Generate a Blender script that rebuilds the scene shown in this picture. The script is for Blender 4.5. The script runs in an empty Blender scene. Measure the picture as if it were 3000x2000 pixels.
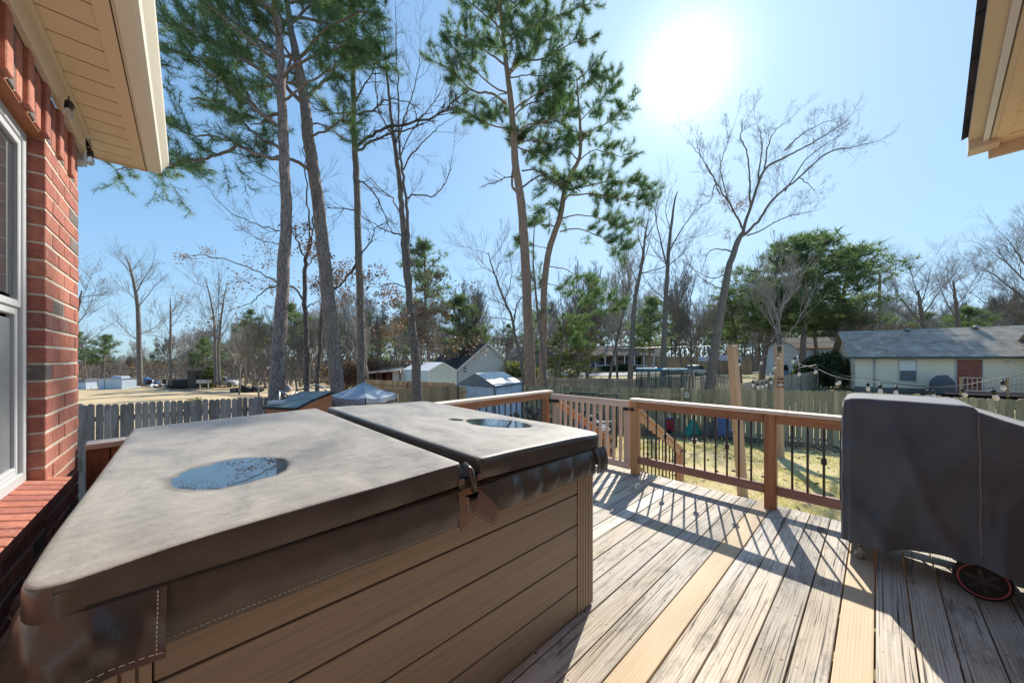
import bpy, bmesh, math, random
import numpy as np
from mathutils import Vector, Matrix, noise as mnoise

scene = bpy.context.scene
C = scene.collection
R = math.radians

# ------------------------------------------------------------------ camera
F, HY, CZ = 1010.0, 1053.0, 1.42          # focal length (px of a 3000 px frame), horizon row, eye height
cam_d = bpy.data.cameras.new("camera"); cam = bpy.data.objects.new("camera", cam_d); C.objects.link(cam)
cam.location = (0, 0, CZ); cam.rotation_euler = (R(90), 0, 0)
cam_d.sensor_width = 36; cam_d.lens = 36*F/3000; cam_d.shift_y = (HY-1000)/3000
cam_d.clip_start = 0.05; cam_d.clip_end = 4000
scene.camera = cam

# ------------------------------------------------------------------ sky and sun
SKYK, SKYT = .30, (.61, .87, 1.13)
SUN_AZ, SUN_EL = 26.7, 36.8                # azimuth right of the view direction (+Y), elevation
sd = Vector((math.sin(R(SUN_AZ))*math.cos(R(SUN_EL)), math.cos(R(SUN_AZ))*math.cos(R(SUN_EL)), math.sin(R(SUN_EL))))
world = bpy.data.worlds.new("World"); scene.world = world; world.use_nodes = True
wt = world.node_tree; bg = wt.nodes['Background']
sky = wt.nodes.new('ShaderNodeTexSky'); sky.sky_type = 'NISHITA'; sky.sun_disc = False
sky.sun_elevation = R(SUN_EL); sky.sun_rotation = R(SUN_AZ)
sky.air_density = 1.0; sky.dust_density = 0.7; sky.ozone_density = 1.6
# the bright aureole of the sun in the thin winter air
wg = wt.nodes.new('ShaderNodeTexCoord')
dn = wt.nodes.new('ShaderNodeVectorMath'); dn.operation = 'DOT_PRODUCT'
nn = wt.nodes.new('ShaderNodeVectorMath'); nn.operation = 'NORMALIZE'
wt.links.new(wg.outputs['Generated'], nn.inputs[0]); wt.links.new(nn.outputs[0], dn.inputs[0]); dn.inputs[1].default_value = sd
def wmath(op, a, b=None):
    m = wt.nodes.new('ShaderNodeMath'); m.operation = op
    for i, v in enumerate((a, b)):
        if v is None: continue
        if isinstance(v, (int, float)): m.inputs[i].default_value = v
        else: wt.links.new(v, m.inputs[i])
    return m.outputs[0]
dpos = wmath('MAXIMUM', dn.outputs['Value'], 0.0)
g1 = wmath('MULTIPLY', wmath('POWER', dpos, 300.0), 1.9)
g2 = wmath('MULTIPLY', wmath('POWER', dpos, 14.0), .03)
gs = wmath('ADD', g1, g2)
gc = wt.nodes.new('ShaderNodeVectorMath'); gc.operation = 'SCALE'; gc.inputs[0].default_value = (1.0, 1.0, 1.0)
wt.links.new(gs, gc.inputs['Scale'])
# the Nishita sky is very bright near the horizon: c/(1+k c) keeps its blue
den = wt.nodes.new('ShaderNodeVectorMath'); den.operation = 'MULTIPLY_ADD'; den.inputs[1].default_value = (SKYK, SKYK, SKYK); den.inputs[2].default_value = (1, 1, 1)
wt.links.new(sky.outputs[0], den.inputs[0])
dv = wt.nodes.new('ShaderNodeVectorMath'); dv.operation = 'DIVIDE'; wt.links.new(sky.outputs[0], dv.inputs[0]); wt.links.new(den.outputs[0], dv.inputs[1])
tn = wt.nodes.new('ShaderNodeVectorMath'); tn.operation = 'MULTIPLY'; wt.links.new(dv.outputs[0], tn.inputs[0]); tn.inputs[1].default_value = SKYT
ad = wt.nodes.new('ShaderNodeVectorMath'); ad.operation = 'ADD'
wt.links.new(tn.outputs[0], ad.inputs[0]); wt.links.new(gc.outputs[0], ad.inputs[1])
wt.links.new(ad.outputs[0], bg.inputs['Color']); bg.inputs['Strength'].default_value = 0.15
sl = bpy.data.lights.new("sun", 'SUN'); sl.energy = 2.6; sl.angle = R(0.5); sl.color = (1.0, 0.93, 0.82)
so = bpy.data.objects.new("sun", sl); C.objects.link(so); so.rotation_euler = sd.to_track_quat('Z', 'Y').to_euler()
so.location = (0, 0, 30)
scene.view_settings.view_transform = 'Standard'; scene.view_settings.look = 'None'
scene.view_settings.exposure = 1.5; scene.view_settings.gamma = 1.0
scene.render.engine = 'CYCLES'
scene.cycles.max_bounces = 6; scene.cycles.transparent_max_bounces = 8

# ------------------------------------------------------------------ helpers
def W(x, y, d):
    """point seen at photo pixel (x, y) standing d metres ahead"""
    return Vector(((x-1500)/F*d, d, CZ+(HY-y)/F*d))
PH = R(43.36)                              # the house, deck and hot tub are turned by this about Z
cP, sP = math.cos(PH), math.sin(PH)
def D2W(u, v, z=0.0): return Vector((u*cP-v*sP, u*sP+v*cP, z))
rng = random.Random(7)

LOC = {}
def thing(name, label, cat, loc=(0, 0, 0), frame=False, group=None, kind=None):
    o = bpy.data.objects.new(name, None); C.objects.link(o); o.empty_display_size = 0.2
    LOC[o.name] = Vector(loc)
    if frame: o.location = D2W(*loc); o.rotation_euler = (0, 0, PH)
    else: o.location = loc
    if label: o['label'] = label
    if cat: o['category'] = cat
    if group: o['group'] = group
    if kind: o['kind'] = kind
    return o
def tag(o, label=None, cat=None, group=None, kind=None):
    if label: o['label'] = label
    if cat: o['category'] = cat
    if group: o['group'] = group
    if kind: o['kind'] = kind
    return o
def root(o):
    while o.parent: o = o.parent
    return o
def place(name, me, parent, frame=False, loc=None):
    o = bpy.data.objects.new(name, me); C.objects.link(o)
    if parent: o.parent = parent
    else:
        loc = loc or Vector((0, 0, 0)); LOC[o.name] = Vector(loc)
        if frame: o.location = D2W(*loc); o.rotation_euler = (0, 0, PH)
        else: o.location = loc
    return o
def copy_tree(o, parent=None):
    c = o.copy(); C.objects.link(c); c.parent = parent
    for ch in list(o.children): copy_tree(ch, c)
    return c
def bevel(o, w=0.004, seg=1):
    m = o.modifiers.new('bevel', 'BEVEL'); m.width = w; m.segments = seg; m.limit_method = 'ANGLE'; m.angle_limit = R(50)
    return o

class MB:
    """collects shapes and links them as ONE mesh object"""
    def __init__(s): s.v = []; s.f = []; s.uv = []; s.rc = []; s.mi = []; s.sm = []
    def face(s, idx, uvs=None, mi=0, sm=False):
        s.f.append(idx); s.uv.append(uvs or [(0, 0)]*len(idx)); s.mi.append(mi); s.sm.append(sm)
    def box(s, c, h, rot=None, r=None, g=0.0, mi=0, taper=1.0):
        c = Vector(c); b = len(s.v); r = rng.random() if r is None else r; r3 = rng.random()
        ax = max(range(3), key=lambda i: h[i])
        for k in range(8):
            sx, sy, sz = (1 if k & 1 else -1), (1 if k & 2 else -1), (1 if k & 4 else -1)
            t = taper if sz > 0 else 1.0
            p = Vector((sx*h[0]*t, sy*h[1]*t, sz*h[2]))
            s.v.append(c+(rot @ p if rot else p)); s.rc.append((r, g, r3, 1))
        ou, ov = r*37.0, r*11.0
        for q, nax in (((0, 4, 6, 2), 0), ((1, 3, 7, 5), 0), ((0, 1, 5, 4), 1), ((2, 6, 7, 3), 1), ((0, 2, 3, 1), 2), ((4, 5, 7, 6), 2)):
            oth = [i for i in range(3) if i != nax]
            if ax in oth: ui = ax; vi = [i for i in oth if i != ax][0]
            else: ui, vi = oth
            uvs = []
            for k in q:
                pp = ((1 if k & 1 else -1)*h[0], (1 if k & 2 else -1)*h[1], (1 if k & 4 else -1)*h[2])
                uvs.append((pp[ui]+ou, pp[vi]+ov))
            s.face([b+k for k in q], uvs, mi)
    def bar(s, p, q, w, h, up=(0, 0, 1), r=None, g=0.0, mi=0):
        """a board from p to q, w wide sideways, h tall along up"""
        p = Vector(p); q = Vector(q); x = (q-p); L = x.length; x.normalize()
        y = Vector(up).cross(x)
        if y.length < 1e-4: y = Vector((0, 1, 0)).cross(x)
        y.normalize(); z = x.cross(y)
        s.box((p+q)/2, (L/2, w/2, h/2), Matrix((x, y, z)).transposed(), r, g, mi)
    def tube(s, pts, rad, n=8, r=None, g=0.0, mi=0, cap=True, sm=True):
        r = rng.random() if r is None else r
        pts = [Vector(p) for p in pts]; m = len(pts)
        if not isinstance(rad, (list, tuple)): rad = [rad]*m
        b = len(s.v); prev = None; L = 0.0; Ls = []
        for i, p in enumerate(pts):
            t = (pts[min(i+1, m-1)]-pts[max(i-1, 0)]).normalized()
            if prev is None:
                a = Vector((1, 0, 0)) if abs(t.x) < .8 else Vector((0, 1, 0)); a = (a-t*a.dot(t)).normalized()
            else: a = (prev-t*prev.dot(t)).normalized()
            prev = a; bb = t.cross(a)
            if i: L += (p-pts[i-1]).length
            Ls.append(L)
            for k in range(n):
                an = 2*math.pi*k/n
                s.v.append(p+(a*math.cos(an)+bb*math.sin(an))*rad[i]); s.rc.append((r, g, 0.5, 1))
        for i in range(m-1):
            for k in range(n):
                k2 = (k+1) % n; cu = 2*math.pi*max(rad[0], .001)/n
                s.face([b+i*n+k, b+i*n+k2, b+(i+1)*n+k2, b+(i+1)*n+k],
                       [(Ls[i], k*cu), (Ls[i], (k+1)*cu), (Ls[i+1], (k+1)*cu), (Ls[i+1], k*cu)], mi, sm)
        if cap:
            s.face([b+k for k in range(n)][::-1], None, mi); s.face([b+(m-1)*n+k for k in range(n)], None, mi)
    def lathe(s, c, prof, n=16, axis=(0, 0, 1), r=0.5, g=0, mi=0, sm=True):
        """prof: (radius, height) pairs along axis from c"""
        ax = Vector(axis).normalized(); a = Vector((1, 0, 0)) if abs(ax.x) < .8 else Vector((0, 1, 0))
        a = (a-ax*a.dot(ax)).normalized(); bb = ax.cross(a); b = len(s.v); c = Vector(c)
        for (rr, hh) in prof:
            for k in range(n):
                an = 2*math.pi*k/n
                s.v.append(c+ax*hh+(a*math.cos(an)+bb*math.sin(an))*rr); s.rc.append((r, g, .5, 1))
        for i in range(len(prof)-1):
            for k in range(n):
                k2 = (k+1) % n
                s.face([b+i*n+k, b+i*n+k2, b+(i+1)*n+k2, b+(i+1)*n+k],
                       [(prof[i][1], k*.05), (prof[i][1], (k+1)*.05), (prof[i+1][1], (k+1)*.05), (prof[i+1][1], k*.05)], mi, sm)
        s.face([b+k for k in range(n)][::-1], None, mi); s.face([b+(len(prof)-1)*n+k for k in range(n)], None, mi)
    def poly(s, pts, thick=0.0, nrm=None, mi=0, r=None, uvax=None):
        """flat polygon, given real thickness along nrm"""
        pts = [Vector(p) for p in pts]; r = rng.random() if r is None else r; n = len(pts)
        N = Vector(nrm).normalized() if nrm else (pts[1]-pts[0]).cross(pts[2]-pts[0]).normalized()
        a = (pts[1]-pts[0]).normalized(); bq = N.cross(a)
        if uvax: a = Vector(uvax).normalized(); bq = N.cross(a)
        uvs = [(p.dot(a), p.dot(bq)) for p in pts]
        b = len(s.v)
        for p in pts: s.v.append(p); s.rc.append((r, 0, .5, 1))
        s.face([b+i for i in range(n)], uvs, mi)
        if thick:
            for p in pts: s.v.append(p-N*thick); s.rc.append((r, 0, .5, 1))
            s.face([b+n+i for i in range(n)][::-1], uvs[::-1], mi)
            for i in range(n):
                j = (i+1) % n
                s.face([b+i, b+n+i, b+n+j, b+j], [uvs[i], (uvs[i][0], uvs[i][1]+thick), (uvs[j][0], uvs[j][1]+thick), uvs[j]], mi)
    def grid(s, fn, nu, nv, mi=0, sm=True, r=0.5, g=0.0, uvs=None):
        b = len(s.v)
        for j in range(nv+1):
            for i in range(nu+1):
                s.v.append(Vector(fn(i/nu, j/nv))); s.rc.append((r, g, .5, 1))
        for j in range(nv):
            for i in range(nu):
                q = [b+j*(nu+1)+i, b+j*(nu+1)+i+1, b+(j+1)*(nu+1)+i+1, b+(j+1)*(nu+1)+i]
                k = uvs or (1, 1)
                s.face(q, [(i/nu*k[0], j/nv*k[1]), ((i+1)/nu*k[0], j/nv*k[1]), ((i+1)/nu*k[0], (j+1)/nv*k[1]), (i/nu*k[0], (j+1)/nv*k[1])], mi, sm)
    def build(s, name, mat, parent=None, frame=False, loc=None):
        if parent is not None: off = LOC[root(parent).name]
        else: off = Vector(loc) if loc is not None else Vector((0, 0, 0))
        me = bpy.data.meshes.new(name)
        me.from_pydata([tuple(p-off) for p in s.v], [], s.f)
        uvl = me.uv_layers.new(name='UVMap'); flat = [c for f in s.uv for t in f for c in t]
        uvl.data.foreach_set('uv', flat)
        at = me.attributes.new('rc', 'FLOAT_COLOR', 'POINT'); at.data.foreach_set('color', [c for t in s.rc for c in t])
        for m in (mat if isinstance(mat, (list, tuple)) else [mat]): me.materials.append(m)
        me.polygons.foreach_set('material_index', s.mi); me.polygons.foreach_set('use_smooth', s.sm); me.update()
        return place(name, me, parent, frame, off if parent is None else None)

def np_mesh(name, V, Fc, mat, rc=None, smooth=False):
    """mesh from numpy verts (n,3), faces (m,k)"""
    me = bpy.data.meshes.new(name); k = Fc.shape[1]
    me.vertices.add(len(V)); me.vertices.foreach_set('co', V.astype(np.float32).ravel())
    me.loops.add(Fc.size); me.loops.foreach_set('vertex_index', Fc.astype(np.int32).ravel())
    me.polygons.add(len(Fc)); me.polygons.foreach_set('loop_start', np.arange(0, Fc.size, k, dtype=np.int32))
    if rc is not None:
        at = me.attributes.new('rc', 'FLOAT_COLOR', 'POINT')
        col = np.ones((len(V), 4), np.float32); col[:, 0] = rc[:, 0]; col[:, 1] = rc[:, 1]; col[:, 2] = 0
        at.data.foreach_set('color', col.ravel())
    me.materials.append(mat); me.update(calc_edges=True)
    if smooth: me.polygons.foreach_set('use_smooth', [True]*len(Fc))
    return me
def segs_mesh(name, S, mat, off=(0, 0, 0), n=3):
    """thin twigs: S rows p0(3) p1(3) r0 r1"""
    A = np.array(S, dtype=np.float64).reshape(-1, 8); off = np.array(off)
    p0 = A[:, 0:3]-off; p1 = A[:, 3:6]-off; t = p1-p0; t /= (np.linalg.norm(t, axis=1, keepdims=True)+1e-9)
    ref = np.where(np.abs(t[:, 2:3]) < .8, np.array([[0, 0, 1.0]]), np.array([[1.0, 0, 0]]))
    a = np.cross(t, ref); a /= (np.linalg.norm(a, axis=1, keepdims=True)+1e-9); b = np.cross(t, a)
    V = []
    for (p, rr) in ((p0, A[:, 6:7]), (p1, A[:, 7:8])):
        for k in range(n):
            an = 2*math.pi*k/n; V.append(p+(a*math.cos(an)+b*math.sin(an))*rr)
    V = np.stack(V, axis=1).reshape(-1, 3); m = len(A); base = (np.arange(m)*2*n)[:, None]
    Fs = [base+np.array([[k, (k+1) % n, n+(k+1) % n, n+k]]) for k in range(n)]
    Fc = np.stack(Fs, axis=1).reshape(-1, 4)
    rr = np.repeat(np.random.RandomState(3).rand(m), 2*n)
    return np_mesh(name, V, Fc, mat, np.stack([rr, rr*0], 1), True)
def tufts_mesh(name, tips, mat, K, L, w, spread=0.9, off=(0, 0, 0), seed=1):
    """needle tufts: every tip gets K thin needles fanning round its direction"""
    rs = np.random.RandomState(seed); T = np.array([[*t[0], *t[1], t[2] if len(t) > 2 else .5] for t in tips])
    n = len(T); P = np.repeat(T[:, 0:3]-np.array(off), K, 0); Dn = np.repeat(T[:, 3:6], K, 0)
    Rn = rs.normal(size=(n*K, 3)); Rn /= np.linalg.norm(Rn, axis=1, keepdims=True)
    d = Dn*(1-spread*.5)+Rn*spread; d /= np.linalg.norm(d, axis=1, keepdims=True)
    ln = L*rs.uniform(.65, 1.1, (n*K, 1)); side = np.cross(d, rs.normal(size=(n*K, 3))); side /= np.linalg.norm(side, axis=1, keepdims=True)
    base = P-Dn*rs.uniform(0, .5, (n*K, 1))*L
    V = np.stack([base-side*w/2, base+side*w/2, base+d*ln], 1).reshape(-1, 3)
    Fc = np.arange(n*K*3).reshape(-1, 3)
    rr = np.repeat(np.clip(np.repeat(rs.rand(n), K)*.7+rs.rand(n*K)*.3, 0, 1), 3)
    gg = np.repeat(np.repeat(T[:, 6], K), 3)
    return np_mesh(name, V, Fc, mat, np.stack([rr, gg], 1))
def quads_mesh(name, P, size, mat, seed=1, flat=False, aspect=1.0, g=0.0):
    """small leaf faces at points P"""
    rs = np.random.RandomState(seed); P = np.array(P); n = len(P)
    a = rs.normal(size=(n, 3)); b = rs.normal(size=(n, 3))
    if flat: a[:, 2] *= .25; b[:, 2] *= .25
    a /= np.linalg.norm(a, axis=1, keepdims=True); b -= a*np.sum(a*b, 1, keepdims=True); b /= np.linalg.norm(b, axis=1, keepdims=True)
    s = size*rs.uniform(.6, 1.2, (n, 1))
    V = np.stack([P-a*s*aspect, P+b*s*.5, P+a*s*aspect, P-b*s*.5], 1).reshape(-1, 3); Fc = np.arange(n*4).reshape(-1, 4)
    rr = np.repeat(rs.rand(n), 4)
    return np_mesh(name, V, Fc, mat, np.stack([rr, rr*0+g], 1))

# ------------------------------------------------------------------ materials
class NT:
    def __init__(s, name):
        s.m = bpy.data.materials.new(name); s.m.use_nodes = True; s.t = s.m.node_tree
        s.b = s.t.nodes['Principled BSDF']; s.out = s.t.nodes['Material Output']
    def n(s, ty, ins=None, **pr):
        nd = s.t.nodes.new('ShaderNode'+ty)
        for k, v in pr.items(): setattr(nd, k, v)
        for k, v in (ins or {}).items():
            if v is None: continue
            if isinstance(v, bpy.types.NodeSocket): s.t.links.new(v, nd.inputs[k])
            else: nd.inputs[k].default_value = v
        return nd
    def math(s, op, a, b=0.0, c=None, clamp=False):
        return s.n('Math', {0: a, 1: b, 2: c}, operation=op, use_clamp=clamp).outputs[0]
    def mix(s, f, a, b, mode='MIX'):
        c4 = lambda c: c if isinstance(c, bpy.types.NodeSocket) else (*c, 1) if len(c) == 3 else c
        nd = s.n('Mix', {0: f, 6: c4(a), 7: c4(b)}, data_type='RGBA', blend_type=mode); return nd.outputs[2]
    def ramp(s, f, stops, interp='LINEAR'):
        nd = s.n('ValToRGB', {0: f}); cr = nd.color_ramp; cr.interpolation = interp
        while len(cr.elements) > 1: cr.elements.remove(cr.elements[-1])
        for i, (p, c) in enumerate(stops):
            e = cr.elements[0] if i == 0 else cr.elements.new(p)
            e.position = p; c = (c, c, c) if isinstance(c, (int, float)) else c; e.color = (*c, 1)
        return nd.outputs[0]
    def uv(s): return s.n('UVMap', uv_map='UVMap').outputs[0]
    def obj(s): return s.n('TexCoord').outputs['Object']
    def rc(s):
        a = s.n('Attribute', attribute_name='rc'); p = s.n('SeparateColor', {0: a.outputs['Color']}); return p.outputs
    def map(s, v, sc): return s.n('Mapping', {0: v, 3: sc}).outputs[0]
    def noise(s, v, sc=5, det=4, ro=.6, dis=0.0):
        return s.n('TexNoise', {'Vector': v, 'Scale': sc, 'Detail': det, 'Roughness': ro, 'Distortion': dis}).outputs[0]
    def done(s, col=None, rough=.6, bump=None, bs=.3, bd=.01, **kw):
        def st(k, v):
            if isinstance(v, bpy.types.NodeSocket): s.t.links.new(v, s.b.inputs[k])
            else: s.b.inputs[k].default_value = (*v, 1) if isinstance(v, tuple) and len(v) == 3 else v
        if col is not None: st('Base Color', col)
        st('Roughness', rough)
        for k, v in kw.items(): st(k.replace('_', ' '), v)
        if bump is not None:
            bn = s.n('Bump', {'Height': bump, 'Strength': bs, 'Distance': bd}); s.t.links.new(bn.outputs[0], s.b.inputs['Normal'])
        return s.m

def mat_plain(name, c, rough=.6, var=.12, sc=6, bs=.15, **kw):
    t = NT(name); nz = t.noise(t.obj(), sc, 5, .6); r = t.rc()[0]
    f = t.math('ADD', t.math('MULTIPLY', nz, var*2), t.math('MULTIPLY_ADD', r, var, 1-var*1.5))
    col = t.mix(1.0, c, t.n('CombineColor', {0: f, 1: f, 2: f}).outputs[0], 'MULTIPLY')
    return t.done(col, rough, nz, bs, .01, **kw)
def mat_wood(name, c1, c2, c3, su=1.2, sv=30, rough=.75, bs=.4, var=.35, patch=None, pf=.5):
    """long grain along UV u; c1 dark grain, c2 body, c3 light; patch: worn colour"""
    t = NT(name); rc = t.rc(); uv = t.uv(); uv = t.n('VectorMath', {0: uv, 1: t.n('CombineXYZ', {0: rc[0], 1: rc[2], 2: rc[0]}).outputs[0]}, operation='ADD').outputs[0]
    gr = t.noise(t.map(uv, (su, sv, 1)), 1.0, 6, .65, .12); fine = t.noise(t.map(uv, (su*4, sv*6, 1)), 1.0, 3, .6)
    f = t.math('MULTIPLY_ADD', fine, .35, t.math('MULTIPLY', gr, .75))
    col = t.ramp(f, [(.30, c1), (.50, c2), (.72, c3)])
    if patch:
        pn = t.noise(t.map(uv, (1.6, 7, 1)), 1.0, 5, .7); col = t.mix(t.ramp(pn, [(pf, 0), (pf+.12, .75)]), col, patch)
    v = t.math('MULTIPLY_ADD', rc[0], var, 1-var/2)
    col = t.mix(1.0, col, t.n('CombineColor', {0: v, 1: v, 2: v}).outputs[0], 'MULTIPLY')
    return t.done(col, rough, f, bs, .004)

M = {}
def mk_deck():
    t = NT('weathered_deck_boards'); rc = t.rc(); uv0 = t.uv()
    uv = t.n('VectorMath', {0: uv0, 1: t.n('CombineXYZ', {0: rc[0], 1: rc[2], 2: rc[0]}).outputs[0]}, operation='ADD').outputs[0]
    warp = t.noise(t.map(uv, (.5, 2.2, 1)), 1.0, 2, .4)
    sep = t.n('SeparateXYZ', {0: uv})
    ph = t.math('MULTIPLY_ADD', sep.outputs[1], 420.0, t.math('MULTIPLY', warp, 26.0))
    ring = t.math('MULTIPLY_ADD', t.math('SINE', ph), .5, .5)
    gr = t.noise(t.map(uv, (1.6, 95, 1)), 1.0, 7, .75, .1)
    big = t.noise(t.map(uv, (1.3, 4, 1)), 1.0, 5, .65)
    f = t.math('ADD', t.math('MULTIPLY', ring, .11), t.math('MULTIPLY_ADD', gr, .70, t.math('MULTIPLY', big, .26)))
    old = t.ramp(f, [(.28, (.10, .085, .07)), (.38, (.32, .275, .225)), (.51, (.51, .455, .385)), (.70, (.66, .62, .56))])
    brown = t.ramp(f, [(.30, (.12, .08, .045)), (.44, (.40, .30, .185)), (.60, (.55, .44, .29)), (.8, (.64, .56, .41))])
    sel = t.ramp(t.noise(t.map(uv, (.7, 3, 1)), 1.0, 4, .6), [(.42, 0), (.6, 1)])
    old = t.mix(t.math('MULTIPLY', sel, .5), old, brown)
    dirt = t.noise(t.map(uv, (3, 9, 1)), 1.0, 6, .75); old = t.mix(t.ramp(dirt, [(.52, 0), (.68, .75)]), old, (.10, .088, .074))
    new = t.ramp(t.math('ADD', t.math('MULTIPLY', ring, .14), t.math('MULTIPLY', gr, .75)), [(.2, (.47, .34, .205)), (.5, (.58, .45, .29)), (.8, (.64, .53, .37))])
    isnew = t.math('GREATER_THAN', rc[1], .5)
    v = t.math('MULTIPLY_ADD', rc[0], .45, .78); vv = t.mix(isnew, t.n('CombineColor', {0: v, 1: v, 2: v}).outputs[0], (1, 1, 1))
    col = t.mix(1.0, t.mix(isnew, old, new), vv, 'MULTIPLY')
    # knots
    kv = t.n('TexVoronoi', {'Vector': t.map(uv, (.9, 2.6, 1)), 'Scale': 1.0, 'Randomness': 1.0}, feature='F1')
    kn = t.ramp(kv.outputs['Distance'], [(.0, 1), (.05, .9), (.085, 0)]); col = t.mix(t.math('MULTIPLY', kn, .8), col, (.10, .06, .035))
    # splits
    cr = t.noise(t.map(uv, (1.1, 95, 1)), 1.0, 2, .5, 1.2); ck = t.math('MULTIPLY', t.ramp(cr, [(.63, 0), (.665, 1)]), t.math('SUBTRACT', 1.0, isnew))
    col = t.mix(ck, col, (.03, .024, .018))
    # screw heads over every joist
    so_ = t.n('SeparateXYZ', {0: t.obj()})
    fu = t.math('PINGPONG', so_.outputs[0], .205); fv = t.math('PINGPONG', t.math('SUBTRACT', t.math('FRACT', t.math('DIVIDE', t.math('SUBTRACT', so_.outputs[1], .0075), .1375)), .5), .0)
    fr = t.math('ABSOLUTE', t.math('SUBTRACT', t.math('ABSOLUTE', t.math('SUBTRACT', t.math('FRACT', t.math('DIVIDE', t.math('SUBTRACT', so_.outputs[1], .0075), .1375)), .5)), .30))
    jx = t.math('MULTIPLY_ADD', rc[0], .012, fu)
    dd = t.math('SQRT', t.math('ADD', t.math('POWER', jx, 2.0), t.math('POWER', t.math('MULTIPLY', fr, .1375), 2.0)))
    nail = t.math('LESS_THAN', dd, .0058); col = t.mix(nail, col, (.035, .03, .026))
    h = t.math('SUBTRACT', t.math('MULTIPLY_ADD', ring, .15, gr), t.math('MULTIPLY', t.math('ADD', ck, nail), 1.2))
    return t.done(col, .72, h, .55, .0035)
M['deck'] = mk_deck()
M['redwood'] = mat_wood('red_stained_wood', (.19, .07, .03), (.34, .14, .06), (.44, .21, .10), 1.2, 26, .6, .3, .3, (.44, .30, .20), .62)
M['railtop'] = mat_wood('pale_rail_top', (0.405, 0.243, 0.162), (0.675, 0.513, 0.392), (0.820, 0.756, 0.621), 1.2, 26, .6, .35, .2)  # cap wood kept paler than the stained rails below
M['gatewood'] = mat_wood('pinkish_gate_wood', (0.405, 0.257, 0.176), (0.634, 0.446, 0.338), (0.756, 0.581, 0.459), 1.5, 26, .7, .3, .3)
M['postwood'] = mat_wood('brown_post_wood', (0.324, 0.135, 0.054), (0.513, 0.257, 0.108), (0.648, 0.378, 0.189), 1.1, 24, .6, .3, .2)
M['newwood'] = mat_wood('new_pine_post', (.36, .21, .12), (.52, .34, .21), (.62, .44, .29), 1.0, 22, .7, .3, .25)
M['skirt'] = mat_wood('purple_brown_lower_rail', (0.162, 0.074, 0.061), (0.297, 0.149, 0.115), (0.405, 0.230, 0.176), 1.2, 26, .65, .3, .25)
M['greyfence'] = mat_wood('grey_weathered_pickets', (.14, .11, .088), (.29, .24, .20), (.42, .36, .31), 1.6, 26, .85, .4, .7, (.15, .10, .085), .55)
M['mossfence'] = mat_wood('mossy_weathered_pickets', (.15, .12, .065), (.34, .285, .165), (.46, .40, .26), 1.6, 22, .85, .4, .6, (.20, .20, .085), .54)
M['brownfence'] = mat_wood('brown_cedar_pickets', (.16, .10, .055), (.33, .225, .125), (.44, .32, .19), 1.6, 26, .85, .4, .5, (.2, .15, .1), .6)
M['tanfence'] = mat_wood('pale_tan_pickets', (0.176, 0.135, 0.101), (0.338, 0.270, 0.203), (0.446, 0.365, 0.284), 1.6, 22, .85, .4, .4)
M['cabinet'] = mat_wood('brown_composite_cladding', (.125, .108, .080), (.210, .182, .136), (.270, .235, .178), 1.8, 90, .5, .25, .12)
M['trimbrown'] = mat_plain('brown_corner_trim', (.245, .205, .15), .42, .06, 14, .1)
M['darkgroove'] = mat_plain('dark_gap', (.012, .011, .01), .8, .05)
M['black'] = mat_plain('black_metal', (.018, .017, .016), .4, .1)
M['bronze'] = mat_plain('dark_bronze_baluster', (.055, .043, .034), .42, .1)
M['steel'] = mat_plain('grey_steel', (.35, .35, .35), .35, .1, Metallic=.8)
M['white'] = mat_plain('white_vinyl', (.50, .51, .51), .4, .05)
M['whitepaint'] = mat_plain('white_paint', (.75, .76, .77), .5, .06)
M['tan'] = mat_plain('tan_vinyl_soffit', (.78, .60, .39), .5, .03, 3, .05)
M['tanfascia'] = mat_plain('tan_fascia_metal', (.68, .555, .40), .38, .04, 3, .05)
M['cream'] = mat_plain('cream_gutter_metal', (.82, .75, .60), .3, .04, 3, .05)
M['shingle'] = None
def mk_shingle(name, a, b):
    t = NT(name); uv = t.uv(); br = t.n('TexBrick', {'Vector': uv, 'Scale': 1.0, 'Color1': (*a, 1), 'Color2': (*b, 1), 'Mortar': (a[0]*.35, a[1]*.35, a[2]*.35, 1), 'Mortar Size': .012, 'Brick Width': .33, 'Row Height': .14, 'Bias': 0.0}, offset=.5)
    nz = t.noise(uv, 1.3, 6, .7); col = t.mix(.85, br.outputs[0], t.ramp(nz, [(.3, .55), (.5, .95), (.7, 1.5)]), 'MULTIPLY')
    return t.done(col, .95, br.outputs[1], -.25, .006, Specular_IOR_Level=.08)
M['shingle'] = mk_shingle('grey_brown_shingles', (.50, .43, .355), (.41, .355, .29))
M['darkshingle'] = mk_shingle('dark_shingles', (.07, .07, .078), (.04, .04, .046))
M['roofdim'] = mk_shingle('brown_grey_shingles', (.20, .17, .15), (.14, .12, .11))
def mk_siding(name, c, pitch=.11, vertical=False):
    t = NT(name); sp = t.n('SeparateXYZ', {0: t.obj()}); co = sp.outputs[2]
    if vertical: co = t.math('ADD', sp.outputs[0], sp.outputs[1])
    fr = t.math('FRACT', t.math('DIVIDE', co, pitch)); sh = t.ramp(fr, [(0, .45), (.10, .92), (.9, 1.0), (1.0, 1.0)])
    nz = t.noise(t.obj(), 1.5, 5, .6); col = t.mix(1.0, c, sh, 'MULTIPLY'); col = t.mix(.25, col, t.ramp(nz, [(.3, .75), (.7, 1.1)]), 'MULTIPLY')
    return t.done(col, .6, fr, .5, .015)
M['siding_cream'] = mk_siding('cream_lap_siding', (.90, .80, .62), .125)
M['siding_grey'] = mk_siding('pale_grey_siding', (.62, .66, .70), .2, True)
M['siding_mint'] = mk_siding('pale_mint_metal', (.66, .74, .71), .24, True)
M['siding_blue'] = mk_siding('pale_blue_metal', (.50, .60, .70), .3, True)
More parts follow.
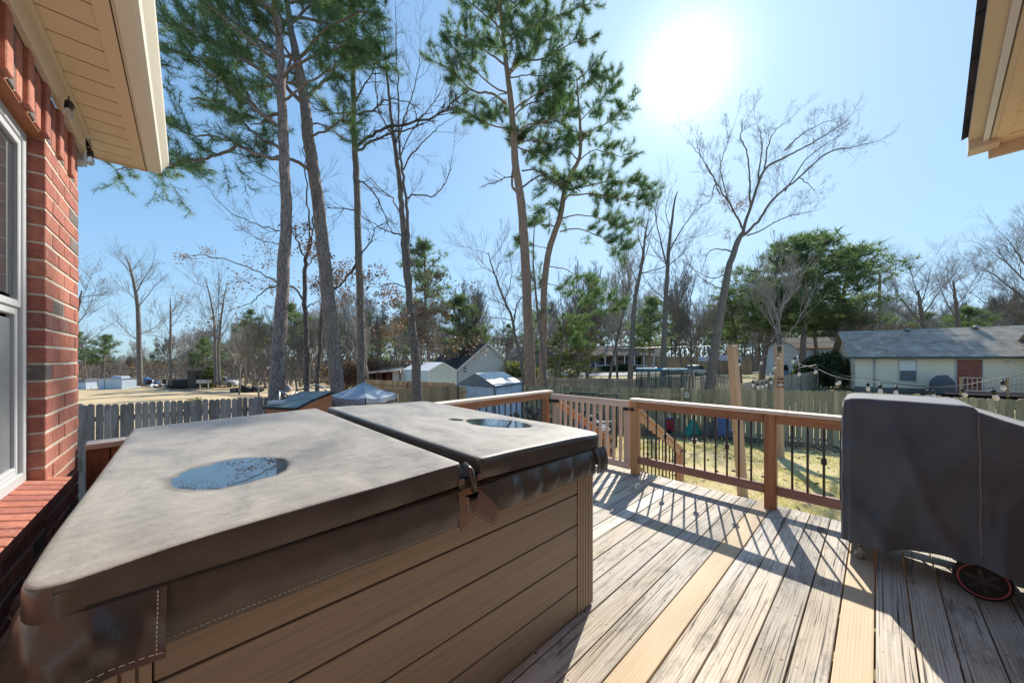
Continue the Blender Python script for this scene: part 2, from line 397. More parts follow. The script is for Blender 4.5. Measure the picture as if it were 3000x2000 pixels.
def mk_brick():
    t = NT('red_clay_bricks'); rc = t.rc(); ob = t.obj(); nz = t.noise(ob, 34, 6, .7); n2 = t.noise(ob, 7, 4, .6)
    base = t.ramp(rc[0], [(0, (.37, .12, .075)), (.35, (.42, .16, .105)), (.6, (.33, .115, .08)), (.88, (.29, .09, .065)), (.91, (.13, .105, .095)), (1, (.17, .135, .115))], 'LINEAR')
    col = t.mix(1.0, base, t.ramp(nz, [(.25, .62), (.5, 1.0), (.75, 1.35)]), 'MULTIPLY')
    wh = t.ramp(t.noise(t.map(ob, (1, 1, .8)), 11, 8, .85), [(.56, 0), (.72, .8)]); col = t.mix(wh, col, (.50, .40, .34))
    return t.done(col, .85, nz, .5, .006)
M['brick'] = mk_brick()
M['mortar'] = mat_plain('sandy_mortar', (.56, .50, .41), .9, .15, 40, .4)
M['farbrick'] = mat_plain('brown_far_brick', (.24, .15, .11), .9, .2, 4)
M['lintel'] = mat_plain('rust_orange_lintel', (.36, .12, .05), .7, .2, 12)
def mk_glass(name, c, rough=.03):
    t = NT(name); nz = t.noise(t.obj(), 3, 4, .6)
    return t.done(t.mix(1.0, c, t.ramp(nz, [(.3, .7), (.7, 1.2)]), 'MULTIPLY'), rough, IOR=1.6)
M['pane'] = mk_glass('dark_window_pane', (.045, .05, .055)); M['screen'] = mk_glass('grey_window_screen', (.14, .15, .16), .6)
def mk_top():
    t = NT('dusty_glare_vinyl_top'); ob = t.obj()
    a = t.noise(t.map(ob, (2.6, 1.2, 1)), 1.6, 7, .72, .8); b = t.noise(t.map(ob, (4, 14, 1)), 3, 6, .7); c = t.noise(ob, 60, 4, .7)
    f = t.math('MULTIPLY_ADD', a, .72, t.math('MULTIPLY_ADD', b, .34, t.math('MULTIPLY', c, .14)))
    col = t.ramp(f, [(.36, (.12, .122, .13)), (.46, (.20, .195, .188)), (.57, (.29, .272, .245)), (.72, (.38, .355, .32))])  # pale tones mix real dust with low sun glare put into the colour
    wet = t.rc()[1]; col = t.mix(t.math('MULTIPLY', wet, .75), col, (.09, .08, .07))
    return t.done(col, t.ramp(f, [(.4, .38), (.7, .62)]), t.math('ADD', t.math('MULTIPLY', b, .8), c), .4, .003)
M['covertop'] = mk_top()
def mk_vinyl(name, c, rough=.34):
    t = NT(name); ob = t.obj(); a = t.noise(ob, 5, 5, .6); g = t.noise(ob, 160, 3, .6)
    return t.done(t.mix(1.0, c, t.ramp(a, [(.3, .7), (.7, 1.35)]), 'MULTIPLY'), rough, t.math('MULTIPLY_ADD', a, 2.0, g), .18, .003)
M['vinyl'] = mk_vinyl('dark_brown_vinyl', (.055, .050, .046), .27); M['vinyl_in'] = mk_vinyl('brown_vinyl_hem', (.13, .085, .065), .4)
M['stitch'] = mat_plain('white_stitching', (.62, .58, .52), .7, .1)
def mk_water():
    t = NT('rain_puddle'); nz = t.noise(t.obj(), 6, 2, .5)
    return t.done((.03, .045, .06), .015, nz, .01, .002, IOR=2.3)
M['water'] = mk_water()
def mk_canvas(name, c, rough=.8):
    t = NT(name); ob = t.obj(); a = t.noise(ob, 3, 5, .6); w = t.noise(t.map(ob, (1, 1, .15)), 120, 2, .5)
    return t.done(t.mix(1.0, c, t.ramp(a, [(.3, .75), (.7, 1.25)]), 'MULTIPLY'), rough, t.math('MULTIPLY_ADD', a, 1.5, t.math('MULTIPLY', w, .3)), .3, .006, Sheen_Weight=.35)
M['canvas'] = mk_canvas('dark_grey_canvas', (.070, .076, .090)); M['tarpblue'] = mk_canvas('blue_white_tarp', (.46, .54, .66), .5)
M['tarpgrey'] = mk_canvas('dark_grey_tarp', (.12, .14, .17), .5); M['tarplight'] = mk_canvas('pale_tarp', (.62, .62, .58), .5)
M['silver'] = mk_canvas('silver_blue_tarp', (.33, .38, .44), .35); M['green'] = mat_plain('green_plastic', (.02, .25, .17), .4)
M['red'] = mat_plain('red_paint', (.35, .025, .03), .35); M['redcab'] = mat_plain('dark_red_paint', (.16, .03, .03), .4)
M['blue'] = mat_plain('blue_paint', (.04, .10, .25), .4); M['pink'] = mat_plain('pink_red_band', (.42, .10, .12), .5)
M['rubber'] = mat_plain('black_rubber', (.02, .02, .02), .8); M['orange'] = mat_wood('orange_stained_panel', (.30, .10, .04), (.42, .15, .06), (.50, .20, .09), 1.5, 20, .6, .3, .2)
M['tarboard'] = mat_plain('grey_green_roof_felt', (.20, .23, .22), .7, .12, 5); M['door'] = mat_plain('dark_red_door', (.26, .06, .045), .45, .05)
M['greentrim'] = mat_plain('dark_green_trim', (.03, .07, .06), .5, .1); M['yellow'] = mat_plain('yellow_frieze', (.62, .48, .27), .5, .05)
M['carwhite'] = mat_plain('pale_car_paint', (.55, .56, .58), .25, .04); M['carblue'] = mat_plain('blue_car_paint', (.20, .32, .48), .25, .05)
M['asphalt'] = mat_plain('pale_worn_road', (.30, .30, .31), .85, .15, 1.2); M['dirt'] = mat_plain('bare_dirt', (.22, .16, .11), .95, .3, 2)
M['bulbglass'] = None
t = NT('clear_bulb_glass'); M['bulbglass'] = t.done((.9, .9, .88), .05, Transmission_Weight=.75, IOR=1.3)
M['trampnet'] = NT('dark_green_net'); t = M['trampnet']
tr = t.n('BsdfTransparent'); mx = t.n('MixShader', {0: .55, 1: t.b.outputs[0], 2: tr.outputs[0]}); t.t.links.new(mx.outputs[0], t.out.inputs[0]); M['trampnet'] = t.done((.06, .10, .10), .8)
def mk_bark(name, a, b, c, sz=(5, 5, 1.1), scale=4, bs=.8):
    t = NT(name); ob = t.obj(); n1 = t.noise(t.map(ob, sz), scale, 6, .65, .5)
    v = t.n('TexVoronoi', {'Vector': t.map(ob, sz), 'Scale': scale*1.3, 'Randomness': 1.0}, feature='DISTANCE_TO_EDGE').outputs['Distance']
    f = t.math('MULTIPLY', t.math('MULTIPLY_ADD', n1, .8, .1), t.math('MULTIPLY_ADD', t.ramp(v, [(0, 0), (.12, 1)]), .55, .55))
    return t.done(t.ramp(f, [(.18, a), (.42, b), (.68, c)]), .9, f, bs, .03)
M['pinebark'] = mk_bark('grey_brown_pine_bark', (0.061, 0.047, 0.043), (0.189, 0.149, 0.135), (0.351, 0.284, 0.250))
M['pinebark_red'] = mk_bark('reddish_pine_bark', (0.081, 0.054, 0.041), (0.257, 0.176, 0.135), (0.405, 0.297, 0.230))
M['bark'] = mk_bark('grey_bark', (0.046, 0.039, 0.035), (0.143, 0.124, 0.111), (0.273, 0.247, 0.215))
M['barkdark'] = mk_bark('dark_bark', (0.033, 0.026, 0.023), (0.091, 0.075, 0.065), (0.169, 0.143, 0.124))
M['twig'] = mat_plain('grey_brown_twigs', (.165, .145, .125), .9, .4, 3); M['twigpale'] = mat_plain('pale_grey_twigs', (.33, .30, .27), .9, .4, 3)
def mk_leaf(name, a, b, c, rough=.55, tl=.35):
    t = NT(name); rc = t.rc(); col = t.ramp(rc[0], [(0, a), (.5, b), (1, c)])
    d = t.b; t.done(col, rough)
    ts = t.n('BsdfTranslucent', {0: t.mix(1.0, col, (1.3, 1.4, .8), 'MULTIPLY')}); mx = t.n('MixShader', {0: tl, 1: d.outputs[0], 2: ts.outputs[0]})
    t.t.links.new(mx.outputs[0], t.out.inputs[0]); return t.m
M['needle'] = mk_leaf('pine_needles', (.05, .115, .065), (.10, .18, .085), (.27, .33, .16), .5, .5)
M['needlefar'] = mk_leaf('hazed_pine_needles', (.075, .125, .070), (.125, .18, .09), (.21, .25, .13), .6, .45)  # lighter muted greens put the haze of distance into the colour
M['needleyellow'] = mk_leaf('yellow_green_needles', (.07, .10, .03), (.14, .16, .05), (.23, .22, .08))
M['deadleaf'] = mk_leaf('rusty_dead_leaves', (.11, .055, .04), (.19, .10, .07), (.27, .18, .13))
M['bush'] = mk_leaf('dark_evergreen_leaves', (.02, .04, .02), (.04, .07, .03), (.10, .13, .05)); M['blade'] = mk_leaf('lawn_blades', (.20, .22, .045), (.40, .36, .11), (.58, .48, .24), .7, .4)
M['litter'] = mk_leaf('fallen_leaves', (.07, .05, .035), (.17, .12, .08), (.33, .26, .18), .8, .1)
# ------------------------------------------------------------------ ground
CP = np.array([(0,5,-1.0),(5,6,-1.05),(2,10,-1.2),(6,9,-1.2),(9,9.5,-1.25),(10,11,-1.35),(5.5,14,-1.48),(14,9,-1.3),(18,6,-1.2),(-3,19,-1.7),(-6,8,-1.3),
 (-8,6,-1.3),(-14,0,-1.3),(0,0,-1.0),(10,0,-1.1),(0,14,-1.4),(24,24,-.8),(30,20,-.8),(27,16,-.9),(20,24,-1.0),(38,36,-.6),(10,25,-1.6),(0,26,-1.7),(-20,27,-2.1),(-12,14,-1.6),
 (-25,14,-1.8),(-55,44,-2.3),(-35,44,-2.3),(-45,30,-2.2),(-10,41,-2.2),(0,41,-2.2),(5,64,-1.4),(-2,70,-1.5),(20,74,-.9),(35,66,-.9),(40,58,-.9),(12,60,-1.5),(22,40,-1.3),
 (10,95,-.3),(-60,95,-1.6),(-20,95,-1.4),(60,90,-.2),(90,60,-.2),(100,140,.2),(-100,140,-1.2),(0,160,0)])
def tz(x, y):
    d2 = (CP[:, 0]-x)**2+(CP[:, 1]-y)**2+.8; w = d2**-1.6; return float((w*CP[:, 2]).sum()/w.sum())
def axis_pts(lo, hi, fine, n):
    ts = np.linspace(-1, 1, n); return ts
gx = np.sign(np.linspace(-1, 1, 201))*(np.abs(np.linspace(-1, 1, 201))**2.6)*900
gy = np.concatenate([np.linspace(-60, -4, 12), np.linspace(-3, 40, 110), 40+(np.linspace(0, 1, 60)[1:]**2.2)*1400])
gb = MB()
for y in gy:
    for x in gx:
        z = tz(x, y)+.03*mnoise.noise(Vector((x*.5, y*.5, 0)))+(.10*mnoise.noise(Vector((x*.12, y*.12, 3))) if y > 18 else 0)
        gb.v.append(Vector((x, y, z))); gb.rc.append((0, 0, 0, 1))
nx = len(gx)
for j in range(len(gy)-1):
    for i in range(nx-1): gb.face([j*nx+i, j*nx+i+1, (j+1)*nx+i+1, (j+1)*nx+i], None, 0, True)
t = NT('winter_lawn_and_field'); ob = t.obj(); sp = t.n('SeparateXYZ', {0: ob}); X, Y = sp.outputs[0], sp.outputs[1]
n1 = t.noise(ob, .55, 5, .65); n2 = t.noise(ob, 9, 5, .7); n3 = t.noise(ob, 40, 4, .7)
f = t.math('ADD', t.math('MULTIPLY', n1, .5), t.math('MULTIPLY_ADD', n2, .35, t.math('MULTIPLY', n3, .15)))
lawn = t.ramp(f, [(.36, (.17, .17, .05)), (.44, (.36, .33, .11)), (.53, (.52, .41, .21)), (.66, (.60, .47, .30))])
field = t.ramp(f, [(.36, (.28, .22, .12)), (.5, (.52, .39, .22)), (.64, (.62, .49, .30))])
wood = t.ramp(f, [(.35, (.07, .055, .04)), (.5, (.16, .12, .085)), (.65, (.26, .20, .14))])
left = t.ramp(t.math('MULTIPLY_ADD', X, -.1, -.1), [(.0, 0), (.35, 1)])
g = t.mix(left, lawn, field)
far = t.ramp(t.math('MULTIPLY', Y, .01), [(.155, 0), (.19, 1)]); farg = t.mix(left, t.ramp(f, [(.35, (.12, .12, .04)), (.5, (.26, .23, .10)), (.62, (.42, .35, .2))]), field)
g = t.mix(far, g, farg)
# dirt and leaf strip at the foot of the back fence
dl = t.math('ADD', t.math('MULTIPLY', t.math('SUBTRACT', X, 5.54), .528), t.math('MULTIPLY', t.math('SUBTRACT', Y, 14.0), .849))
strip = t.math('MULTIPLY', t.ramp(t.math('MULTIPLY_ADD', n2, .12, t.math('MULTIPLY_ADD', dl, .2, .5)), [(.20, 0), (.32, 1), (.60, 1), (.68, 0)]), .85)
g = t.mix(strip, g, wood)
wd = t.ramp(t.math('MULTIPLY_ADD', n1, .12, t.math('MULTIPLY', Y, .01)), [(.86, 0), (.96, 1)]); g = t.mix(wd, g, wood)
M['ground'] = t.done(g, .95, f, .6, .05)
o = gb.build('ground', M['ground']); tag(o, kind='structure')

def sheet(name, left_pts, right_pts, mat, lift=.03, n=8, **kw):
    b = MB(); L = []; Rr = []
    def dens(P):
        out = []
        for a, c in zip(P[:-1], P[1:]):
            for k in range(n): out.append(Vector((a[0]+(c[0]-a[0])*k/n, a[1]+(c[1]-a[1])*k/n, 0)))
        out.append(Vector((*P[-1][:2], 0))); return out
    L = dens(left_pts); Rr = dens(right_pts)
    m = 6
    for a, c in zip(L, Rr):
        for k in range(m+1):
            p = a.lerp(c, k/m); b.v.append(Vector((p.x, p.y, tz(p.x, p.y)+lift))); b.rc.append((0, 0, 0, 1))
    for j in range(len(L)-1):
        for k in range(m): b.face([j*(m+1)+k, j*(m+1)+k+1, (j+1)*(m+1)+k+1, (j+1)*(m+1)+k], None, 0, True)
    o = b.build(name, mat); tag(o, kind='structure', **kw); return o
sheet('road', [(-30, 62), (2, 60.5), (60, 56.5)], [(-30, 71), (2, 67), (60, 62)], M['asphalt'], .12)
sheet('driveway', [(4.5, 67), (8, 78), (14, 92), (26, 112)], [(10, 67), (13.5, 78), (20, 90), (33, 108)], M['asphalt'], .14)

# lawn blades and fallen leaves near the deck
rs = np.random.RandomState(5)
P = []
while len(P) < 60000:
    x, y = rs.uniform(-1, 13), rs.uniform(4, 13.5)
    if x < y*.0: continue
    dln = (x-5.54)*.528+(y-14)*.849
    if dln > -1.3: continue
    u, v = x*cP+y*sP, -x*sP+y*cP
    if u < 4.3: continue
    if mnoise.noise(Vector((x*.9, y*.9, 1)))+rs.uniform(-.4, .4) < -.02: continue
    P.append((x, y, tz(x, y)+.03*mnoise.noise(Vector((x*.5, y*.5, 0)))))
P = np.array(P); n = len(P); up = rs.normal(size=(n, 3))*.45; up[:, 2] = 1; h = rs.uniform(.02, .05, (n, 1))
sd_ = rs.normal(size=(n, 3)); sd_[:, 2] = 0; sd_ /= np.linalg.norm(sd_, axis=1, keepdims=True)
V = np.stack([P-sd_*.005, P+sd_*.005, P+up*h], 1).reshape(-1, 3)
nzv = np.array([mnoise.noise(Vector((p[0]*.7, p[1]*.7, 5))) for p in P])
rr = np.repeat(np.clip(.5+nzv*.9+rs.uniform(-.2, .2, n), 0, 1), 3)
o = place('grass', np_mesh('grass', V, np.arange(n*3).reshape(-1, 3), M['blade'], np.stack([rr, rr*0], 1)), None)
tag(o, 'short yellow green winter grass of the back lawn', 'grass', kind='stuff')
P = []
for i in range(9000):
    s = rs.uniform(-6, 14); q = rs.normal()*.5-.6 if rs.rand() < .8 else rs.uniform(-7, 0)
    x, y = 5.54+.849*s+.528*q, 14-.528*s+.849*q
    if y < 6 or x*cP+y*sP < 4.4: continue
    P.append((x, y, tz(x, y)+.03*mnoise.noise(Vector((x*.5, y*.5, 0)))+.015))
o = place('leaf_litter', quads_mesh('leaf_litter', P, .05, M['litter'], 3, True), None)
tag(o, 'dry fallen leaves scattered along the foot of the back fence', 'leaves', kind='stuff')

# ------------------------------------------------------------------ deck
UE = 4.19                                   # outer edge of the deck
deck = thing('wooden_deck', 'weathered grey plank deck with two newer yellow boards', 'deck', (0, 0, 0), True)
b = MB()
k0, k1 = -24, 25
for k in range(k0, k1):
    v0 = .0075+.1375*k; new = 1.0 if k in (0, 5) else 0.0
    u0 = -.45 if v0 > -.9 else 3.21
    if v0 < -.9-.1375 or v0 > -1.0: pass
    dz = rng.uniform(-.0015, .0015)
    b.box(((u0+UE+rng.uniform(-.004, .006))/2, v0+.06875, -.019+dz), ((UE-u0)/2, .0655, .019), None, None, new)
o = b.build('decking', M['deck'], deck, True); bevel(o, .0035, 2)
b = MB(); b.bar((4.16, -3.3, -.16), (4.16, 3.42, -.16), .038, .24); b.build('rim_joist', M['postwood'], deck, True)
b = MB(); b.bar((-.45, 3.425, -.16), (4.14, 3.425, -.16), .038, .24); b.build('rim_joist', M['postwood'], deck, True)
b = MB()
for k in range(11): b.bar((-.2+.41*k, -3.2, -.13), (-.2+.41*k, 3.4, -.13), .038, .18)
b.build('joist_frame', M['postwood'], deck, True)
for (u, v) in ((4.08, 3.35), (4.08, .70), (4.08, -2.0), (2.0, 3.35), (.1, 3.35), (2.0, .7)):
    b = MB(); b.box((u, v, -.75), (.045, .045, .49)); b.build('support_post', M['postwood'], deck, True)

def baluster(parent, u, v, z0, z1, knuckle):
    b = MB(); b.tube([(u, v, z0), (u, v, z1)], .0095, 8)
    if knuckle:
        zk = .525; b.lathe((u, v, zk-.035), [(.0095, 0), (.017, .006), (.012, .014), (.019, .024), (.022, .035), (.019, .046), (.012, .056), (.017, .064), (.0095, .07)], 10)
        for dz in (-.018, .018): b.box((u, v, zk+dz), (.021, .021, .004))
    b.build('baluster', M['bronze'], parent, True)
def rail_run(root_, A, B, posts, bal, n_in, off=.075, firstk=2):
    """A,B plan points of the inner cap edge; cap is 0.14 wide to the outside (off along nrm)"""
    A = Vector((*A, 0)); B = Vector((*B, 0)); d = (B-A).normalized()
    return d

# right rail (along v at the open edge)
rr_ = thing('deck_railing', 'red stained deck railing with dark metal balusters between gate and grill', 'railing', (4.08, .7, 0), True, 'deck railings')
UR = 4.075
def cap_bar(p, q, w=.14, h=.034): 
    b = MB(); b.bar(p, q, w, h); return b
for (p, q) in (((UR+.005, 2.125, .918), (UR+.005, .58, .918)), ((UR+.005, .578, .917), (UR+.005, -2.6, .917))):
    b = cap_bar(p, q); bevel(b.build('rail_cap', M['railtop'], rr_, True), .004)
for (v1, v0) in ((2.018, .752), (.648, -.66), (-.76, -2.55)):
    b = MB(); b.bar((UR-.03, v1, .858), (UR-.03, v0, .858), .036, .082); bevel(b.build('top_rail', M['redwood'], rr_, True), .003)
    b = MB(); b.bar((UR, v1, .178), (UR, v0, .178), .036, .088); bevel(b.build('bottom_rail', M['skirt'], rr_, True), .003)
    nb = 11
    for k in range(nb):
        v = v1-(v1-v0)*(k+1)/(nb+1)
        baluster(rr_, UR, v, .22, .825, k % 3 == 2)
for v in (2.07, .70, -.71):
    b = MB(); b.box((UR, v, .45), (.046, .046, .451)); bevel(b.build('post', M['postwood'] if v > 2 else M['redwood'], rr_, True), .004)

# left rail (skewed a little, as built), from the house wall to the gate
lr = thing('deck_railing', 'red stained deck railing beyond the hot tub with pale cap', 'railing', (2, 3.3, 0), True, 'deck railings')
A = Vector((-.42, 3.10, 0)); B = Vector((4.22, 3.52, 0)); dd = (B-A).normalized(); nn_ = Vector((-dd.y, dd.x, 0))
def LP(t, o=0.0, z=0.0): p = A+dd*t+nn_*o; return (p.x, p.y, z)
LL = (B-A).length
for (a, c) in ((0, 1.2), (1.203, LL)):
    b = MB(); b.bar(LP(a, .07, .918), LP(c, .07, .918), .14, .034); bevel(b.build('rail_cap', M['railtop'], lr, True), .004)
ps = [.05, 1.5, 3.02, LL-.10]
for i in range(3):
    b = MB(); b.bar(LP(ps[i]+.046, .045, .858), LP(ps[i+1]-.046, .045, .858), .036, .082); bevel(b.build('top_rail', M['redwood'], lr, True), .003)
    b = MB(); b.bar(LP(ps[i]+.046, .07, .178), LP(ps[i+1]-.046, .07, .178), .036, .088); b.build('bottom_rail', M['skirt'], lr, True)
    if i == 0: continue
    nb = 12
    for k in range(nb):
        q = LP(ps[i]+(ps[i+1]-ps[i])*(k+1)/(nb+1), .07); baluster(lr, q[0], q[1], .22, .825, False)
for tq in ps:
    b = MB(); q = LP(tq, .07); b.box((q[0], q[1], .45), (.046, .046, .451)); bevel(b.build('post', M['redwood'], lr, True), .004)
b = MB()
for k in range(10): b.bar(LP(.12+.14*k, .085, .10), LP(.12+.14*k, .085, .88), .128, .02, nn_)
b.build('privacy_boards', M['redwood'], lr, True)

# gate
gt = thing('deck_gate', 'closed pinkish wooden picket gate at the top of the stairs', 'gate', (4.06, 2.75, 0), True)
g0, g1, gu = 2.13, 3.40, 4.05
b = MB(); b.bar((gu-.012, g1, .862), (gu-.012, g0, .862), .03, .085); bevel(b.build('top_rail', M['gatewood'], gt, True), .003)
b = MB(); b.bar((gu-.012, g1, .09), (gu-.012, g0, .09), .03, .085); bevel(b.build('bottom_rail', M['gatewood'], gt, True), .003)
for v in (g0+.045, g1-.045):
    b = MB(); b.box((gu+.018, v, .47), (.016, .044, .42)); bevel(b.build('stile', M['gatewood'], gt, True), .003)
for k in range(11):
    v = g0+.09+(g1-g0-.18)*(k+.5)/11
    b = MB(); b.box((gu+.018, v, .46), (.016, .017, .40)); b.build('picket', M['gatewood'], gt, True)
b = MB(); b.tube([(gu-.03, g0+.02, .80), (gu-.04, g0-.03, .80)], .010, 8); b.box((gu-.032, g0+.045, .80), (.008, .03, .018)); b.lathe((gu-.052, g0-.045, .80), [(.006, 0), (.02, .006), (.02, .03), (.006, .036)], 10, (1, 0, 0))
b.build('latch', M['black'], gt, True)
for z in (.80, .18):
    b = MB(); b.box((gu-.032, g1-.06, z), (.006, .09, .022)); b.tube([(gu-.035, g1+.02, z-.04), (gu-.035, g1+.02, z+.04)], .01, 8); b.build('hinge', M['black'], gt, True)

# stairs
st = thing('deck_stairs', 'wooden stairs going down from the gate with sloping handrails', 'stairs', (4.9, 2.75, -.5), True)
for k in range(4):
    b = MB(); b.box((4.34+.29*k, 2.73, -.20-.19*k), (.15, .62, .019)); b.build('tread', M['postwood'], st, True)
for v in (2.09, 3.37):
    b = MB(); b.bar((4.2, v, -.18), (5.55, v, -1.05), .038, .24); b.build('stringer', M['postwood'], st, True)
    b = MB(); b.box((5.55, v, -.55), (.045, .045, .56)); bevel(b.build('newel_post', M['newwood'] if v < 3 else M['postwood'], st, True), .004)
    b = MB(); b.bar((4.14, v, .80), (5.68, v, -.02), .09, .034); b.build('handrail', M['newwood'], st, True)
    b = MB(); b.bar((4.14, v, .735), (5.52, v, 0.0), .036, .085); b.build('top_rail', M['orange'] if v > 3 else M['newwood'], st, True)
    b = MB(); b.bar((4.14, v, .05), (5.5, v, -.78), .036, .075); b.build('bottom_rail', M['newwood'], st, True)
    for k in range(11):
        u = 4.22+.116*k; zt = .69-(u-4.14)*.533; b = MB(); b.tube([(u, v, zt-.72), (u, v, zt+.02)], .0095, 6)
        if k % 4 == 2: b.lathe((u, v, zt-.38), [(.0095, 0), (.02, .02), (.02, .03), (.0095, .05)], 8)
        b.build('baluster', M['bronze'], st, True)

# ------------------------------------------------------------------ hot tub
tub = thing('hot_tub', 'brown panelled square hot tub filling the corner of the deck', 'hot tub', (.75, 2.13, 0), True)
U0, U1, V0, V1, ZT = -.235, 1.745, 1.135, 3.13, .87
b = MB(); b.box(((U0+U1)/2, (V0+V1)/2, .43), ((U1-U0)/2-.035, (V1-V0)/2-.035, .425)); b.build('inner_frame', M['darkgroove'], tub, True)
def slats(u0, u1, v, axis, sgn):
    b = MB()
    for k in range(5):
        z0 = .0+.17*k+(.02 if k == 0 else .0035); z1 = .17*(k+1)-.0035
        if axis == 'u': b.box(((u0+u1)/2, v+sgn*.012, (z0+z1)/2), ((u1-u0)/2, .012, (z1-z0)/2))
        else: b.box((v+sgn*.012, (u0+u1)/2, (z0+z1)/2), (.012, (u1-u0)/2, (z1-z0)/2))
    bevel(b.build('side_panel', M['cabinet'], tub, True), .003, 2)
slats(-.055, 1.615, V0, 'u', 1); slats(-.055, 1.615, V1-.024, 'u', 1)
slats(V0+.13, V1-.13, U0, 'v', 1); slats(V0+.13, V1-.13, U1-.024, 'v', 1)
def corner(cu, cv, su, sv):
    b = MB(); pts = []                       # ribbed corner post
    prof = []
    for k in range(6): prof.append((.178-.026*k, 0.0)); prof.append((.178-.026*k-.020, 0.0)); prof.append((.178-.026*k-.0215, .010)); prof.append((.178-.026*k-.0245, .010))
    path = [(a, c) for a, c in prof if a > .045]
    for k in range(7):
        an = k/6*math.pi/2; path.append((.045-.045*math.sin(an), .045-.045*math.cos(an)))
    path += [(c, a) for a, c in prof if a > .045][::-1]
    n = len(path)
    for z in (.02, .86):
        for a, c in path: b.v.append(Vector((cu+su*a, cv+sv*c-sv*.004, z))); b.rc.append((.5, 0, .5, 1))
    for i in range(n-1):
        q = [i, i+1, n+i+1, n+i]; b.face(q if su*sv > 0 else q[::-1])
    b.build('corner_post', M['trimbrown'], tub, True)
corner(U0, V0, 1, 1); corner(U1, V0, -1, 1); corner(U0, V1, 1, -1); corner(U1, V1, -1, -1)
b = MB()
for z in (.35, .62, .79): b.lathe((1.625, V0+.001, z), [(.006, 0), (.006, .004), (.002, .005)], 8, (0, -1, 0))
b.lathe((-.066, V0-.004, .742), [(.008, 0), (.008, .004), (.002, .005)], 8, (0, -1, 0)); b.build('screws', M['steel'], tub, True)
b = MB(); b.box(((U0+U1)/2, (V0+V1)/2, .885), ((U1-U0)/2-.005, (V1-V0)/2-.005, .018)); bevel(b.build('acrylic_rim', mat_plain('tan_acrylic_rim', (.55, .36, .22), .3, .05), tub, True), .01, 3)

cv = thing('tub_cover', 'folding brown vinyl hot tub cover with dusty, glare-pale top and puddles', 'cover', (.75, 2.13, .9), True)
CU0, CU1, CV0, CV1, FU = -.240, 1.775, 1.105, 3.165, .805
PUD = [(.150, 1.70, .175, .205, 1.0), (1.525, 1.745, .130, .255, 2.0), (1.385, 2.06, .03, .05, 3.0)]
def cbase(u, v): return .998+.026*(1-min(1, abs(u-FU)/1.0))
def ctop(u, v):
    z = cbase(u, v)
    for (pu, pv) in ((.15, 1.75), (1.45, 1.9)): z -= .010*math.exp(-((u-pu)**2/.16+(v-pv)**2/.22))
    for (pu, pv, ru, rv, sd4) in PUD:
        a_ = (u-pu)*.92+(v-pv)*.25; c_ = (v-pv)*.92-(u-pu)*.25; rr_2 = (a_/ru)**2+(c_/rv)**2
        if rr_2 < 6:
            w = math.exp(-(rr_2/1.9)**2); zc = cbase(pu, pv)-.0165
            n_2 = .0011*mnoise.noise(Vector((u*8, v*8, sd4)))+.0007*mnoise.noise(Vector((u*24, v*24, sd4)))
            z = z*(1-w)+(zc-.0032*(1-min(rr_2, 2.2))+n_2)*w
    z -= .020*math.exp(-((u-CU0)**2+(v-CV0)**2)/.035)+.008*math.exp(-((u-CU1)**2+(v-CV0)**2)/.03)
    return z+.0025*mnoise.noise(Vector((u*3, v*3, 0)))*.6+.0010*mnoise.noise(Vector((u*14, v*14, 2)))*.4
def half(u0, u1, rl, rr2):
    prof = [(0, .088), (0, .06), (0, .030), (.0008, .014), (.0035, .005), (.009, .0015), (.022, .0002), (.045, 0)]
    def ax(lo, hi, n, rd0, rd1):
        p0 = [(lo+(a), d) for a, d in prof]; p1 = [(hi-a, d) for a, d in prof][::-1]
        mid = [(lo+.045+(hi-lo-.09)*k/n, 0) for k in range(1, n)]
        return p0+mid+p1
    AU = ax(u0, u1, 70, rl, rr2); AV = ax(CV0, CV1, 140, 1, 1); b = MB(); nu, nv = len(AU), len(AV)
    cu, cvv, hu, hv = (u0+u1)/2, (CV0+CV1)/2, (u1-u0)/2, (CV1-CV0)/2
    for (v, dv) in AV:
        for (u, du) in AU:
            z = ctop(u, v)-max(du, dv)
            # rounded plan corners
            for (uc, on) in ((u0, rl), (u1, rr2)):
                Rc = .07 if on else .02
                for vc in (CV0, CV1):
                    su = 1 if uc == u0 else -1; sv = 1 if vc == CV0 else -1
                    a = (u-uc)*su; c = (v-vc)*sv
                    if a < Rc and c < Rc:
                        dx, dy = Rc-a, Rc-c; m_ = max(dx, dy); l = math.hypot(dx, dy)
                        if l > 1e-6: s_ = m_/l; dx *= s_; dy *= s_; a, c = Rc-dx, Rc-dy; uu, vv = uc+su*a, vc+sv*c; u_, v_ = uu, vv; break
                else: continue
                break
            else: u_, v_ = u, v
            bulge = .006*math.sin(min(1, max(du, dv)/.088)*math.pi)*mnoise.noise(Vector((u*4, v*4, 7)))*2
            if dv > du: v_ += bulge*(-1 if v < cvv else 1)
            wet = 0.0
            for (pu, pv, ru, rv, sd4) in PUD:
                if (((u-pu)*.92+(v-pv)*.25)/ru)**2+(((v-pv)*.92-(u-pu)*.25)/rv)**2 < 2.4: wet = max(wet, 1-max(0, z-(cbase(pu, pv)-.0152))/.0014)
            b.v.append(Vector((u_, v_, z))); b.rc.append((.5, max(0, wet), .5, 1))
    for j in range(nv-1):
        for i in range(nu-1):
            top = max(AU[i][1], AU[i+1][1], AV[j][1], AV[j+1][1]) <= .0065
            b.face([j*nu+i, j*nu+i+1, (j+1)*nu+i+1, (j+1)*nu+i], None, 0 if top else 1, True)
    n0 = len(b.v)
    o = b.build('cover_panel', [M['covertop'], M['vinyl']], cv, True); return o
half(CU0, FU-.028, True, False); half(FU+.052, CU1, False, True)
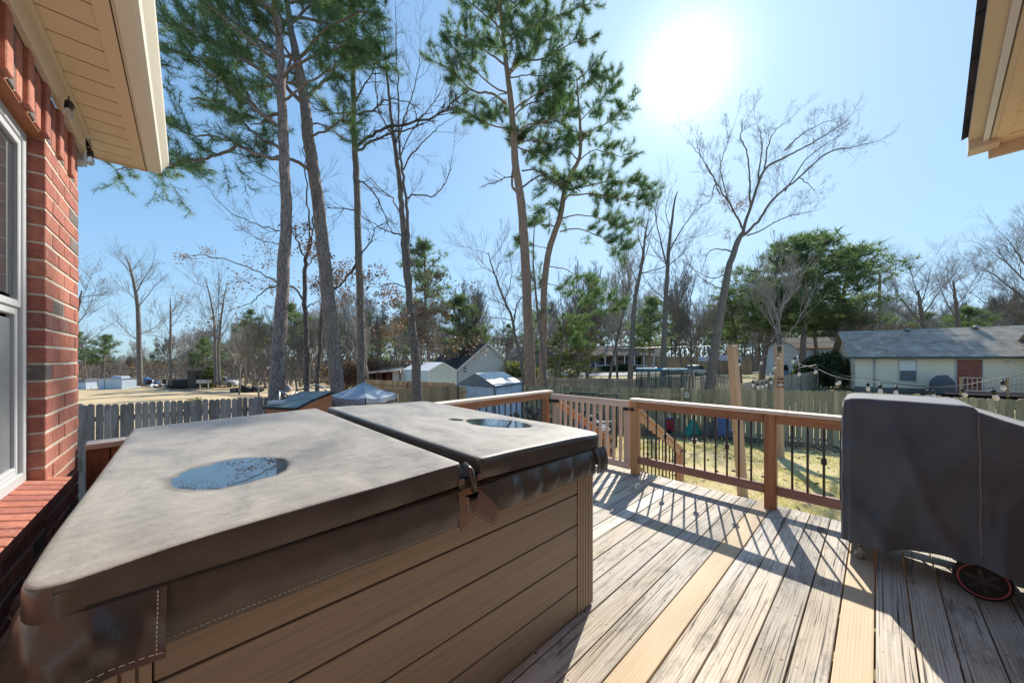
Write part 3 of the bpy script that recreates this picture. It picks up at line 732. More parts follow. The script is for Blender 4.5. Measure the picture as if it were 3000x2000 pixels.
# hinge strip sunk between the two halves
b = MB(); b.grid(lambda s, t_: (FU-.034+.092*s, CV0+.015+(CV1-CV0-.03)*t_, .968-.014*math.sin(s*math.pi)+.004*mnoise.noise(Vector((s*2, t_*9, 4)))), 6, 60); b.build('hinge_strip', M['vinyl'], cv, True)
b = MB(); b.box((FU+.012, (CV0+CV1)/2, .930), (.046, (CV1-CV0)/2-.01, .018)); b.build('hinge_core', M['vinyl'], cv, True)
# piping along the top edges of the visible faces
def edge(u, v): return ctop(min(max(u, CU0+.05), CU1-.05), min(max(v, CV0+.05), CV1-.05))
b = MB()
for (a, c) in ((CU0+.05, FU-.035), (FU+.06, CU1-.05)):
    b.tube([(a+(c-a)*k/24, CV0+.0035, edge(a+(c-a)*k/24, CV0)-.0185) for k in range(25)], .0035, 6)
b.tube([(CU1-.0035, CV0+.07+(CV1-CV0-.14)*k/24, edge(CU1, CV0+.07+(CV1-CV0-.14)*k/24)-.0185) for k in range(25)], .0035, 6)
b.tube([(CU0+.0035, CV0+.07+(CV1-CV0-.14)*k/24, edge(CU0, CV0+.07+(CV1-CV0-.14)*k/24)-.0185) for k in range(25)], .0035, 6)
b.build('piping', M['vinyl'], cv, True)
# skirts
def skirt(path, z0, z1, amp, out0, out1, seed, freq=7.0, name='skirt', n=60, mat='vinyl'):
    """path(t)->(point, outward normal)"""
    b = MB()
    def fn(s, t_):
        p, nr = path(s); z = z0+(z1-z0)*t_
        w = amp*(2.7*t_*(1-.90*t_))*(mnoise.noise(Vector((s*freq, t_*.8, seed)))*1.6+.5*mnoise.noise(Vector((s*freq*2.7+t_*1.5, t_, seed+5))))
        bulge = .010*math.sin(t_*math.pi)
        q = Vector(p)+Vector(nr)*(out0+(out1-out0)*t_+w+bulge); return (q.x, q.y, z)
    b.grid(fn, n, 12); b.grid(lambda s, t_: tuple(Vector(fn(s, t_))-Vector(path(s)[1])*.003), n, 12)
    o = b.build(name, M[mat], cv, True)
    bs_ = MB()
    L = (Vector(path(1)[0])-Vector(path(0)[0])).length; m = int(L/.011)
    for k in range(m):
        s = (k+.25)/m; p0 = Vector(fn(s, .9)); p1 = Vector(fn(min(1, s+.6/m), .9)); nr = Vector(path(s)[1])*.0015
        bs_.tube([p0+nr, p1+nr], .0009, 4, cap=False)
    bs_.fn = fn; return o, bs_
def line_path(p, q, nr): return lambda s: (Vector((p[0]+(q[0]-p[0])*s, p[1]+(q[1]-p[1])*s, 0)), Vector((*nr, 0)))
def corner_path(s):                          # wraps round the near left corner
    L1 = .118; L2 = .37; cc = .09; arc = cc*math.pi/2; tot = L1+arc+L2; d = s*tot
    if d < L1: return Vector((CU0+.09+L1-d, CV0, 0)), Vector((0, -1, 0))
    if d < L1+arc:
        an = (d-L1)/cc; return Vector((CU0+cc-cc*math.sin(an), CV0+cc-cc*math.cos(an), 0)), Vector((-math.sin(an), -math.cos(an), 0))
    return Vector((CU0, CV0+cc+(d-L1-arc), 0)), Vector((-1, 0, 0))
SB = MB()
def addst(bs_): 
    off = len(SB.v); SB.v += bs_.v; SB.rc += bs_.rc; SB.f += [[i+off for i in f] for f in bs_.f]; SB.uv += bs_.uv; SB.mi += bs_.mi; SB.sm += bs_.sm
for args in ((line_path((-.035, CV0), (FU-.045, CV0), (0, -1)), .912, .782, .007, -.002, .010, 1.0, 5.0),
             (line_path((FU+.13, CV0), (CU1-.10, CV0), (0, -1)), .912, .785, .012, .0, .016, 9.0, 11.0),
             (line_path((CU1, CV0+.03), (CU1, CV1-.05), (1, 0)), .912, .79, .010, .0, .015, 4.0, 7.0),
             (line_path((CU0, CV0+.46), (CU0, CV1-.05), (-1, 0)), .912, .79, .010, .0, .01, 4.0, 7.0)):
    o, s_ = skirt(*args); addst(s_)
o, s_ = skirt(corner_path, .912, .785, .045, .004, .062, 21.0, 5.0, n=90); addst(s_); cfn = s_.fn
o, s_ = skirt(lambda s: (Vector((CU1-.10+.10*min(1, s*1.6), CV0, 0)), Vector((.2 if s > .5 else 0, -1, 0))), .914, .778, .006, .012, .026, 3.0, 5.0, n=16); addst(s_)
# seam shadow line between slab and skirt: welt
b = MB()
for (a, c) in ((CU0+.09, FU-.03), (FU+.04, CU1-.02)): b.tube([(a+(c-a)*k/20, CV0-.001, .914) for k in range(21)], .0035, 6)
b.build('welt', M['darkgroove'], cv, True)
# loose tabs and rolled strap at the fold
b = MB()
b.poly([(FU-.05, CV0-.010, .905), (FU-.002, CV0-.014, .882), (FU-.008, CV0-.022, .775), (FU-.048, CV0-.018, .765)][::-1], .004)
b.build('tab', M['vinyl_in'], cv, True)
b = MB(); b.poly([(FU+.050, CV0-.012, .905), (FU+.145, CV0-.020, .80), (FU+.108, CV0-.028, .745), (FU+.006, CV0-.020, .825)], .004)
b.build('tab', M['vinyl_in'], cv, True)
b = MB(); b.poly([(FU+.050, CV0-.012, .912), (FU+.15, CV0-.006, .912), (FU+.15, CV0-.016, .795), (FU+.145, CV0-.018, .796)], .004); b.build('tab', M['vinyl'], cv, True)
for pts in ([(FU-.012, CV0-.018, .876), (FU-.016, CV0-.026, .783), (FU-.046, CV0-.022, .772)], [(FU+.014, CV0-.025, .826), (FU+.106, CV0-.033, .755), (FU+.134, CV0-.026, .80)]):
    for a, c in zip(pts[:-1], pts[1:]):
        a = Vector(a); c = Vector(c); m = int((c-a).length/.009)
        for k in range(m): SB.tube([a.lerp(c, k/m), a.lerp(c, (k+.6)/m)], .0009, 4, cap=False)
b = MB(); b.tube([(FU+.004, CV0+.03, 1.000), (FU+.006, CV0-.008, .985), (FU+.016, CV0-.014, .94), (FU+.024, CV0-.012, .90)], [.013, .014, .014, .013], 10)
b.build('rolled_strap', M['vinyl'], cv, True)
for uu in (FU-.035, FU+.055):
    b = MB(); b.box((uu, CV0-.004, .948), (.013, .004, .012)); b.build('zip_end', M['vinyl_in'], cv, True)
for k in range(15): SB.tube([Vector(cfn(.022, .04+.06*k))+Vector((0, -.0015, 0)), Vector(cfn(.022, .04+.06*k+.036))+Vector((0, -.0015, 0))], .0011, 4, cap=False)
for (a, c) in ((CU0+.08, FU-.03), (FU+.05, CU1-.05)):
    m = int((c-a)/.010)
    for k in range(m):
        u = a+(c-a)*k/m; SB.tube([(u, CV0+.006, edge(u, CV0)-.0075), (u+.006, CV0+.006, edge(u+.006, CV0)-.0075)], .0009, 4, cap=False)
SB.build('stitching', M['stitch'], cv, True)
# rain water standing in the dips of the cover
for (pu, pv, ru, rv, sd4), lb in zip(PUD, ('large oval rain puddle reflecting a branch on the near half of the cover', 'wide rain puddle reflecting trees on the far half of the cover', 'small dark puddle spot left of the wide puddle')):
    zc = cbase(pu, pv)-.0152; b = MB(); pts = []
    for k in range(48):
        an = 2*math.pi*k/48; a_ = ru*1.45*math.cos(an); c_ = rv*1.45*math.sin(an); pts.append((pu+a_*.92-c_*.25, pv+a_*.25+c_*.92, zc))
    b.poly(pts, .002, (0, 0, 1)); o = b.build('puddle', M['water'], None, True, loc=(pu, pv, zc)); tag(o, lb, 'puddle', 'rain puddles on the tub cover')
# ------------------------------------------------------------------ grill under its cover
gr = thing('barbecue_grill', 'wheeled barbecue grill hidden under a dark grey canvas cover', 'grill', (3.72, -.2, 0), True)
# stations along v: (v, ztop, u_front_top, u_front_bottom, zhem)
ST = [(.175, 1.10, 3.50, 3.50, .12), (.165, 1.135, 3.475, 3.475, .115), (.13, 1.146, 3.455, 3.44, .11), (.05, 1.150, 3.45, 3.42, .14), (-.10, 1.150, 3.43, 3.39, .185), (-.25, 1.148, 3.41, 3.37, .225), (-.36, 1.146, 3.395, 3.36, .235),
      (-.395, 1.138, 3.39, 3.36, .24), (-.415, 1.112, 3.39, 3.36, .24), (-.50, 1.075, 3.385, 3.35, .225), (-.65, 1.02, 3.38, 3.34, .16), (-.82, .965, 3.375, 3.34, .15), (-.98, .93, 3.38, 3.35, .16), (-1.03, .90, 3.40, 3.38, .17)]
def grill_pt(s, t_):
    x = s*(len(ST)-1); i = min(int(x), len(ST)-2); q = x-i
    a = [ST[i][k]+(ST[i+1][k]-ST[i][k])*q for k in range(5)]
    v, zt, uf, ub, zh = a; ubk = 3.995
    # section path: front hem -> front top -> back top -> back hem
    L1 = zt-zh; L2 = ubk-uf; tot = 2*L1+L2; d = t_*tot; Rr = .035
    if d < L1: z = zh+d; f_ = (z-zh)/L1; u = ub+(uf-ub)*f_; 
    elif d < L1+L2: u = uf+(d-L1); z = zt
    else: z = zt-(d-L1-L2); u = ubk
    # soften the top front edge
    if zt-z < Rr and abs(u-uf) < Rr and d < L1+Rr:
        da = Rr-(zt-z); db = Rr-max(0, u-uf); m_ = max(abs(da), abs(db)); l = math.hypot(da, db)
        if l > 1e-6 and da > 0 and db > 0: z = zt-Rr+da*m_/l; u = uf+Rr-db*m_/l
    lo = max(0, min(1, (zt-z)/max(.1, L1)))
    if d < L1:
        wr = .075*lo**.7*mnoise.noise(Vector((v*2.2, z*1.6, 3)))-.055*lo**.8*(1-min(1, 5*abs(mnoise.noise(Vector((v*1.6+z*1.1, z*1.3-v*.4, 31))))))-.040*lo**.5*(1-min(1, 7*abs(mnoise.noise(Vector((v*2.6-z*.8, z*1.0+v*1.2, 47))))))+.016*mnoise.noise(Vector((v*5+z*2.5, z*3.2, 8)))*lo+.010*mnoise.noise(Vector((v*3-z*4, z*6, 12)))
        u += wr-.012*lo
    zz = z+.004*mnoise.noise(Vector((v*6, u*6, 2)))
    vv = v+(.02*mnoise.noise(Vector((u*5, z*4, 5)))*lo if s < .12 else 0)+(.018*lo if s < .1 else 0)
    return (u, vv, zz)
b = MB(); b.grid(grill_pt, 78, 90)
# left end closed, right end closed
def endcap(s):
    b.grid(lambda p, q: tuple(Vector(grill_pt(s, q*.5)).lerp(Vector(grill_pt(s, 1-q*.5)), p)), 12, 30)
endcap(0.0); endcap(1.0)
b.build('canvas_cover', M['canvas'], gr, True)
b = MB()
for s_, o_ in ((.062, 0), (.072, .004), (.592, 0), (.603, .004)):
    pts = [Vector(grill_pt(s_+.006*math.sin(k*.35), .02+.36*k/60))+Vector((-.003, 0, 0)) for k in range(61)]; b.tube(pts, .0013, 5)
pts = [Vector(grill_pt(.64+.36*k/30, .27))+Vector((-.003, 0, .0)) for k in range(31)]; b.tube(pts, .0012, 5)
b.build('seam', mat_plain('pale_seam_thread', (.24, .24, .25), .8, .1), gr, True)
M['spoke'] = mat_plain('dark_grey_spokes', (.05, .05, .053), .35, .05)
def wheel(u, v, rad, big=True):
    w = None
    b = MB(); b.lathe((u-.018, v, rad), [(rad*.80, 0), (rad*.97, .002), (rad, .010), (rad, .030), (rad*.97, .038), (rad*.8, .040)], 40, (1, 0, 0))
    wq = b.build('wheel', M['rubber'], gr, True)
    b = MB()
    ring = lambda r0, r1, uu: [(r0, uu), (r1, uu)]
    n = 40; base = 0
    for rr0, rr1, du in ((rad*.80, rad*.86, -.0205),):
        for k in range(n):
            a0, a1 = 2*math.pi*k/n, 2*math.pi*(k+1)/n
            b.poly([(u+du, v+rr0*math.cos(a0), rad+rr0*math.sin(a0)), (u+du, v+rr1*math.cos(a0), rad+rr1*math.sin(a0)), (u+du, v+rr1*math.cos(a1), rad+rr1*math.sin(a1)), (u+du, v+rr0*math.cos(a1), rad+rr0*math.sin(a1))], .003, (-1, 0, 0), r=.5)
    b.build('red_band', M['pink'], wq, True)
    b = MB(); b.lathe((u-.021, v, rad), [(rad*.14, 0), (rad*.14, .04)], 16, (1, 0, 0))
    for k in range(6):
        a = 2*math.pi*k/6+.3; b.bar((u-.019, v+rad*.10*math.cos(a), rad+rad*.10*math.sin(a)), (u-.012, v+rad*.82*math.cos(a), rad+rad*.82*math.sin(a)), .016, .008, (1, 0, 0))
    b.build('hub', M['spoke'], wq, True)
wheel(3.44, -.43, .112); wheel(3.92, -.43, .112)
for (u, v) in ((3.50, .085), (3.90, .085)):
    b = MB(); b.lathe((u-.011, v, .03), [(.02, 0), (.03, .002), (.03, .02), (.02, .022)], 18, (1, 0, 0)); b.box((u, v, .068), (.014, .012, .018)); b.tube([(u, v, .06), (u, v, .16)], .008, 8)
    b.box((u-.016, v, .05), (.002, .012, .026)); b.build('caster', M['steel'], gr, True)
b = MB(); b.box((3.72, -.2, .34), (.2, .30, .12)); b.build('grill_body', M['black'], gr, True); b = MB(); b.box((3.72, -.2, .95), (.19, .3, .10)); b.build('lid', M['black'], gr, True)

# ------------------------------------------------------------------ the brick house
hs = thing('brick_house', 'red brick house with tan soffit and white framed window at the left', 'house', (-.45, 1.0, 0), True)
b = MB(); WU = -.45
ZB, CR = -1.1, .0757
def bricks(v0, v1, z0, z1, off0=0.0):
    k = 0; z = z1
    while z-CR > z0-1e-4:
        v = v0-(.1075 if k % 2 else 0)
        while v < v1-1e-4:
            a, c = max(v, v0), min(v+.2045, v1)
            if c-a > .025:
                du = rng.uniform(-.0015, .0025)
                b.box((WU-.045+du, (a+c)/2, z-CR/2), (.045, (c-a)/2, CR/2-.0048), Matrix.Rotation(rng.uniform(-.004, .004), 3, 'X'), None, 0, 0)
            v += .215
        z -= CR; k += 1
WV0, WV1, WZ0, WZ1 = 1.05, 2.515, .905, 2.385
bricks(WV1, 3.14, ZB, WZ1); bricks(-3.0, WV0, ZB, WZ1); bricks(WV0+.01, WV1-.01, ZB, WZ0-.075)
# soldier course with proud bricks
v = -3.0; k = 0
while v < 3.13:
    proud = .013 if k % 3 == 0 else 0.0; dark = .92 if k % 3 == 1 else rng.uniform(0, .8)
    b.box((WU-.045+proud, v+.036, 2.392+.112), (.045, .0325, .112), None, dark); v += .0757; k += 1
# sloping sill of rowlock bricks
v = WV0-.05; sr = Matrix.Rotation(R(14), 3, 'Y')
while v < WV1+.05:
    b.box((WU-.035, v+.035, WZ0-.040), (.095, .0325, .033), sr, rng.uniform(0, .75)); v += .0757
# end return and mortar body
z = WZ1; k = 0
while z-CR > ZB:
    u = -1.6+(.1 if k % 2 else 0)
    while u < WU-.13:
        ue = min(u+.2, WU-.10); b.box(((u+ue)/2, 3.14-.045, z-CR/2), ((ue-u)/2, .045, CR/2-.0048)); u += .215
    z -= CR; k += 1
wl = b.build('brickwork', M['brick'], hs, True); bevel(wl, .0035, 1)
b = MB()
b.box((WU-.0495, (WV1+.004+3.136)/2, (ZB+2.6)/2), (.0465, (3.136-WV1-.004)/2, (2.6-ZB)/2)); b.box((WU-.0495, (-3.0+WV0-.004)/2, (ZB+2.6)/2), (.0465, (WV0-.004+3.0)/2, (2.6-ZB)/2))
b.box((WU-.0495, (WV0+WV1)/2, (ZB+WZ0-.08)/2), (.0465, (WV1-WV0)/2+.003, (WZ0-.08-ZB)/2)); b.box((WU-.0535, (WV0+WV1)/2, 2.5), (.0455, (WV1-WV0)/2+.003, .10)); b.box((WU-.049, .07, 2.505), (.0455, 3.065, .112))
b.box((-1.1, 3.14-.053, .75), (.60, .0465, 1.85)); b.box((WU-.045, (WV0+WV1)/2, WZ0-.07), (.06, (WV1-WV0)/2, .03), sr)
b.build('mortar', M['mortar'], hs, True)
b = MB(); b.box((WU-.055, (WV0+WV1)/2, 2.390), (.048, (WV1-WV0)/2+.06, .0045)); b.build('lintel', M['lintel'], hs, True)
b = MB(); b.box((-1.15, .0, .7), (.58, 3.0, 1.9)); b.build('house_body', M['mortar'], hs, True)
wn = MB(); wu = -.522
for (v0, v1, z0, z1, pu) in ((WV0, WV1, WZ0-.01, WZ0+.038, 0), (WV0, WV1, WZ1-.045, WZ1, 0), (WV1-.042, WV1, WZ0, WZ1, .001), (WV0, WV0+.042, WZ0, WZ1, .001)):
    wn.box((wu+pu, (v0+v1)/2, (z0+z1)/2), (.022, (v1-v0)/2, (z1-z0)/2))
zm = 1.635
for (z0, z1, pu) in ((zm, WZ1-.045, .004), (WZ0+.038, zm, -.004)):
    for (a0, a1, c0, c1) in ((WV1-.068, WV1-.042, z0, z1), (WV0+.042, WV0+.068, z0, z1), (WV0+.068, WV1-.068, z0, z0+.03), (WV0+.068, WV1-.068, z1-.03, z1)):
        wn.box((wu+pu, (a0+a1)/2, (c0+c1)/2), (.012, (a1-a0)/2, (c1-c0)/2))
wf = bevel(wn.build('window', M['white'], hs, True), .003)
b = MB(); b.box((wu-.002, (WV0+WV1)/2, (zm+WZ1)/2), (.003, (WV1-WV0)/2-.06, (WZ1-zm)/2-.05)); b.build('pane', M['pane'], wf, True)
b = MB(); b.box((wu-.008, (WV0+WV1)/2, (zm+WZ0)/2), (.003, (WV1-WV0)/2-.06, (zm-WZ0)/2-.045)); b.build('screen', M['screen'], wf, True)
# frieze, soffit, fascia, gutter, roof
VE = 3.47; SU1 = -.205; SZ = 2.73
b = MB(); b.box((WU+.014, (-3+3.15)/2, 2.668), (.012, 3.15/2+1.5, .058)); b.box((WU+.03, .075, 2.716), (.014, 3.075, .013)); bevel(b.build('frieze_board', M['tanfascia'], hs, True), .003)
b = MB(); v = -3.0; k = 0
while v < VE-.07:
    b.box((-.345, v+.0655, SZ+.006), (.115, .0635, .006), None, .5); v += .135; k += 1
b.box((-.345, (v+VE)/2, SZ+.006), (.115, (VE-v)/2, .006), None, .5)
b.box((-.23, (VE-3)/2, SZ-.001), (.024, (VE+3)/2, .0035), None, .5); b.box((WU-.2, VE-.17, SZ+.006), (.22, .17, .006), None, .5)
b.build('soffit', M['tan'], hs, True)
b = MB(); b.box((-.33, .2, SZ+.016), (.16, VE-.2, .003)); b.build('soffit_backing', M['darkgroove'], hs, True)
prof = [(-.196, SZ+.004), (-.192, SZ-.004), (-.145, SZ-.004), (-.128, SZ+.006), (-.122, SZ+.03), (-.105, SZ+.055), (-.092, SZ+.075), (-.090, SZ+.105), (-.098, SZ+.110), (-.102, SZ+.104), (-.108, SZ+.075), (-.12, SZ+.06), (-.135, SZ+.03), (-.19, SZ+.01)]
b = MB(); n = len(prof)
for v in (-3.0, VE):
    for (u, z) in prof: b.v.append(Vector((u, v, z))); b.rc.append((.5, 0, .5, 1))
for i in range(n): b.face([i, (i+1) % n, n+(i+1) % n, n+i], None, 0, False)
b.face(list(range(n))); b.face([n+i for i in range(n)][::-1]); b.build('gutter', M['cream'], hs, True)
b = MB(); b.box((-.198, .235, SZ+.055), (.004, VE-.235, .055)); b.box((-.33, VE+.004, SZ+.04), (.135, .004, .05)); b.build('fascia', M['tanfascia'], hs, True)
b = MB(); b.poly([(-.12, -3, SZ+.118), (-.12, VE+.02, SZ+.118), (-2.2, VE+.02, SZ+1.15), (-2.2, -3, SZ+1.15)], .03, (1, 0, 2)); b.build('roof', M['darkshingle'], hs, True)
b = MB(); b.lathe((-.47, 3.19, 2.55), [(.03, 0), (.045, .02), (.045, .1), (.03, .12)], 12); b.box((-.47, 3.19, 2.60), (.04, .045, .035)); b.build('wall_fixture', M['white'], hs, True)  # white gutter elbow behind the wall corner, not a lamp
# right wing: the corner of its roof comes in at the right
wg_ = thing('roof_wing', 'tan soffit corner of the roof at the top right', 'roof', (3.2, -.9, 2.7), True)
c0, c1, c2 = Vector((3.60, -.385, SZ)), Vector((2.13, -.275, SZ)), Vector((-.2, -.10, SZ))
c0, c1, c2 = [c+Vector((-.01, -.065, 0)) for c in (c0, c1, c2)]; e = (c2-c0).normalized(); nv = Vector((-e.y, e.x, 0)); nv = nv if nv.y > 0 else -nv      # outward
inn = -nv
b = MB()
def strip(o0, o1, z0, thick=.01):
    pass
L = (c2-c0).length
k = 0
while k*.135 < L-.2:
    p = c0+e*(.17+k*.135); q = p+inn*.85; b.bar(p+inn*.085+Vector((0, 0, .006)), q+Vector((0, 0, .006)), .129, .010, r=.5); k += 1
b.bar(c0+e*.0+inn*.065+Vector((0, 0, .001)), c2+inn*.065+Vector((0, 0, .001)), .045, .012, r=.5); b.bar(c0+e*.055+Vector((0, 0, .002)), c0+e*.055+inn*1.6+Vector((0, 0, .002)), .11, .013, r=.5)
b.build('soffit', M['tan'], wg_, True)
b = MB(); b.bar(c0+inn*.45+e*.1+Vector((0, 0, .022)), c2+inn*.45+Vector((0, 0, .022)), .8, .006); b.build('soffit_backing', M['darkgroove'], wg_, True)
b = MB(); b.bar(c0+inn*.034+Vector((0, 0, .03)), c2+inn*.034+Vector((0, 0, .03)), .022, .062); b.bar(c0-e*.004+inn*.02, c0-e*.004+inn*1.6, .02, .15); b.bar(c0+e*.0+Vector((0, 0, .035)), c0+e*.11+Vector((0, 0, .035)), .115, .13)
bevel(b.build('fascia', M['tanfascia'], wg_, True), .003)
b = MB(); b.bar(c0+e*.09+inn*.006+Vector((0, 0, .004)), c2+inn*.006+Vector((0, 0, .004)), .022, .012); b.build('lit_gutter_strip', M['whitepaint'], wg_, True)  # white colour stands in for sunlight on the gutter lip
b = MB(); b.bar(c0+e*.11-inn*.03+Vector((0, 0, .045)), c2-inn*.03+Vector((0, 0, .045)), .055, .045); b.build('gutter', M['tanfascia'], wg_, True)
b = MB(); a0 = c0+e*.05-inn*.075; a1 = c2-inn*.075
b.poly([a0+Vector((0, 0, .085)), a1+Vector((0, 0, .085)), a1+inn*1.8+Vector((0, 0, .85)), a0+inn*1.8+Vector((0, 0, .85))], .022, (0, -.4, 1)); b.build('roof', M['darkshingle'], wg_, True)
b = MB(); b.box((1.4, -2.2, .85), (1.78, 1.3, 1.85)); b.build('wall', M['farbrick'], wg_, True)

# string lights under the eave
sl1 = thing('string_lights', 'black string lights with two clear bulbs under the tan soffit', 'string lights', (-.42, 2.0, 2.7), True)
def on_plane(x, y, u=-.41):
    """photo pixel on the vertical plane u"""
    a = (x-1500)/F; d = u/(a*cP+sP); X = a*d; return Vector((X*cP+d*sP, -X*sP+d*cP, CZ+(HY-y)/F*d))
wpts = [on_plane(*p, -.415) for p in ((60, -60), (120, 90), (180, 222), (200, 262), (215, 310), (250, 368), (258, 395), (264, 420), (268, 430))]
b = MB(); b.tube(wpts, .003, 6); b.build('wire', M['black'], sl1, True)
def bulb(parent, p, s=1.0, frame=True, tilt=(0, 0, -1), far=False):
    p = Vector(p); t_ = Vector(tilt).normalized()
    b = MB(); b.tube([p, p+t_*.028*s], .0035*s, 6); b.lathe(p+t_*.025*s, [(.008*s, 0), (.016*s, .006*s), (.019*s, .03*s), (.019*s, .055*s)], 12, t_); so_ = b.build('socket', M['black'], parent, frame)
    b = MB(); b.lathe(p+t_*.080*s, [(.014*s, 0), (.017*s, .012*s), (.023*s, .035*s), (.022*s, .052*s), (.012*s, .066*s), (.003*s, .070*s)], 14, t_); b.build('bulb', M['bulbwhite'] if far else M['bulbglass'], parent, frame)
M['bulbwhite'] = mat_plain('pale_frosted_bulb', (.75, .74, .70), .25, .03)
q = on_plane(200, 262, -.415); b = MB(); b.lathe(q+Vector((.012, 0, .02)), [(.012, 0), (.014, .006), (.004, .01)], 10, (1, .3, 0)); b.build('mounting_cup', M['black'], sl1, True)
bulb(sl1, on_plane(201, 283, -.40), .72); bulb(sl1, on_plane(265, 430, -.40), .72)

# pale equipment standing at the far left edge, only its edge in view
eq = thing('appliance_cart', 'pale equipment panel on a leg at the left edge beside the tub', 'cart', (-.36, .78, 0), True)
b = MB(); b.box((-.372, .775, 1.085), (.045, .10, .105)); bevel(b.build('panel', mat_plain('pale_green_grey_panel', (.55, .62, .62), .4, .04), eq, True), .012, 3)
b = MB(); b.tube([(-.372, .86, .985), (-.372, .83, .70), (-.372, .80, .3), (-.372, .80, .01)], [.032, .024, .02, .02], 12); b.build('leg', M['whitepaint'], eq, True)
b = MB(); b.box((-.372, .72, .45), (.04, .12, .25)); b.build('basket', M['black'], eq, True)
# ------------------------------------------------------------------ fences
def fence(name, label, pts, mat, pw=.14, gap=.006, railside=None, postmat=None, dog=True, seed=1, tilt=.008, group='wooden fences', postevery=2.4, hv=.02):
    """pts: (x, y, ztop, zbot) plan polyline; railside +1/-1 puts rails and posts on that side, seen from the left of travel"""
    r_ = random.Random(seed); mid = pts[len(pts)//2]
    f = thing(name, label, 'fence', (mid[0], mid[1], mid[3]), group=group)
    b = MB()
    for A, B in zip(pts[:-1], pts[1:]):
        a = Vector(A[:2]).to_3d(); c = Vector(B[:2]).to_3d(); L = (c-a).length; d = (c-a)/L; nr = Vector((-d.y, d.x, 0))*(railside or 1)
        n = max(1, int(L/(pw+gap)))
        for k in range(n):
            t_ = (k+.5)/n; p = a+d*L*t_; zt = A[2]+(B[2]-A[2])*t_+r_.uniform(-hv, hv)*.5; zb = A[3]+(B[3]-A[3])*t_; w = pw/2*r_.uniform(.96, 1.02)
            tl = r_.uniform(-tilt, tilt); base = len(b.v); cs = .03 if dog else .0
            prof = [(-w, zb), (w, zb), (w+tl, zt-cs), (w*.45+tl, zt), (-w*.45+tl, zt), (-w+tl, zt-cs)] if dog else [(-w, zb), (w, zb), (w+tl, zt), (-w+tl, zt)]
            m = len(prof); rr = r_.random(); g3 = r_.random()
            for off in (0.0, -.016):
                for (x_, z_) in prof: b.v.append(p+d*x_+nr*off+Vector((0, 0, z_))); b.rc.append((rr, 0, g3, 1))
            uvf = [(z_, x_) for x_, z_ in prof]
            b.face([base+i for i in range(m)], uvf); b.face([base+m+i for i in range(m)][::-1], uvf[::-1])
            for i in range(m):
                j = (i+1) % m; b.face([base+i, base+m+i, base+m+j, base+j], [uvf[i], (uvf[i][0], uvf[i][1]+.016), (uvf[j][0], uvf[j][1]+.016), uvf[j]])
        for fz in (.12, .5, .86):
            if railside is None and fz == .5: continue
            rb = MB(); za = A[3]+(A[2]-A[3])*fz; zc = B[3]+(B[2]-B[3])*fz; o_ = nr*.019
            rb.bar(a+o_+Vector((0, 0, za)), c+o_+Vector((0, 0, zc)), .036, .085); rb.build('rail', postmat or mat, f)
        m = max(1, int(round(L/postevery)))
        for k in range(m+1):
            if k == m and B is not pts[-1]: continue
            t_ = k/m; p = a+d*L*t_+nr*.085; zt = A[2]+(B[2]-A[2])*t_-.03; zb = A[3]+(B[3]-A[3])*t_
            pb = MB(); pb.box((p.x, p.y, (zt+zb)/2), (.045, .045, (zt-zb)/2+.05), Matrix.Rotation(math.atan2(d.y, d.x), 3, 'Z')); pb.build('post', postmat or mat, f)
    b.build('pickets', mat, f); return f
G = lambda x, y, dz=-.05: tz(x, y)+dz
fence('picket_fence', 'grey weathered dog-ear picket fence at the left beyond the railing', [(-13.2, 1.0, .62, G(-13, 1)), (-7.8, 6.2, .60, G(-7.8, 6.2)), (-5.75, 8.3, .54, G(-5.8, 8.3)), (-4.6, 10.2, .42, G(-4.6, 10))], M['greyfence'], .093, .003, None, seed=3, tilt=.007, hv=.03)
fence('privacy_fence', 'brown cedar fence panels between the blue canopy and the gable tent', [(-6.2, 13.2, .28, G(-6.2, 13.2)), (-4.5, 13.8, .26, G(-4.5, 13.8)), (-2.4, 14.75, .32, G(-2.4, 14.7))], M['brownfence'], .14, .003, None, dog=False, seed=4, hv=.01)
fence('privacy_fence', 'reddish brown fence with posts showing in front of the pale metal shed', [(-8.2, 18.8, .34, G(-8, 18.8)), (-2.9, 17.4, .24, G(-2.9, 17.2))], M['brownfence'], .14, .003, -1, dog=False, seed=5)
fence('back_fence', 'mossy back fence with its posts and rails on the near side', [(-2.9, 17.2, .10, G(-2.9, 17.2)-.2), (2.37, 15.97, .19, -1.65), (6.6, 13.35, .29, -1.52)], M['mossfence'], .14, .004, -1, seed=6, postevery=1.75)
fence('back_fence', 'mossy green dog-ear back fence behind the two tall posts', [(6.6, 13.35, .30, -1.5), (10.28, 11.05, .42, -1.4), (13.47, 9.07, .36, -1.32), (17.0, 6.8, .36, -1.3)], M['mossfence'], .145, .009, None, seed=7, tilt=.012, hv=.03)
fence('far_fence', 'tan board fence in the neighbouring yard left of the trampoline', [(-1.0, 24.3, .16, G(-1, 24)), (1.9, 24, .18, G(2, 24)), (8.9, 23.4, .10, G(8.9, 23))], M['tanfence'], .14, .002, -1, dog=False, seed=8)
fence('far_fence', 'greyish picket fence behind the trampoline and the leaning bare tree', [(8.9, 24.5, .22, G(9, 24)), (16.5, 25.5, .24, G(16, 25))], M['tanfence'], .11, .03, None, seed=9)
fence('side_fence', 'grey side fence with rails showing that climbs toward the cream house', [(9.2, 15.4, .18, G(9.4, 15.6)), (16.5, 21.2, .38, G(16.5, 21.2)), (24.1, 27.3, .52, G(24, 27))], M['tanfence'], .14, .004, -1, seed=10)
fence('far_fence', 'dim brown board fence far behind the parked pale car', [(26, 60, 1.15, G(26, 60)), (39, 56, 1.1, G(39, 56))], M['brownfence'], .2, .0, None, dog=False, seed=11)
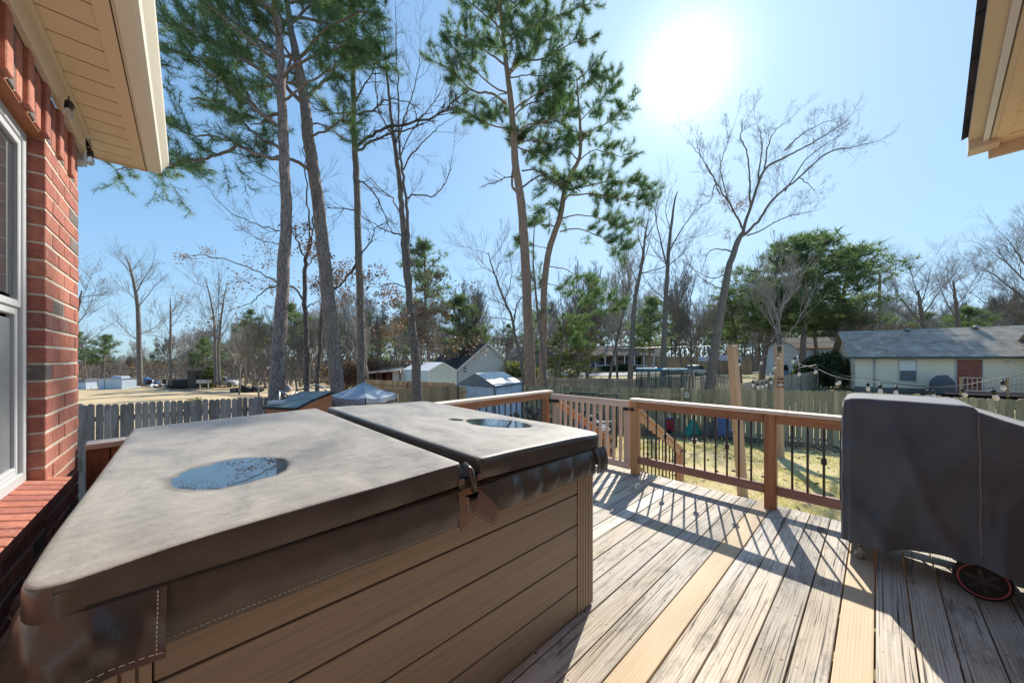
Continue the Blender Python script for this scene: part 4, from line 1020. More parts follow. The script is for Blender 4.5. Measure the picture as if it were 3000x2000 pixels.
fence('far_fence', 'grey board fence behind the pale car at the edge of the woods', [(27, 72, 2.0, G(27, 72)), (55, 64, 2.0, G(55, 64))], M['brownfence'], .2, .0, None, dog=False, seed=12)

# ------------------------------------------------------------------ tall posts, sign, yard lights
def leanpost(p0, p1, w, label):
    t_ = thing('wooden_post', label, 'post', tuple(p0), group='tall string light posts')
    b = MB(); b.bar(p0, p1, w, w, (.35, -1, 0)); bevel(b.build('timber', M['newwood'], t_), .005); return t_
p0 = W(2176, 1456, 6.3); p1 = W(2145, 1009, 6.3)
leanpost(p0, p1, .125, 'leaning new pine post taller than the fence, nearer of the two')
q0 = W(2284, 1340, 9.4); q1 = W(2281, 1011, 9.4); q0.z = G(q0.x, q0.y)
tp = leanpost(q0, q1, .155, 'upright new pine post carrying the orange and black sign')
b = MB(); c = W(2284, 1021, 9.28); b.box(c, (.035, .03, .06)); b.box(c+Vector((0, 0, -.09)), (.03, .025, .02)); b.build('hook_plate', M['black'], tp)
sg = thing('warning_sign', 'small black and orange warning sign nailed to the upright post', 'sign', tuple(W(2287, 1120, 9.27)))
c = W(2287, 1120, 9.27); hw, hh = .092, .146
b = MB(); b.box(c, (hw, .003, hh)); b.build('plate', mat_plain('black_sign', (.03, .028, .027), .4, .02), sg)
oM = mat_plain('orange_sign_print', (.60, .17, .05), .4, .02); wM = mat_plain('white_sign_print', (.70, .68, .65), .4, .02); rM = mat_plain('red_sign_border', (.40, .08, .04), .4, .02)
b = MB()
for (x, z, a, h_) in ((0, hh-.006, hw, .006), (0, -hh+.006, hw, .006), (-hw+.004, 0, .004, hh-.012), (hw-.004, 0, .004, hh-.012)): b.box(c+Vector((x, -.0045, z)), (a, .0012, h_))
b.build('border', rM, sg)
b = MB(); b.box(c+Vector((0, -.0045, hh-.028)), (.07, .001, .008)); b.box(c+Vector((0, -.0045, -hh+.026)), (.066, .001, .008)); b.poly([c+Vector((x, -.0045, z)) for x, z in ((-.03, -.02), (.03, -.02), (.026, .02), (.012, .048), (-.012, .048), (-.026, .02))], .001, (0, -1, 0)); b.build('orange_print', oM, sg)
b = MB()
for s_ in (-1, 1):
    b.poly([c+Vector((x*s_, -.0048, z)) for x, z in ((.028, .070), (.078, .050), (.080, .030), (.030, .052))][::s_], .001, (0, -1, 0))
for z in (-.044, -.064, -.086): b.box(c+Vector((0, -.0045, z)), (.074-.01*(z < -.08), .001, .0065))
b.build('white_print', wM, sg)

def strand(label, pts, bulbs, s=1.0, wr=.0035):
    """pts/bulbs: (x, y, d) photo pixel + distance"""
    t_ = thing('string_lights', label, 'string lights', tuple(W(*pts[0])))
    P_ = [W(*p) for p in pts]; out = []
    for a, c in zip(P_[:-1], P_[1:]):
        n = 6
        for k in range(n):
            q = a.lerp(c, k/n); q.z -= .10*(a-c).length*.25*4*(k/n)*(1-k/n)*.3; out.append(q)
    out.append(P_[-1]); b = MB(); b.tube(out, wr, 5); b.build('wire', M['black'], t_)
    for (x, y, d, tx) in bulbs: bulb(t_, W(x, y, d), s, False, (tx, 0, -1), True)
strand('string lights hanging in a curve from the upright post down to the leaning post', [(2281, 1022, 9.2), (2275, 1060, 8.8), (2262, 1090, 8.4), (2245, 1112, 8.0), (2225, 1116, 7.6), (2205, 1106, 7.2), (2165, 1090, 6.5)],
       [(2279, 1034, 9.1, 0), (2270, 1062, 8.8, .1), (2263, 1086, 8.4, 0), (2257, 1104, 8.2, .1), (2245, 1112, 8.0, 0), (2231, 1116, 7.8, .15), (2219, 1117, 7.6, .1), (2206, 1110, 7.2, 0)], 1.1)
strand('string lights crossing from the leaning post to the right in front of the cream house', [(2152, 1012, 6.2), (2165, 1038, 6.0), (2236, 1044, 5.9), (2336, 1040, 5.6), (2342, 1076, 5.3), (2396, 1068, 5.1), (2464, 1100, 4.9), (2546, 1108, 4.6), (2625, 1122, 4.4), (2736, 1134, 4.2), (2824, 1128, 4.0), (2935, 1106, 3.8), (3060, 1080, 3.6)],
       [(2166, 1050, 6.0, 0), (2236, 1046, 5.9, -.35), (2332, 1042, 5.6, -.5), (2341, 1076, 5.3, 0), (2395, 1070, 5.1, -.3), (2463, 1100, 4.9, -.2), (2543, 1116, 4.6, 0), (2627, 1126, 4.4, -.1), (2735, 1136, 4.2, 0), (2815, 1132, 4.0, .5), (2937, 1108, 3.8, .1)], .9)
strand('lower string lights sagging just above the grill cover', [(2330, 1060, 9), (2400, 1082, 7.4), (2452, 1104, 6.2), (2580, 1120, 4.3), (2720, 1134, 4.0), (2908, 1136, 3.6), (3060, 1112, 3.4)],
       [(2452, 1106, 6.2, 0), (2579, 1120, 4.3, 0), (2718, 1136, 4.0, 0), (2907, 1134, 3.5, .35)], .95)
# overhead service wire
us = thing('utility_wire', 'thin pale overhead wire passing between the posts', 'wire', tuple(W(1500, 1000, 50)))
b = MB(); b.tube([W(1180, 1016, 60), W(1600, 1025, 40), W(2100, 1013, 30), W(2500, 1000, 30), W(3050, 950, 30)], .02, 5); b.build('cable', M['steel'], us)

# ------------------------------------------------------------------ gable tent
def quadgrid(b, A, B, C_, D, n=8, amp=.0, seed=0, nrm=None, mi=0):
    A, B, C_, D = map(Vector, (A, B, C_, D)); N = (B-A).cross(D-A).normalized()
    b.grid(lambda s, t_: tuple(A.lerp(B, s).lerp(D.lerp(C_, s), t_)+N*amp*(mnoise.noise(Vector((s*3, t_*3, seed)))+.5*mnoise.noise(Vector((s*8, t_*7, seed))))*min(1, 6*s*(1-s)+.0)), n, n, mi)
tl_, tn_, tr_ = W(1342, 1125, 15.0), W(1450, 1131, 13.4), W(1530, 1122, 15.4)
tn_.z = tl_.z = tr_.z = .40; tb_ = tl_+tr_-tn_
gz = -1.5; tent = thing('canopy_tent', 'gable roofed canopy tent with dark grey top and blue white tarp walls', 'tent', (tn_.x, tn_.y, gz))
m1 = (tl_+tn_)/2; m2 = (tb_+tr_)/2; m1.z = m2.z = .86
b = MB(); quadgrid(b, m1, tn_, tr_, m2, 10, .03, 1); b.build('roof', M['tarplight'], tent)
b = MB(); quadgrid(b, m2, tb_, tl_, m1, 6, .03, 2); b.poly([tl_, tn_, m1], .01); b.poly([tb_, tr_, m2], .01); b.build('roof_end', M['tarpgrey'], tent)
b = MB()
for a, c in ((tn_, tr_), (tl_, tn_)):
    dz = Vector((0, 0, .09)); nq = (c-a).cross(Vector((0, 0, 1))).normalized()*.02
    b.poly([a+nq, c+nq, c+nq-dz, a+nq-dz], .008)
b.build('valance', M['tarpgrey'], tent)
lo = lambda p: Vector((p.x, p.y, gz))
a_ = tl_.lerp(tn_, .24)
for nm, a, c, sd2 in (('side_wall', a_, tn_, 3), ('side_wall', tn_, tr_, 4), ('side_wall', tr_, tb_, 5)):
    b = MB(); quadgrid(b, lo(a), lo(c), c-Vector((0, 0, .08)), a-Vector((0, 0, .08)), 14, .10, sd2); b.build(nm, M['tarpblue'], tent)
for p in (tl_, tn_, tr_, tb_):
    b = MB(); b.tube([lo(p), p], .03, 8); b.build('leg', M['black'], tent)

# ------------------------------------------------------------------ blue pop-up canopy over a kennel
kc = [W(966, 1153, 7.6), W(1072, 1150, 7.0), W(1164, 1144, 8.0), W(1060, 1140, 9.0)]
for p in kc: p.z = .63
pk = sum(kc, Vector())/4; pk.z = .90; gz2 = -1.3
kn = thing('dog_kennel', 'low pen under a peaked silver blue canopy behind the tub', 'kennel', (pk.x, pk.y, gz2))
for i in range(4):
    a, c = kc[i], kc[(i+1) % 4]; b = MB()
    b.grid(lambda s, t_: tuple(a.lerp(c, s).lerp(pk, t_)+Vector((0, 0, -.05*math.sin(math.pi*s)*(1-t_)-.03*math.sin(t_*math.pi)+.02*mnoise.noise(Vector((s*6, t_*4, i)))))), 14, 8)
    b.grid(lambda s, t_: tuple(a.lerp(c, s)+Vector((0, 0, -.05*math.sin(math.pi*s)-.09*t_+.012*math.sin(s*20)))), 14, 2)
    b.build('canopy_panel', M['silver'], kn)
for p in kc:
    b = MB(); b.tube([(p.x, p.y, gz2), (p.x, p.y, p.z)], .018, 8); b.build('leg', M['black'], kn)
for i in range(3):
    b = MB(); a, c = kc[i], kc[(i+1) % 4]
    for z in (-.2, .15, .40): b.tube([Vector((a.x, a.y, z)), Vector((c.x, c.y, z))], .010, 5)
    for k in range(1, 14):
        p = a.lerp(c, k/14); b.tube([(p.x, p.y, -.9), (p.x, p.y, .42)], .005, 4)
    b.build('wire_panel', M['steel'] if i else M['black'], kn)
b = MB(); p = (kc[0]+kc[3])/2; b.box((pk.x, pk.y, -.7), (.8, .6, .5)); bevel(b.build('dog_house', mat_plain('brown_tarp', (.15, .11, .08), .8, .3), kn), .05, 2)

# ------------------------------------------------------------------ chicken coop with dark lifting lids
co = thing('chicken_coop', 'orange wooden coop with slanting grey green lids behind the tub', 'coop', tuple(W(870, 1250, 6.6)))
F1, F2, F3, F4 = W(778, 1193, 6.2), W(868, 1197, 6.0), W(915, 1172, 6.4), W(820, 1176, 6.9)
def prism(b, top, zlow, mi=0):
    n = len(top); base = len(b.v)
    for p in top: b.v.append(Vector(p)); b.rc.append((rng.random(), 0, .5, 1))
    for p in top: b.v.append(Vector((p[0], p[1], zlow))); b.rc.append((.5, 0, .5, 1))
    b.face([base+i for i in range(n)]); b.face([base+n+i for i in range(n)][::-1])
    for i in range(n):
        j = (i+1) % n; L_ = (Vector(top[j])-Vector(top[i])).length
        b.face([base+i, base+n+i, base+n+j, base+j], [(0, top[i][2]), (0, zlow), (L_, zlow), (L_, top[j][2])])
E1, E2, E3, E4 = W(868, 1196, 6.05), W(972, 1149, 6.5), W(880, 1150, 7.9), W(770, 1172, 7.3)
inn2 = lambda P_, z: [Vector((p.x, p.y, p.z-z)) for p in P_]
b = MB(); prism(b, inn2([F1, F2, F3, F4], .03), -1.2); b.build('nest_box', M['orange'], co)
b = MB(); prism(b, inn2([F2+Vector((.02, .04, .03)), E2, E3, F4+Vector((.1, .1, .03))], .035), -1.2); b.build('side_wall', M['orange'], co)
def lid(P_, nm):
    c_ = sum(P_, Vector())/4; Q = [c_+(p-c_)*1.06 for p in P_]; b = MB(); N = (Q[1]-Q[0]).cross(Q[3]-Q[0]).normalized(); N = N if N.z > 0 else -N
    b.poly([q+N*.02 for q in Q], .03, N); o_ = b.build(nm, M['tarboard'], co); b = MB()
    for i in range(4): b.bar(Q[i]+N*.004, Q[(i+1) % 4]+N*.004, .03, .035, N)
    b.build('edge_trim', M['black'], o_)
lid([F1, F2, F3, F4], 'nest_lid'); lid([W(905, 1178, 6.4), E2, E3, W(826, 1175, 6.9)], 'roof_lid')
b = MB(); pp = W(812, 1183, 6.3)+Vector((0, 0, .03)); b.box(pp, (.12, .09, .03)); bevel(b.build('flat_stone', mat_plain('grey_white_slab', (.5, .5, .48), .8, .1), co), .01, 2)
cf = thing('pipe_rack', 'bent pale pipe rack leaning behind the coop', 'frame', tuple(W(900, 1150, 8.4)))
b = MB(); b.tube([W(818, 1142, 8), W(845, 1160, 8.1), W(860, 1150, 8.2)], .022, 6); b.tube([W(868, 1144, 8.4), W(930, 1126, 8.4), W(955, 1142, 8.4), W(956, 1200, 8.4)], .02, 6); b.tube([W(868, 1144, 8.4), W(868, 1230, 8.4)], .02, 6); b.tube([W(818, 1142, 8), W(818, 1250, 8)], .02, 6); b.build('pipes', M['steel'], cf)

# ------------------------------------------------------------------ things along the back fence
def item(name, label, cat, base, mk, group=None):
    t_ = thing(name, label, cat, tuple(base), group=group); mk(t_, Vector(base)); return t_
def gpt(x, y):                                # ground point under a photo pixel
    d = 8.0
    for _ in range(40): d = (CZ-tz((x-1500)/F*d, d))*F/(y-HY)
    p = W(x, y, d); return p
def mk_cart(t_, p):
    b = MB(); b.box(p+Vector((0, 0, .32)), (.33, .2, .24)); bevel(b.build('body', M['red'], t_), .02, 2)
    b = MB(); b.box(p+Vector((0, 0, .58)), (.34, .21, .03)); b.build('lid', M['blue'], t_)
    for sx in (-1, 1): b = MB(); b.lathe(p+Vector((sx*.25, -.23, .08)), [(.08, 0), (.08, .05)], 14, (0, 1, 0)); b.build('wheel', M['rubber'], t_)
    b = MB(); b.box(p+Vector((.18, -.205, .38)), (.02, .006, .06)); b.build('label_plate', M['white'], t_)
item('tool_chest', 'bright red rolling tool chest with blue top by the back fence', 'chest', gpt(1972, 1266), mk_cart)
def mk_cab(t_, p):
    b = MB(); b.box(p+Vector((0, 0, .58)), (.30, .22, .56)); bevel(b.build('body', M['redcab'], t_), .015, 2)
    for sx in (-1, 1): b = MB(); b.box(p+Vector((sx*.145, -.225, .58)), (.135, .01, .52)); d_ = b.build('door', M['redcab'], t_); b = MB(); b.box(p+Vector((sx*.04, -.245, .62)), (.008, .012, .05)); b.build('handle', M['white'], d_)
item('metal_cabinet', 'dark red metal cabinet standing left of the rolling tool chest', 'cabinet', gpt(1932, 1262)+Vector((-.1, .4, 0)), mk_cab)
def mk_tarp(t_, p):
    b = MB(); n = 22
    def fn(s, q):
        a = s*2*math.pi; rad = (.36*(1-q)+.03)*(1+.22*math.sin(a*5+1)*(1-q)); return tuple(p+Vector((rad*math.cos(a), rad*.5*math.sin(a), .62*q+.03*math.sin(a*3))))
    b.grid(fn, 36, 8); b.build('tarp', M['green'], t_)
item('green_tarp', 'bright green tarp bundle draped against the back fence', 'tarp', gpt(2032, 1272), mk_tarp)
def mk_barrow(t_, p):
    b = MB(); b.grid(lambda s, q: tuple(p+Vector((-.22+.44*s, .05*math.sin(s*math.pi)*-2+.12*q, .12+.85*q))), 8, 10); b.grid(lambda s, q: tuple(p+Vector((-.22+.44*s, .04+.05*math.sin(s*math.pi)*-2+.12*q, .12+.85*q))), 8, 10); b.build('tray', M['blue'], t_)
    b = MB(); b.lathe(p+Vector((.10, -.14, .2)), [(.13, 0), (.18, .01), (.18, .06), (.13, .07)], 20, (.9, .3, 0)); b.build('wheel', M['steel'], t_)
    for sx in (-1, 1): b = MB(); b.tube([p+Vector((sx*.2, 0, .05)), p+Vector((sx*.24, .18, 1.3))], .018, 6); b.build('handle', M['postwood'], t_)
item('wheelbarrow', 'blue wheelbarrow stood on end against the back fence', 'wheelbarrow', gpt(2122, 1284), mk_barrow)
def mk_shovel(t_, p, white=False, lean=.1):
    b = MB(); b.tube([p+Vector((0, 0, .25)), p+Vector((lean, .25, 1.35))], .016, 6); b.build('handle', M['whitepaint'] if white else M['postwood'], t_)
    b = MB(); b.grid(lambda s, q: tuple(p+Vector(((-.12+.24*s)*(1-.3*q*q), -.03*math.cos((s-.5)*3), .02+.28*q))), 6, 6); b.grid(lambda s, q: tuple(p+Vector(((-.12+.24*s)*(1-.3*q*q), .008-.03*math.cos((s-.5)*3), .02+.28*q))), 6, 6); b.build('blade', M['steel'] if white else M['tarpgrey'], t_)
item('shovel', 'pale handled shovel leaning on the fence right of the green tarp', 'shovel', gpt(2053, 1270), lambda t_, p: mk_shovel(t_, p, True, .02), 'garden tools along the fence')
item('shovel', 'thin shovel leaning between the pale shovel and the brown sack', 'shovel', gpt(2068, 1268), lambda t_, p: mk_shovel(t_, p, False, .18), 'garden tools along the fence')
def mk_sack(t_, p):
    b = MB(); b.grid(lambda s, q: tuple(p+Vector(((.34-.10*q)*math.cos(s*2*math.pi)*(1-.3*q**4)*(1+.1*math.sin(s*19)), .18*math.sin(s*2*math.pi)*(1-.7*q**5), .50*q))), 24, 8); b.build('sack', mat_plain('brown_grey_sack', (.16, .14, .12), .9, .2), t_)
item('yard_sack', 'slumped grey brown sack between the shovels and the wheelbarrow', 'sack', gpt(2088, 1276), mk_sack)
def mk_bh(t_, p):
    b = MB(); b.box(p+Vector((0, 0, 0)), (.065, .05, .07)); b.build('box', M['white'], t_); b = MB()
    for s_ in (-1, 1): b.poly([p+Vector((0, -.075, .135)), p+Vector((s_*.095, -.075, .06)), p+Vector((s_*.095, .06, .06)), p+Vector((0, .06, .135))][::s_], .012, (s_*.7, 0, 1))
    b.poly([p+Vector((-.062, -.049, .07)), p+Vector((.062, -.049, .07)), p+Vector((0, -.049, .12))], .01, (0, -1, 0)); b.build('roof', M['steel'], t_)
    b = MB(); b.lathe(p+Vector((0, -.05, .01)), [(.022, 0), (.022, .003)], 14, (0, -1, 0)); b.build('entrance_hole', M['darkgroove'], t_)
item('bird_house', 'small white bird house hung on the mossy back fence', 'bird house', W(2012, 1158, 13.0), mk_bh)
def mk_kframe(t_, p):
    a, c = W(1672, 1150, 11.6), W(1806, 1158, 10.4); lo_ = -1.3
    b = MB()
    b.tube([Vector((a.x, a.y, lo_)), a, c, Vector((c.x, c.y, lo_))], .028, 6)
    for k in range(1, 4): q = a.lerp(c, k/4); b.tube([q, Vector((q.x, q.y, lo_))], .016, 6)
    for z in (-.3, -.8): b.tube([Vector((a.x, a.y, z)), Vector((c.x, c.y, z))], .014, 6)
    b.build('frame', M['black'], t_)
    b = MB()
    for k in range(1, 24):
        q = a.lerp(c, k/24); b.tube([q, Vector((q.x, q.y, lo_))], .004, 4)
    for k in range(1, 14):
        z = lo_+(a.z-lo_)*k/14; b.tube([Vector((a.x, a.y, z)), Vector((c.x, c.y, z-.02))], .004, 4)
    b.build('mesh_panel', M['black'], t_)
item('kennel_panel', 'black framed wire panel standing in front of the back fence', 'panel', Vector((2.4, 11.0, -1.3)), mk_kframe)
def mk_mower(t_, p):
    bl = mat_plain('dark_blue_plastic', (.03, .07, .15), .35, .1)
    b = MB(); b.box(p+Vector((0, 0, .55)), (.42, .30, .16)); b.box(p+Vector((-.1, 0, .78)), (.25, .24, .09)); b.box(p+Vector((.2, 0, .35)), (.3, .25, .07)); bevel(b.build('body', bl, t_), .05, 3)
    for (sx, sy, r_) in ((-.35, -.3, .26), (-.35, .3, .26), (.38, -.28, .20), (.38, .28, .20)):
        b = MB(); b.lathe(p+Vector((sx, sy-.06, r_)), [(r_*.6, 0), (r_, .02), (r_, .10), (r_*.6, .12)], 20, (0, 1, 0)); w_ = b.build('wheel', M['rubber'], t_)
        b = MB(); b.lathe(p+Vector((sx, sy-.065, r_)), [(r_*.45, 0), (r_*.45, .13)], 12, (0, 1, 0)); b.build('rim', M['steel'], w_)
    b = MB(); b.box(p+Vector((-.15, 0, .95)), (.16, .15, .05)); b.box(p+Vector((-.30, 0, 1.05)), (.04, .15, .13)); bevel(b.build('seat', M['black'], t_), .03, 2)
    b = MB(); b.tube([p+Vector((.2, 0, .7)), p+Vector((.12, 0, 1.05))], .02, 6); b.tube([p+Vector((.12, -.18, 1.06)), p+Vector((.12, .18, 1.06))], .02, 6); b.build('steering_bar', M['black'], t_)
    b = MB(); b.tube([p+Vector((-.55, -.34, .82)), p+Vector((.55, -.34, .90))], .022, 6); b.tube([p+Vector((-.5, -.34, .62)), p+Vector((.4, -.34, .66))], .03, 6); b.build('rack_bars', M['whitepaint'], t_)
item('quad_bike', 'dark blue utility quad with pale rack bars seen through the gate', 'quad bike', gpt(1735, 1325)+Vector((.1, .3, 0)), mk_mower)
def mk_pile(t_, p):
    r_ = random.Random(8)
    for k in range(46):
        q = p+Vector((r_.uniform(-.9, .9), r_.uniform(-.25, .25), .10+.17*(k//8)+r_.uniform(-.03, .03))); ln = r_.uniform(.2, .3)
        b = MB(); b.tube([q+Vector((0, -ln, 0)), q+Vector((r_.uniform(-.05, .05), ln, r_.uniform(-.03, .03)))], r_.uniform(.06, .10), 9); b.build('log', M['barkdark'], t_)
item('woodpile', 'dark stacked firewood seen through the railing right of the tent', 'woodpile', Vector((.55, 12.6, tz(.5, 12.6))), mk_pile)
pb = thing('picnic_bench', 'low bench with a white top edge beyond the railing', 'bench', (-.1, 9.0, tz(0, 9)))
b = MB(); z0 = tz(0, 9); b.box((-.1, 9.0, z0+.72), (1.25, .30, .02)); b.build('top', M['whitepaint'], pb)
for sx in (-1, 1): b = MB(); b.box((-.1+sx*1.05, 9.0, z0+.35), (.03, .25, .35)); b.build('leg', M['black'], pb)

# ------------------------------------------------------------------ trampoline
tc = Vector((8.9, 20.5, tz(8.9, 20.5))); zt = .86
tp_ = thing('trampoline', 'round trampoline with blue top band and dark safety net', 'trampoline', tuple(tc)); R0 = 1.42
b = MB(); b.tube([(tc.x+R0*math.cos(a), tc.y+R0*math.sin(a), zt+.01*math.sin(a*5)) for a in [2*math.pi*k/40 for k in range(41)]], .038, 8); b.build('top_band', mat_plain('bright_blue_foam', (.02, .25, .42), .5, .1), tp_)
b = MB(); b.grid(lambda s, q: (tc.x+(R0-.14*(1-q))*math.cos(s*2*math.pi), tc.y+(R0-.14*(1-q))*math.sin(s*2*math.pi), tc.z+.8+(zt-tc.z-.8)*q), 48, 4); b.build('safety_net', M['trampnet'], tp_)
b = MB(); b.lathe((tc.x, tc.y, tc.z+.76), [(R0, 0), (R0+.05, .03), (R0, .06), (R0-.3, .06), (R0-.3, .03)], 40); b.build('mat', M['black'], tp_)
for k in range(6):
    a = 2*math.pi*k/6+.35; x_, y_ = tc.x+(R0+.08)*math.cos(a), tc.y+(R0+.08)*math.sin(a); b = MB(); b.tube([(x_, y_, tc.z), (x_, y_, zt-.2), (tc.x+R0*math.cos(a), tc.y+R0*math.sin(a), zt+.06)], .025, 8); b.build('pole', M['black'], tp_)

# ------------------------------------------------------------------ houses
def wallbox(b, c, h, rot=None, mi=0): b.box(c, h, rot, .5, 0, mi)
def house(name, label, origin, ang, L, Wd, zb, ze, zr, wallm, roofm, trim, over=.35, ends=False, cat='house', gable=None):
    """origin = near left corner of the front wall; ang = heading of the front wall; body goes Wd back"""
    O = Vector((origin[0], origin[1], 0)); d = Vector((math.cos(ang), math.sin(ang), 0)); n = Vector((-d.y, d.x, 0))
    t_ = thing(name, label, cat, (O.x, O.y, zb)); rot = Matrix((d, n, Vector((0, 0, 1)))).transposed()
    P_ = lambda a, c, z: O+d*a+n*c+Vector((0, 0, z))
    b = MB(); b.box(P_(L/2, Wd/2, (zb+ze)/2), (L/2, Wd/2, (ze-zb)/2), rot, .5)
    for a in (.002, L-.002):
        tri = [P_(a, 0, ze), P_(a, Wd, ze), P_(a, Wd/2, zr-.05)]; b.poly(tri, .05, d if a > 1 else -d)
    b.build('wall', wallm, t_)
    b = MB(); sl_ = (zr-ze)/(Wd/2); ev = ze-sl_*over
    for s_ in (0, 1):
        c0_, c1_ = (-over, Wd/2) if s_ == 0 else (Wd+over, Wd/2)
        q = [P_(-over, c0_, ev+.06), P_(L+over, c0_, ev+.06), P_(L+over, c1_, zr+.06), P_(-over, c1_, zr+.06)]
        if s_: q = q[::-1]
        b.poly(q, .08, None, uvax=d)
    rf = b.build('roof', roofm, t_)
    b = MB(); b.bar(P_(-over, -over-.012, ev-.02), P_(L+over, -over-.012, ev-.02), .03, .12); b.build('fascia', trim, rf)
    return t_, P_, d, n, rot
def opening(t_, P_, rot, a0, a1, z0, z1, frame, fill, name='window', part='pane', mull=True):
    b = MB(); w = .05
    for (x0, x1, y0, y1) in ((a0-w, a0, z0-w, z1+w), (a1, a1+w, z0-w, z1+w), (a0, a1, z1, z1+w), (a0, a1, z0-w, z0)):
        b.box(P_((x0+x1)/2, -.02, (y0+y1)/2), ((x1-x0)/2, .03, (y1-y0)/2), rot, .5)
    if mull: b.box(P_((a0+a1)/2, -.018, (z0+z1)/2), ((a1-a0)/2, .02, .022), rot, .5)
    o_ = b.build(name, frame, t_); b = MB(); b.box(P_((a0+a1)/2, -.005, (z0+z1)/2), ((a1-a0)/2, .008, (z1-z0)/2), rot, .5); b.build(part, fill, o_); return o_
# cream neighbour house on the right
A0 = (24.1, 24.2); an = math.atan2(-4.0, 5.7)
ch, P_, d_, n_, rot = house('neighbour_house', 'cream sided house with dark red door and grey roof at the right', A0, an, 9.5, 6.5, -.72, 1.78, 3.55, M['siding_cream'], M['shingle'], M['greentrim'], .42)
b = MB(); b.box(P_(4.7, -.012, -.62), (4.75, .02, .16), rot, .5); b.build('foundation', mat_plain('dark_block_foundation', (.16, .155, .15), .9, .15), ch)
b = MB(); b.box(P_(4.75, -.015, 1.66), (4.75, .02, .10), rot, .5); b.build('frieze', M['yellow'], ch)
opening(ch, P_, rot, 2.12, 2.85, 0.02, 1.38, M['white'], M['screen'])
b = MB(); b.box(P_(2.485, -.016, 1.04), (.36, .006, .32), rot, .5); b.build('window_blind', M['whitepaint'], ch)
dr = opening(ch, P_, rot, 4.55, 5.55, -.55, 1.42, M['white'], M['door'], 'door', 'panel', False)
b = MB()
for x_ in (4.82, 5.28):
    for (z_, h_) in ((.95, .32), (.10, .36)): b.box(P_(x_, -.016, z_), (.15, .006, h_), rot, .5)
b.build('raised_panels', mat_plain('deep_red_panel', (.20, .045, .035), .4, .05), dr)
b = MB(); b.lathe(P_(5.46, -.02, .42), [(.02, 0), (.035, .03), (.03, .06)], 10, (-n_.x, -n_.y, 0)); b.build('handle', M['steel'], dr)
b = MB(); b.tube([P_(.95, -.05, -.7), P_(.95, -.05, 1.55)], .05, 8); b.build('downspout', M['white'], ch)
for x_ in (3.2, 6.3, 8.6):
    b = MB(); q = P_(x_, 2.9, 3.42); b.lathe(q, [(.10, 0), (.10, .12), (.17, .14), (.17, .2), (.02, .26)], 12); b.build('roof_vent', M['steel'], ch)
b = MB(); q = P_(6.6, -.08, 1.28); b.box(q, (.1, .04, .03), rot); b.lathe(q+Vector((-.1, 0, 0)), [(.05, 0), (.06, .12)], 8, (-.7, -.7, -.3)); b.lathe(q+Vector((.1, 0, 0)), [(.05, 0), (.06, .12)], 8, (.7, -.7, -.3)); b.build('wall_fixture', M['whitepaint'], ch)  # twin floodlight heads on a bracket
# its projecting wing at the far right
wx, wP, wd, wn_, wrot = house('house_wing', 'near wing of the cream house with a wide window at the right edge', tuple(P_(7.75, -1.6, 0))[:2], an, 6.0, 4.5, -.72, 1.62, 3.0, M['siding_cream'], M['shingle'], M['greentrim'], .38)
opening(wx, wP, wrot, .15, 1.5, .0, 1.2, M['white'], M['pane'])
b = MB(); b.box(wP(.82, -.016, 1.0), (.66, .006, .2), wrot, .5); b.build('window_blind', M['whitepaint'], wx)
# its porch
po = thing('porch_deck', 'small raised porch with pinkish railing before the red door', 'porch', tuple(P_(5.5, -1.4, -.72)))
b = MB(); b.box(P_(5.6, -.85, -.60), (2.3, .80, .06), rot, .5); b.build('floor', M['skirt'], po)
for (a0, a1, c) in ((4.2, 7.6, -1.62),):
    b = MB(); b.bar(P_(a0, c, .36), P_(a1, c, .36), .09, .05); b.bar(P_(a0, c, -.40), P_(a1, c, -.40), .05, .06); b.build('rail', M['gatewood'], po)
    for k in range(19): b = MB(); q = P_(a0+(a1-a0)*(k+.5)/19, c, -.02); b.box(q, (.018, .018, .36), rot); b.build('picket', M['gatewood'], po)
    for a in (a0, 5.9, a1): b = MB(); b.box(P_(a, c, -.17), (.045, .045, .55), rot); b.build('post', M['postwood'], po)
pg = thing('covered_grill', 'dark covered grill on the neighbour porch left of the red door', 'grill', tuple(P_(3.6, -1.2, -.6)))
b = MB(); b.grid(lambda s, q: tuple(P_(3.6, -1.25, 0)+Vector((.72*math.cos(s*6.2832)*(1-.45*q**6), .34*math.sin(s*6.2832)*(1-.6*q**6), -.70+1.12*q+.05*math.sin(s*12)))), 28, 12); b.build('canvas_cover', M['canvas'], pg)
# grey garage behind the hedge
g_, gP, gd, gn, grot = house('garage', 'low blue grey garage with dark roof left of the cream house', (32.0, 38.5), -.18, 9.5, 7, -.6, 2.75, 4.0, M['siding_blue'], M['roofdim'], M['lintel'], .35)
opening(g_, gP, grot, .9, 4.9, -.55, 1.9, M['white'], mat_plain('grey_blue_garage_door', (.30, .36, .42), .5, .06), 'garage_door', 'panel')
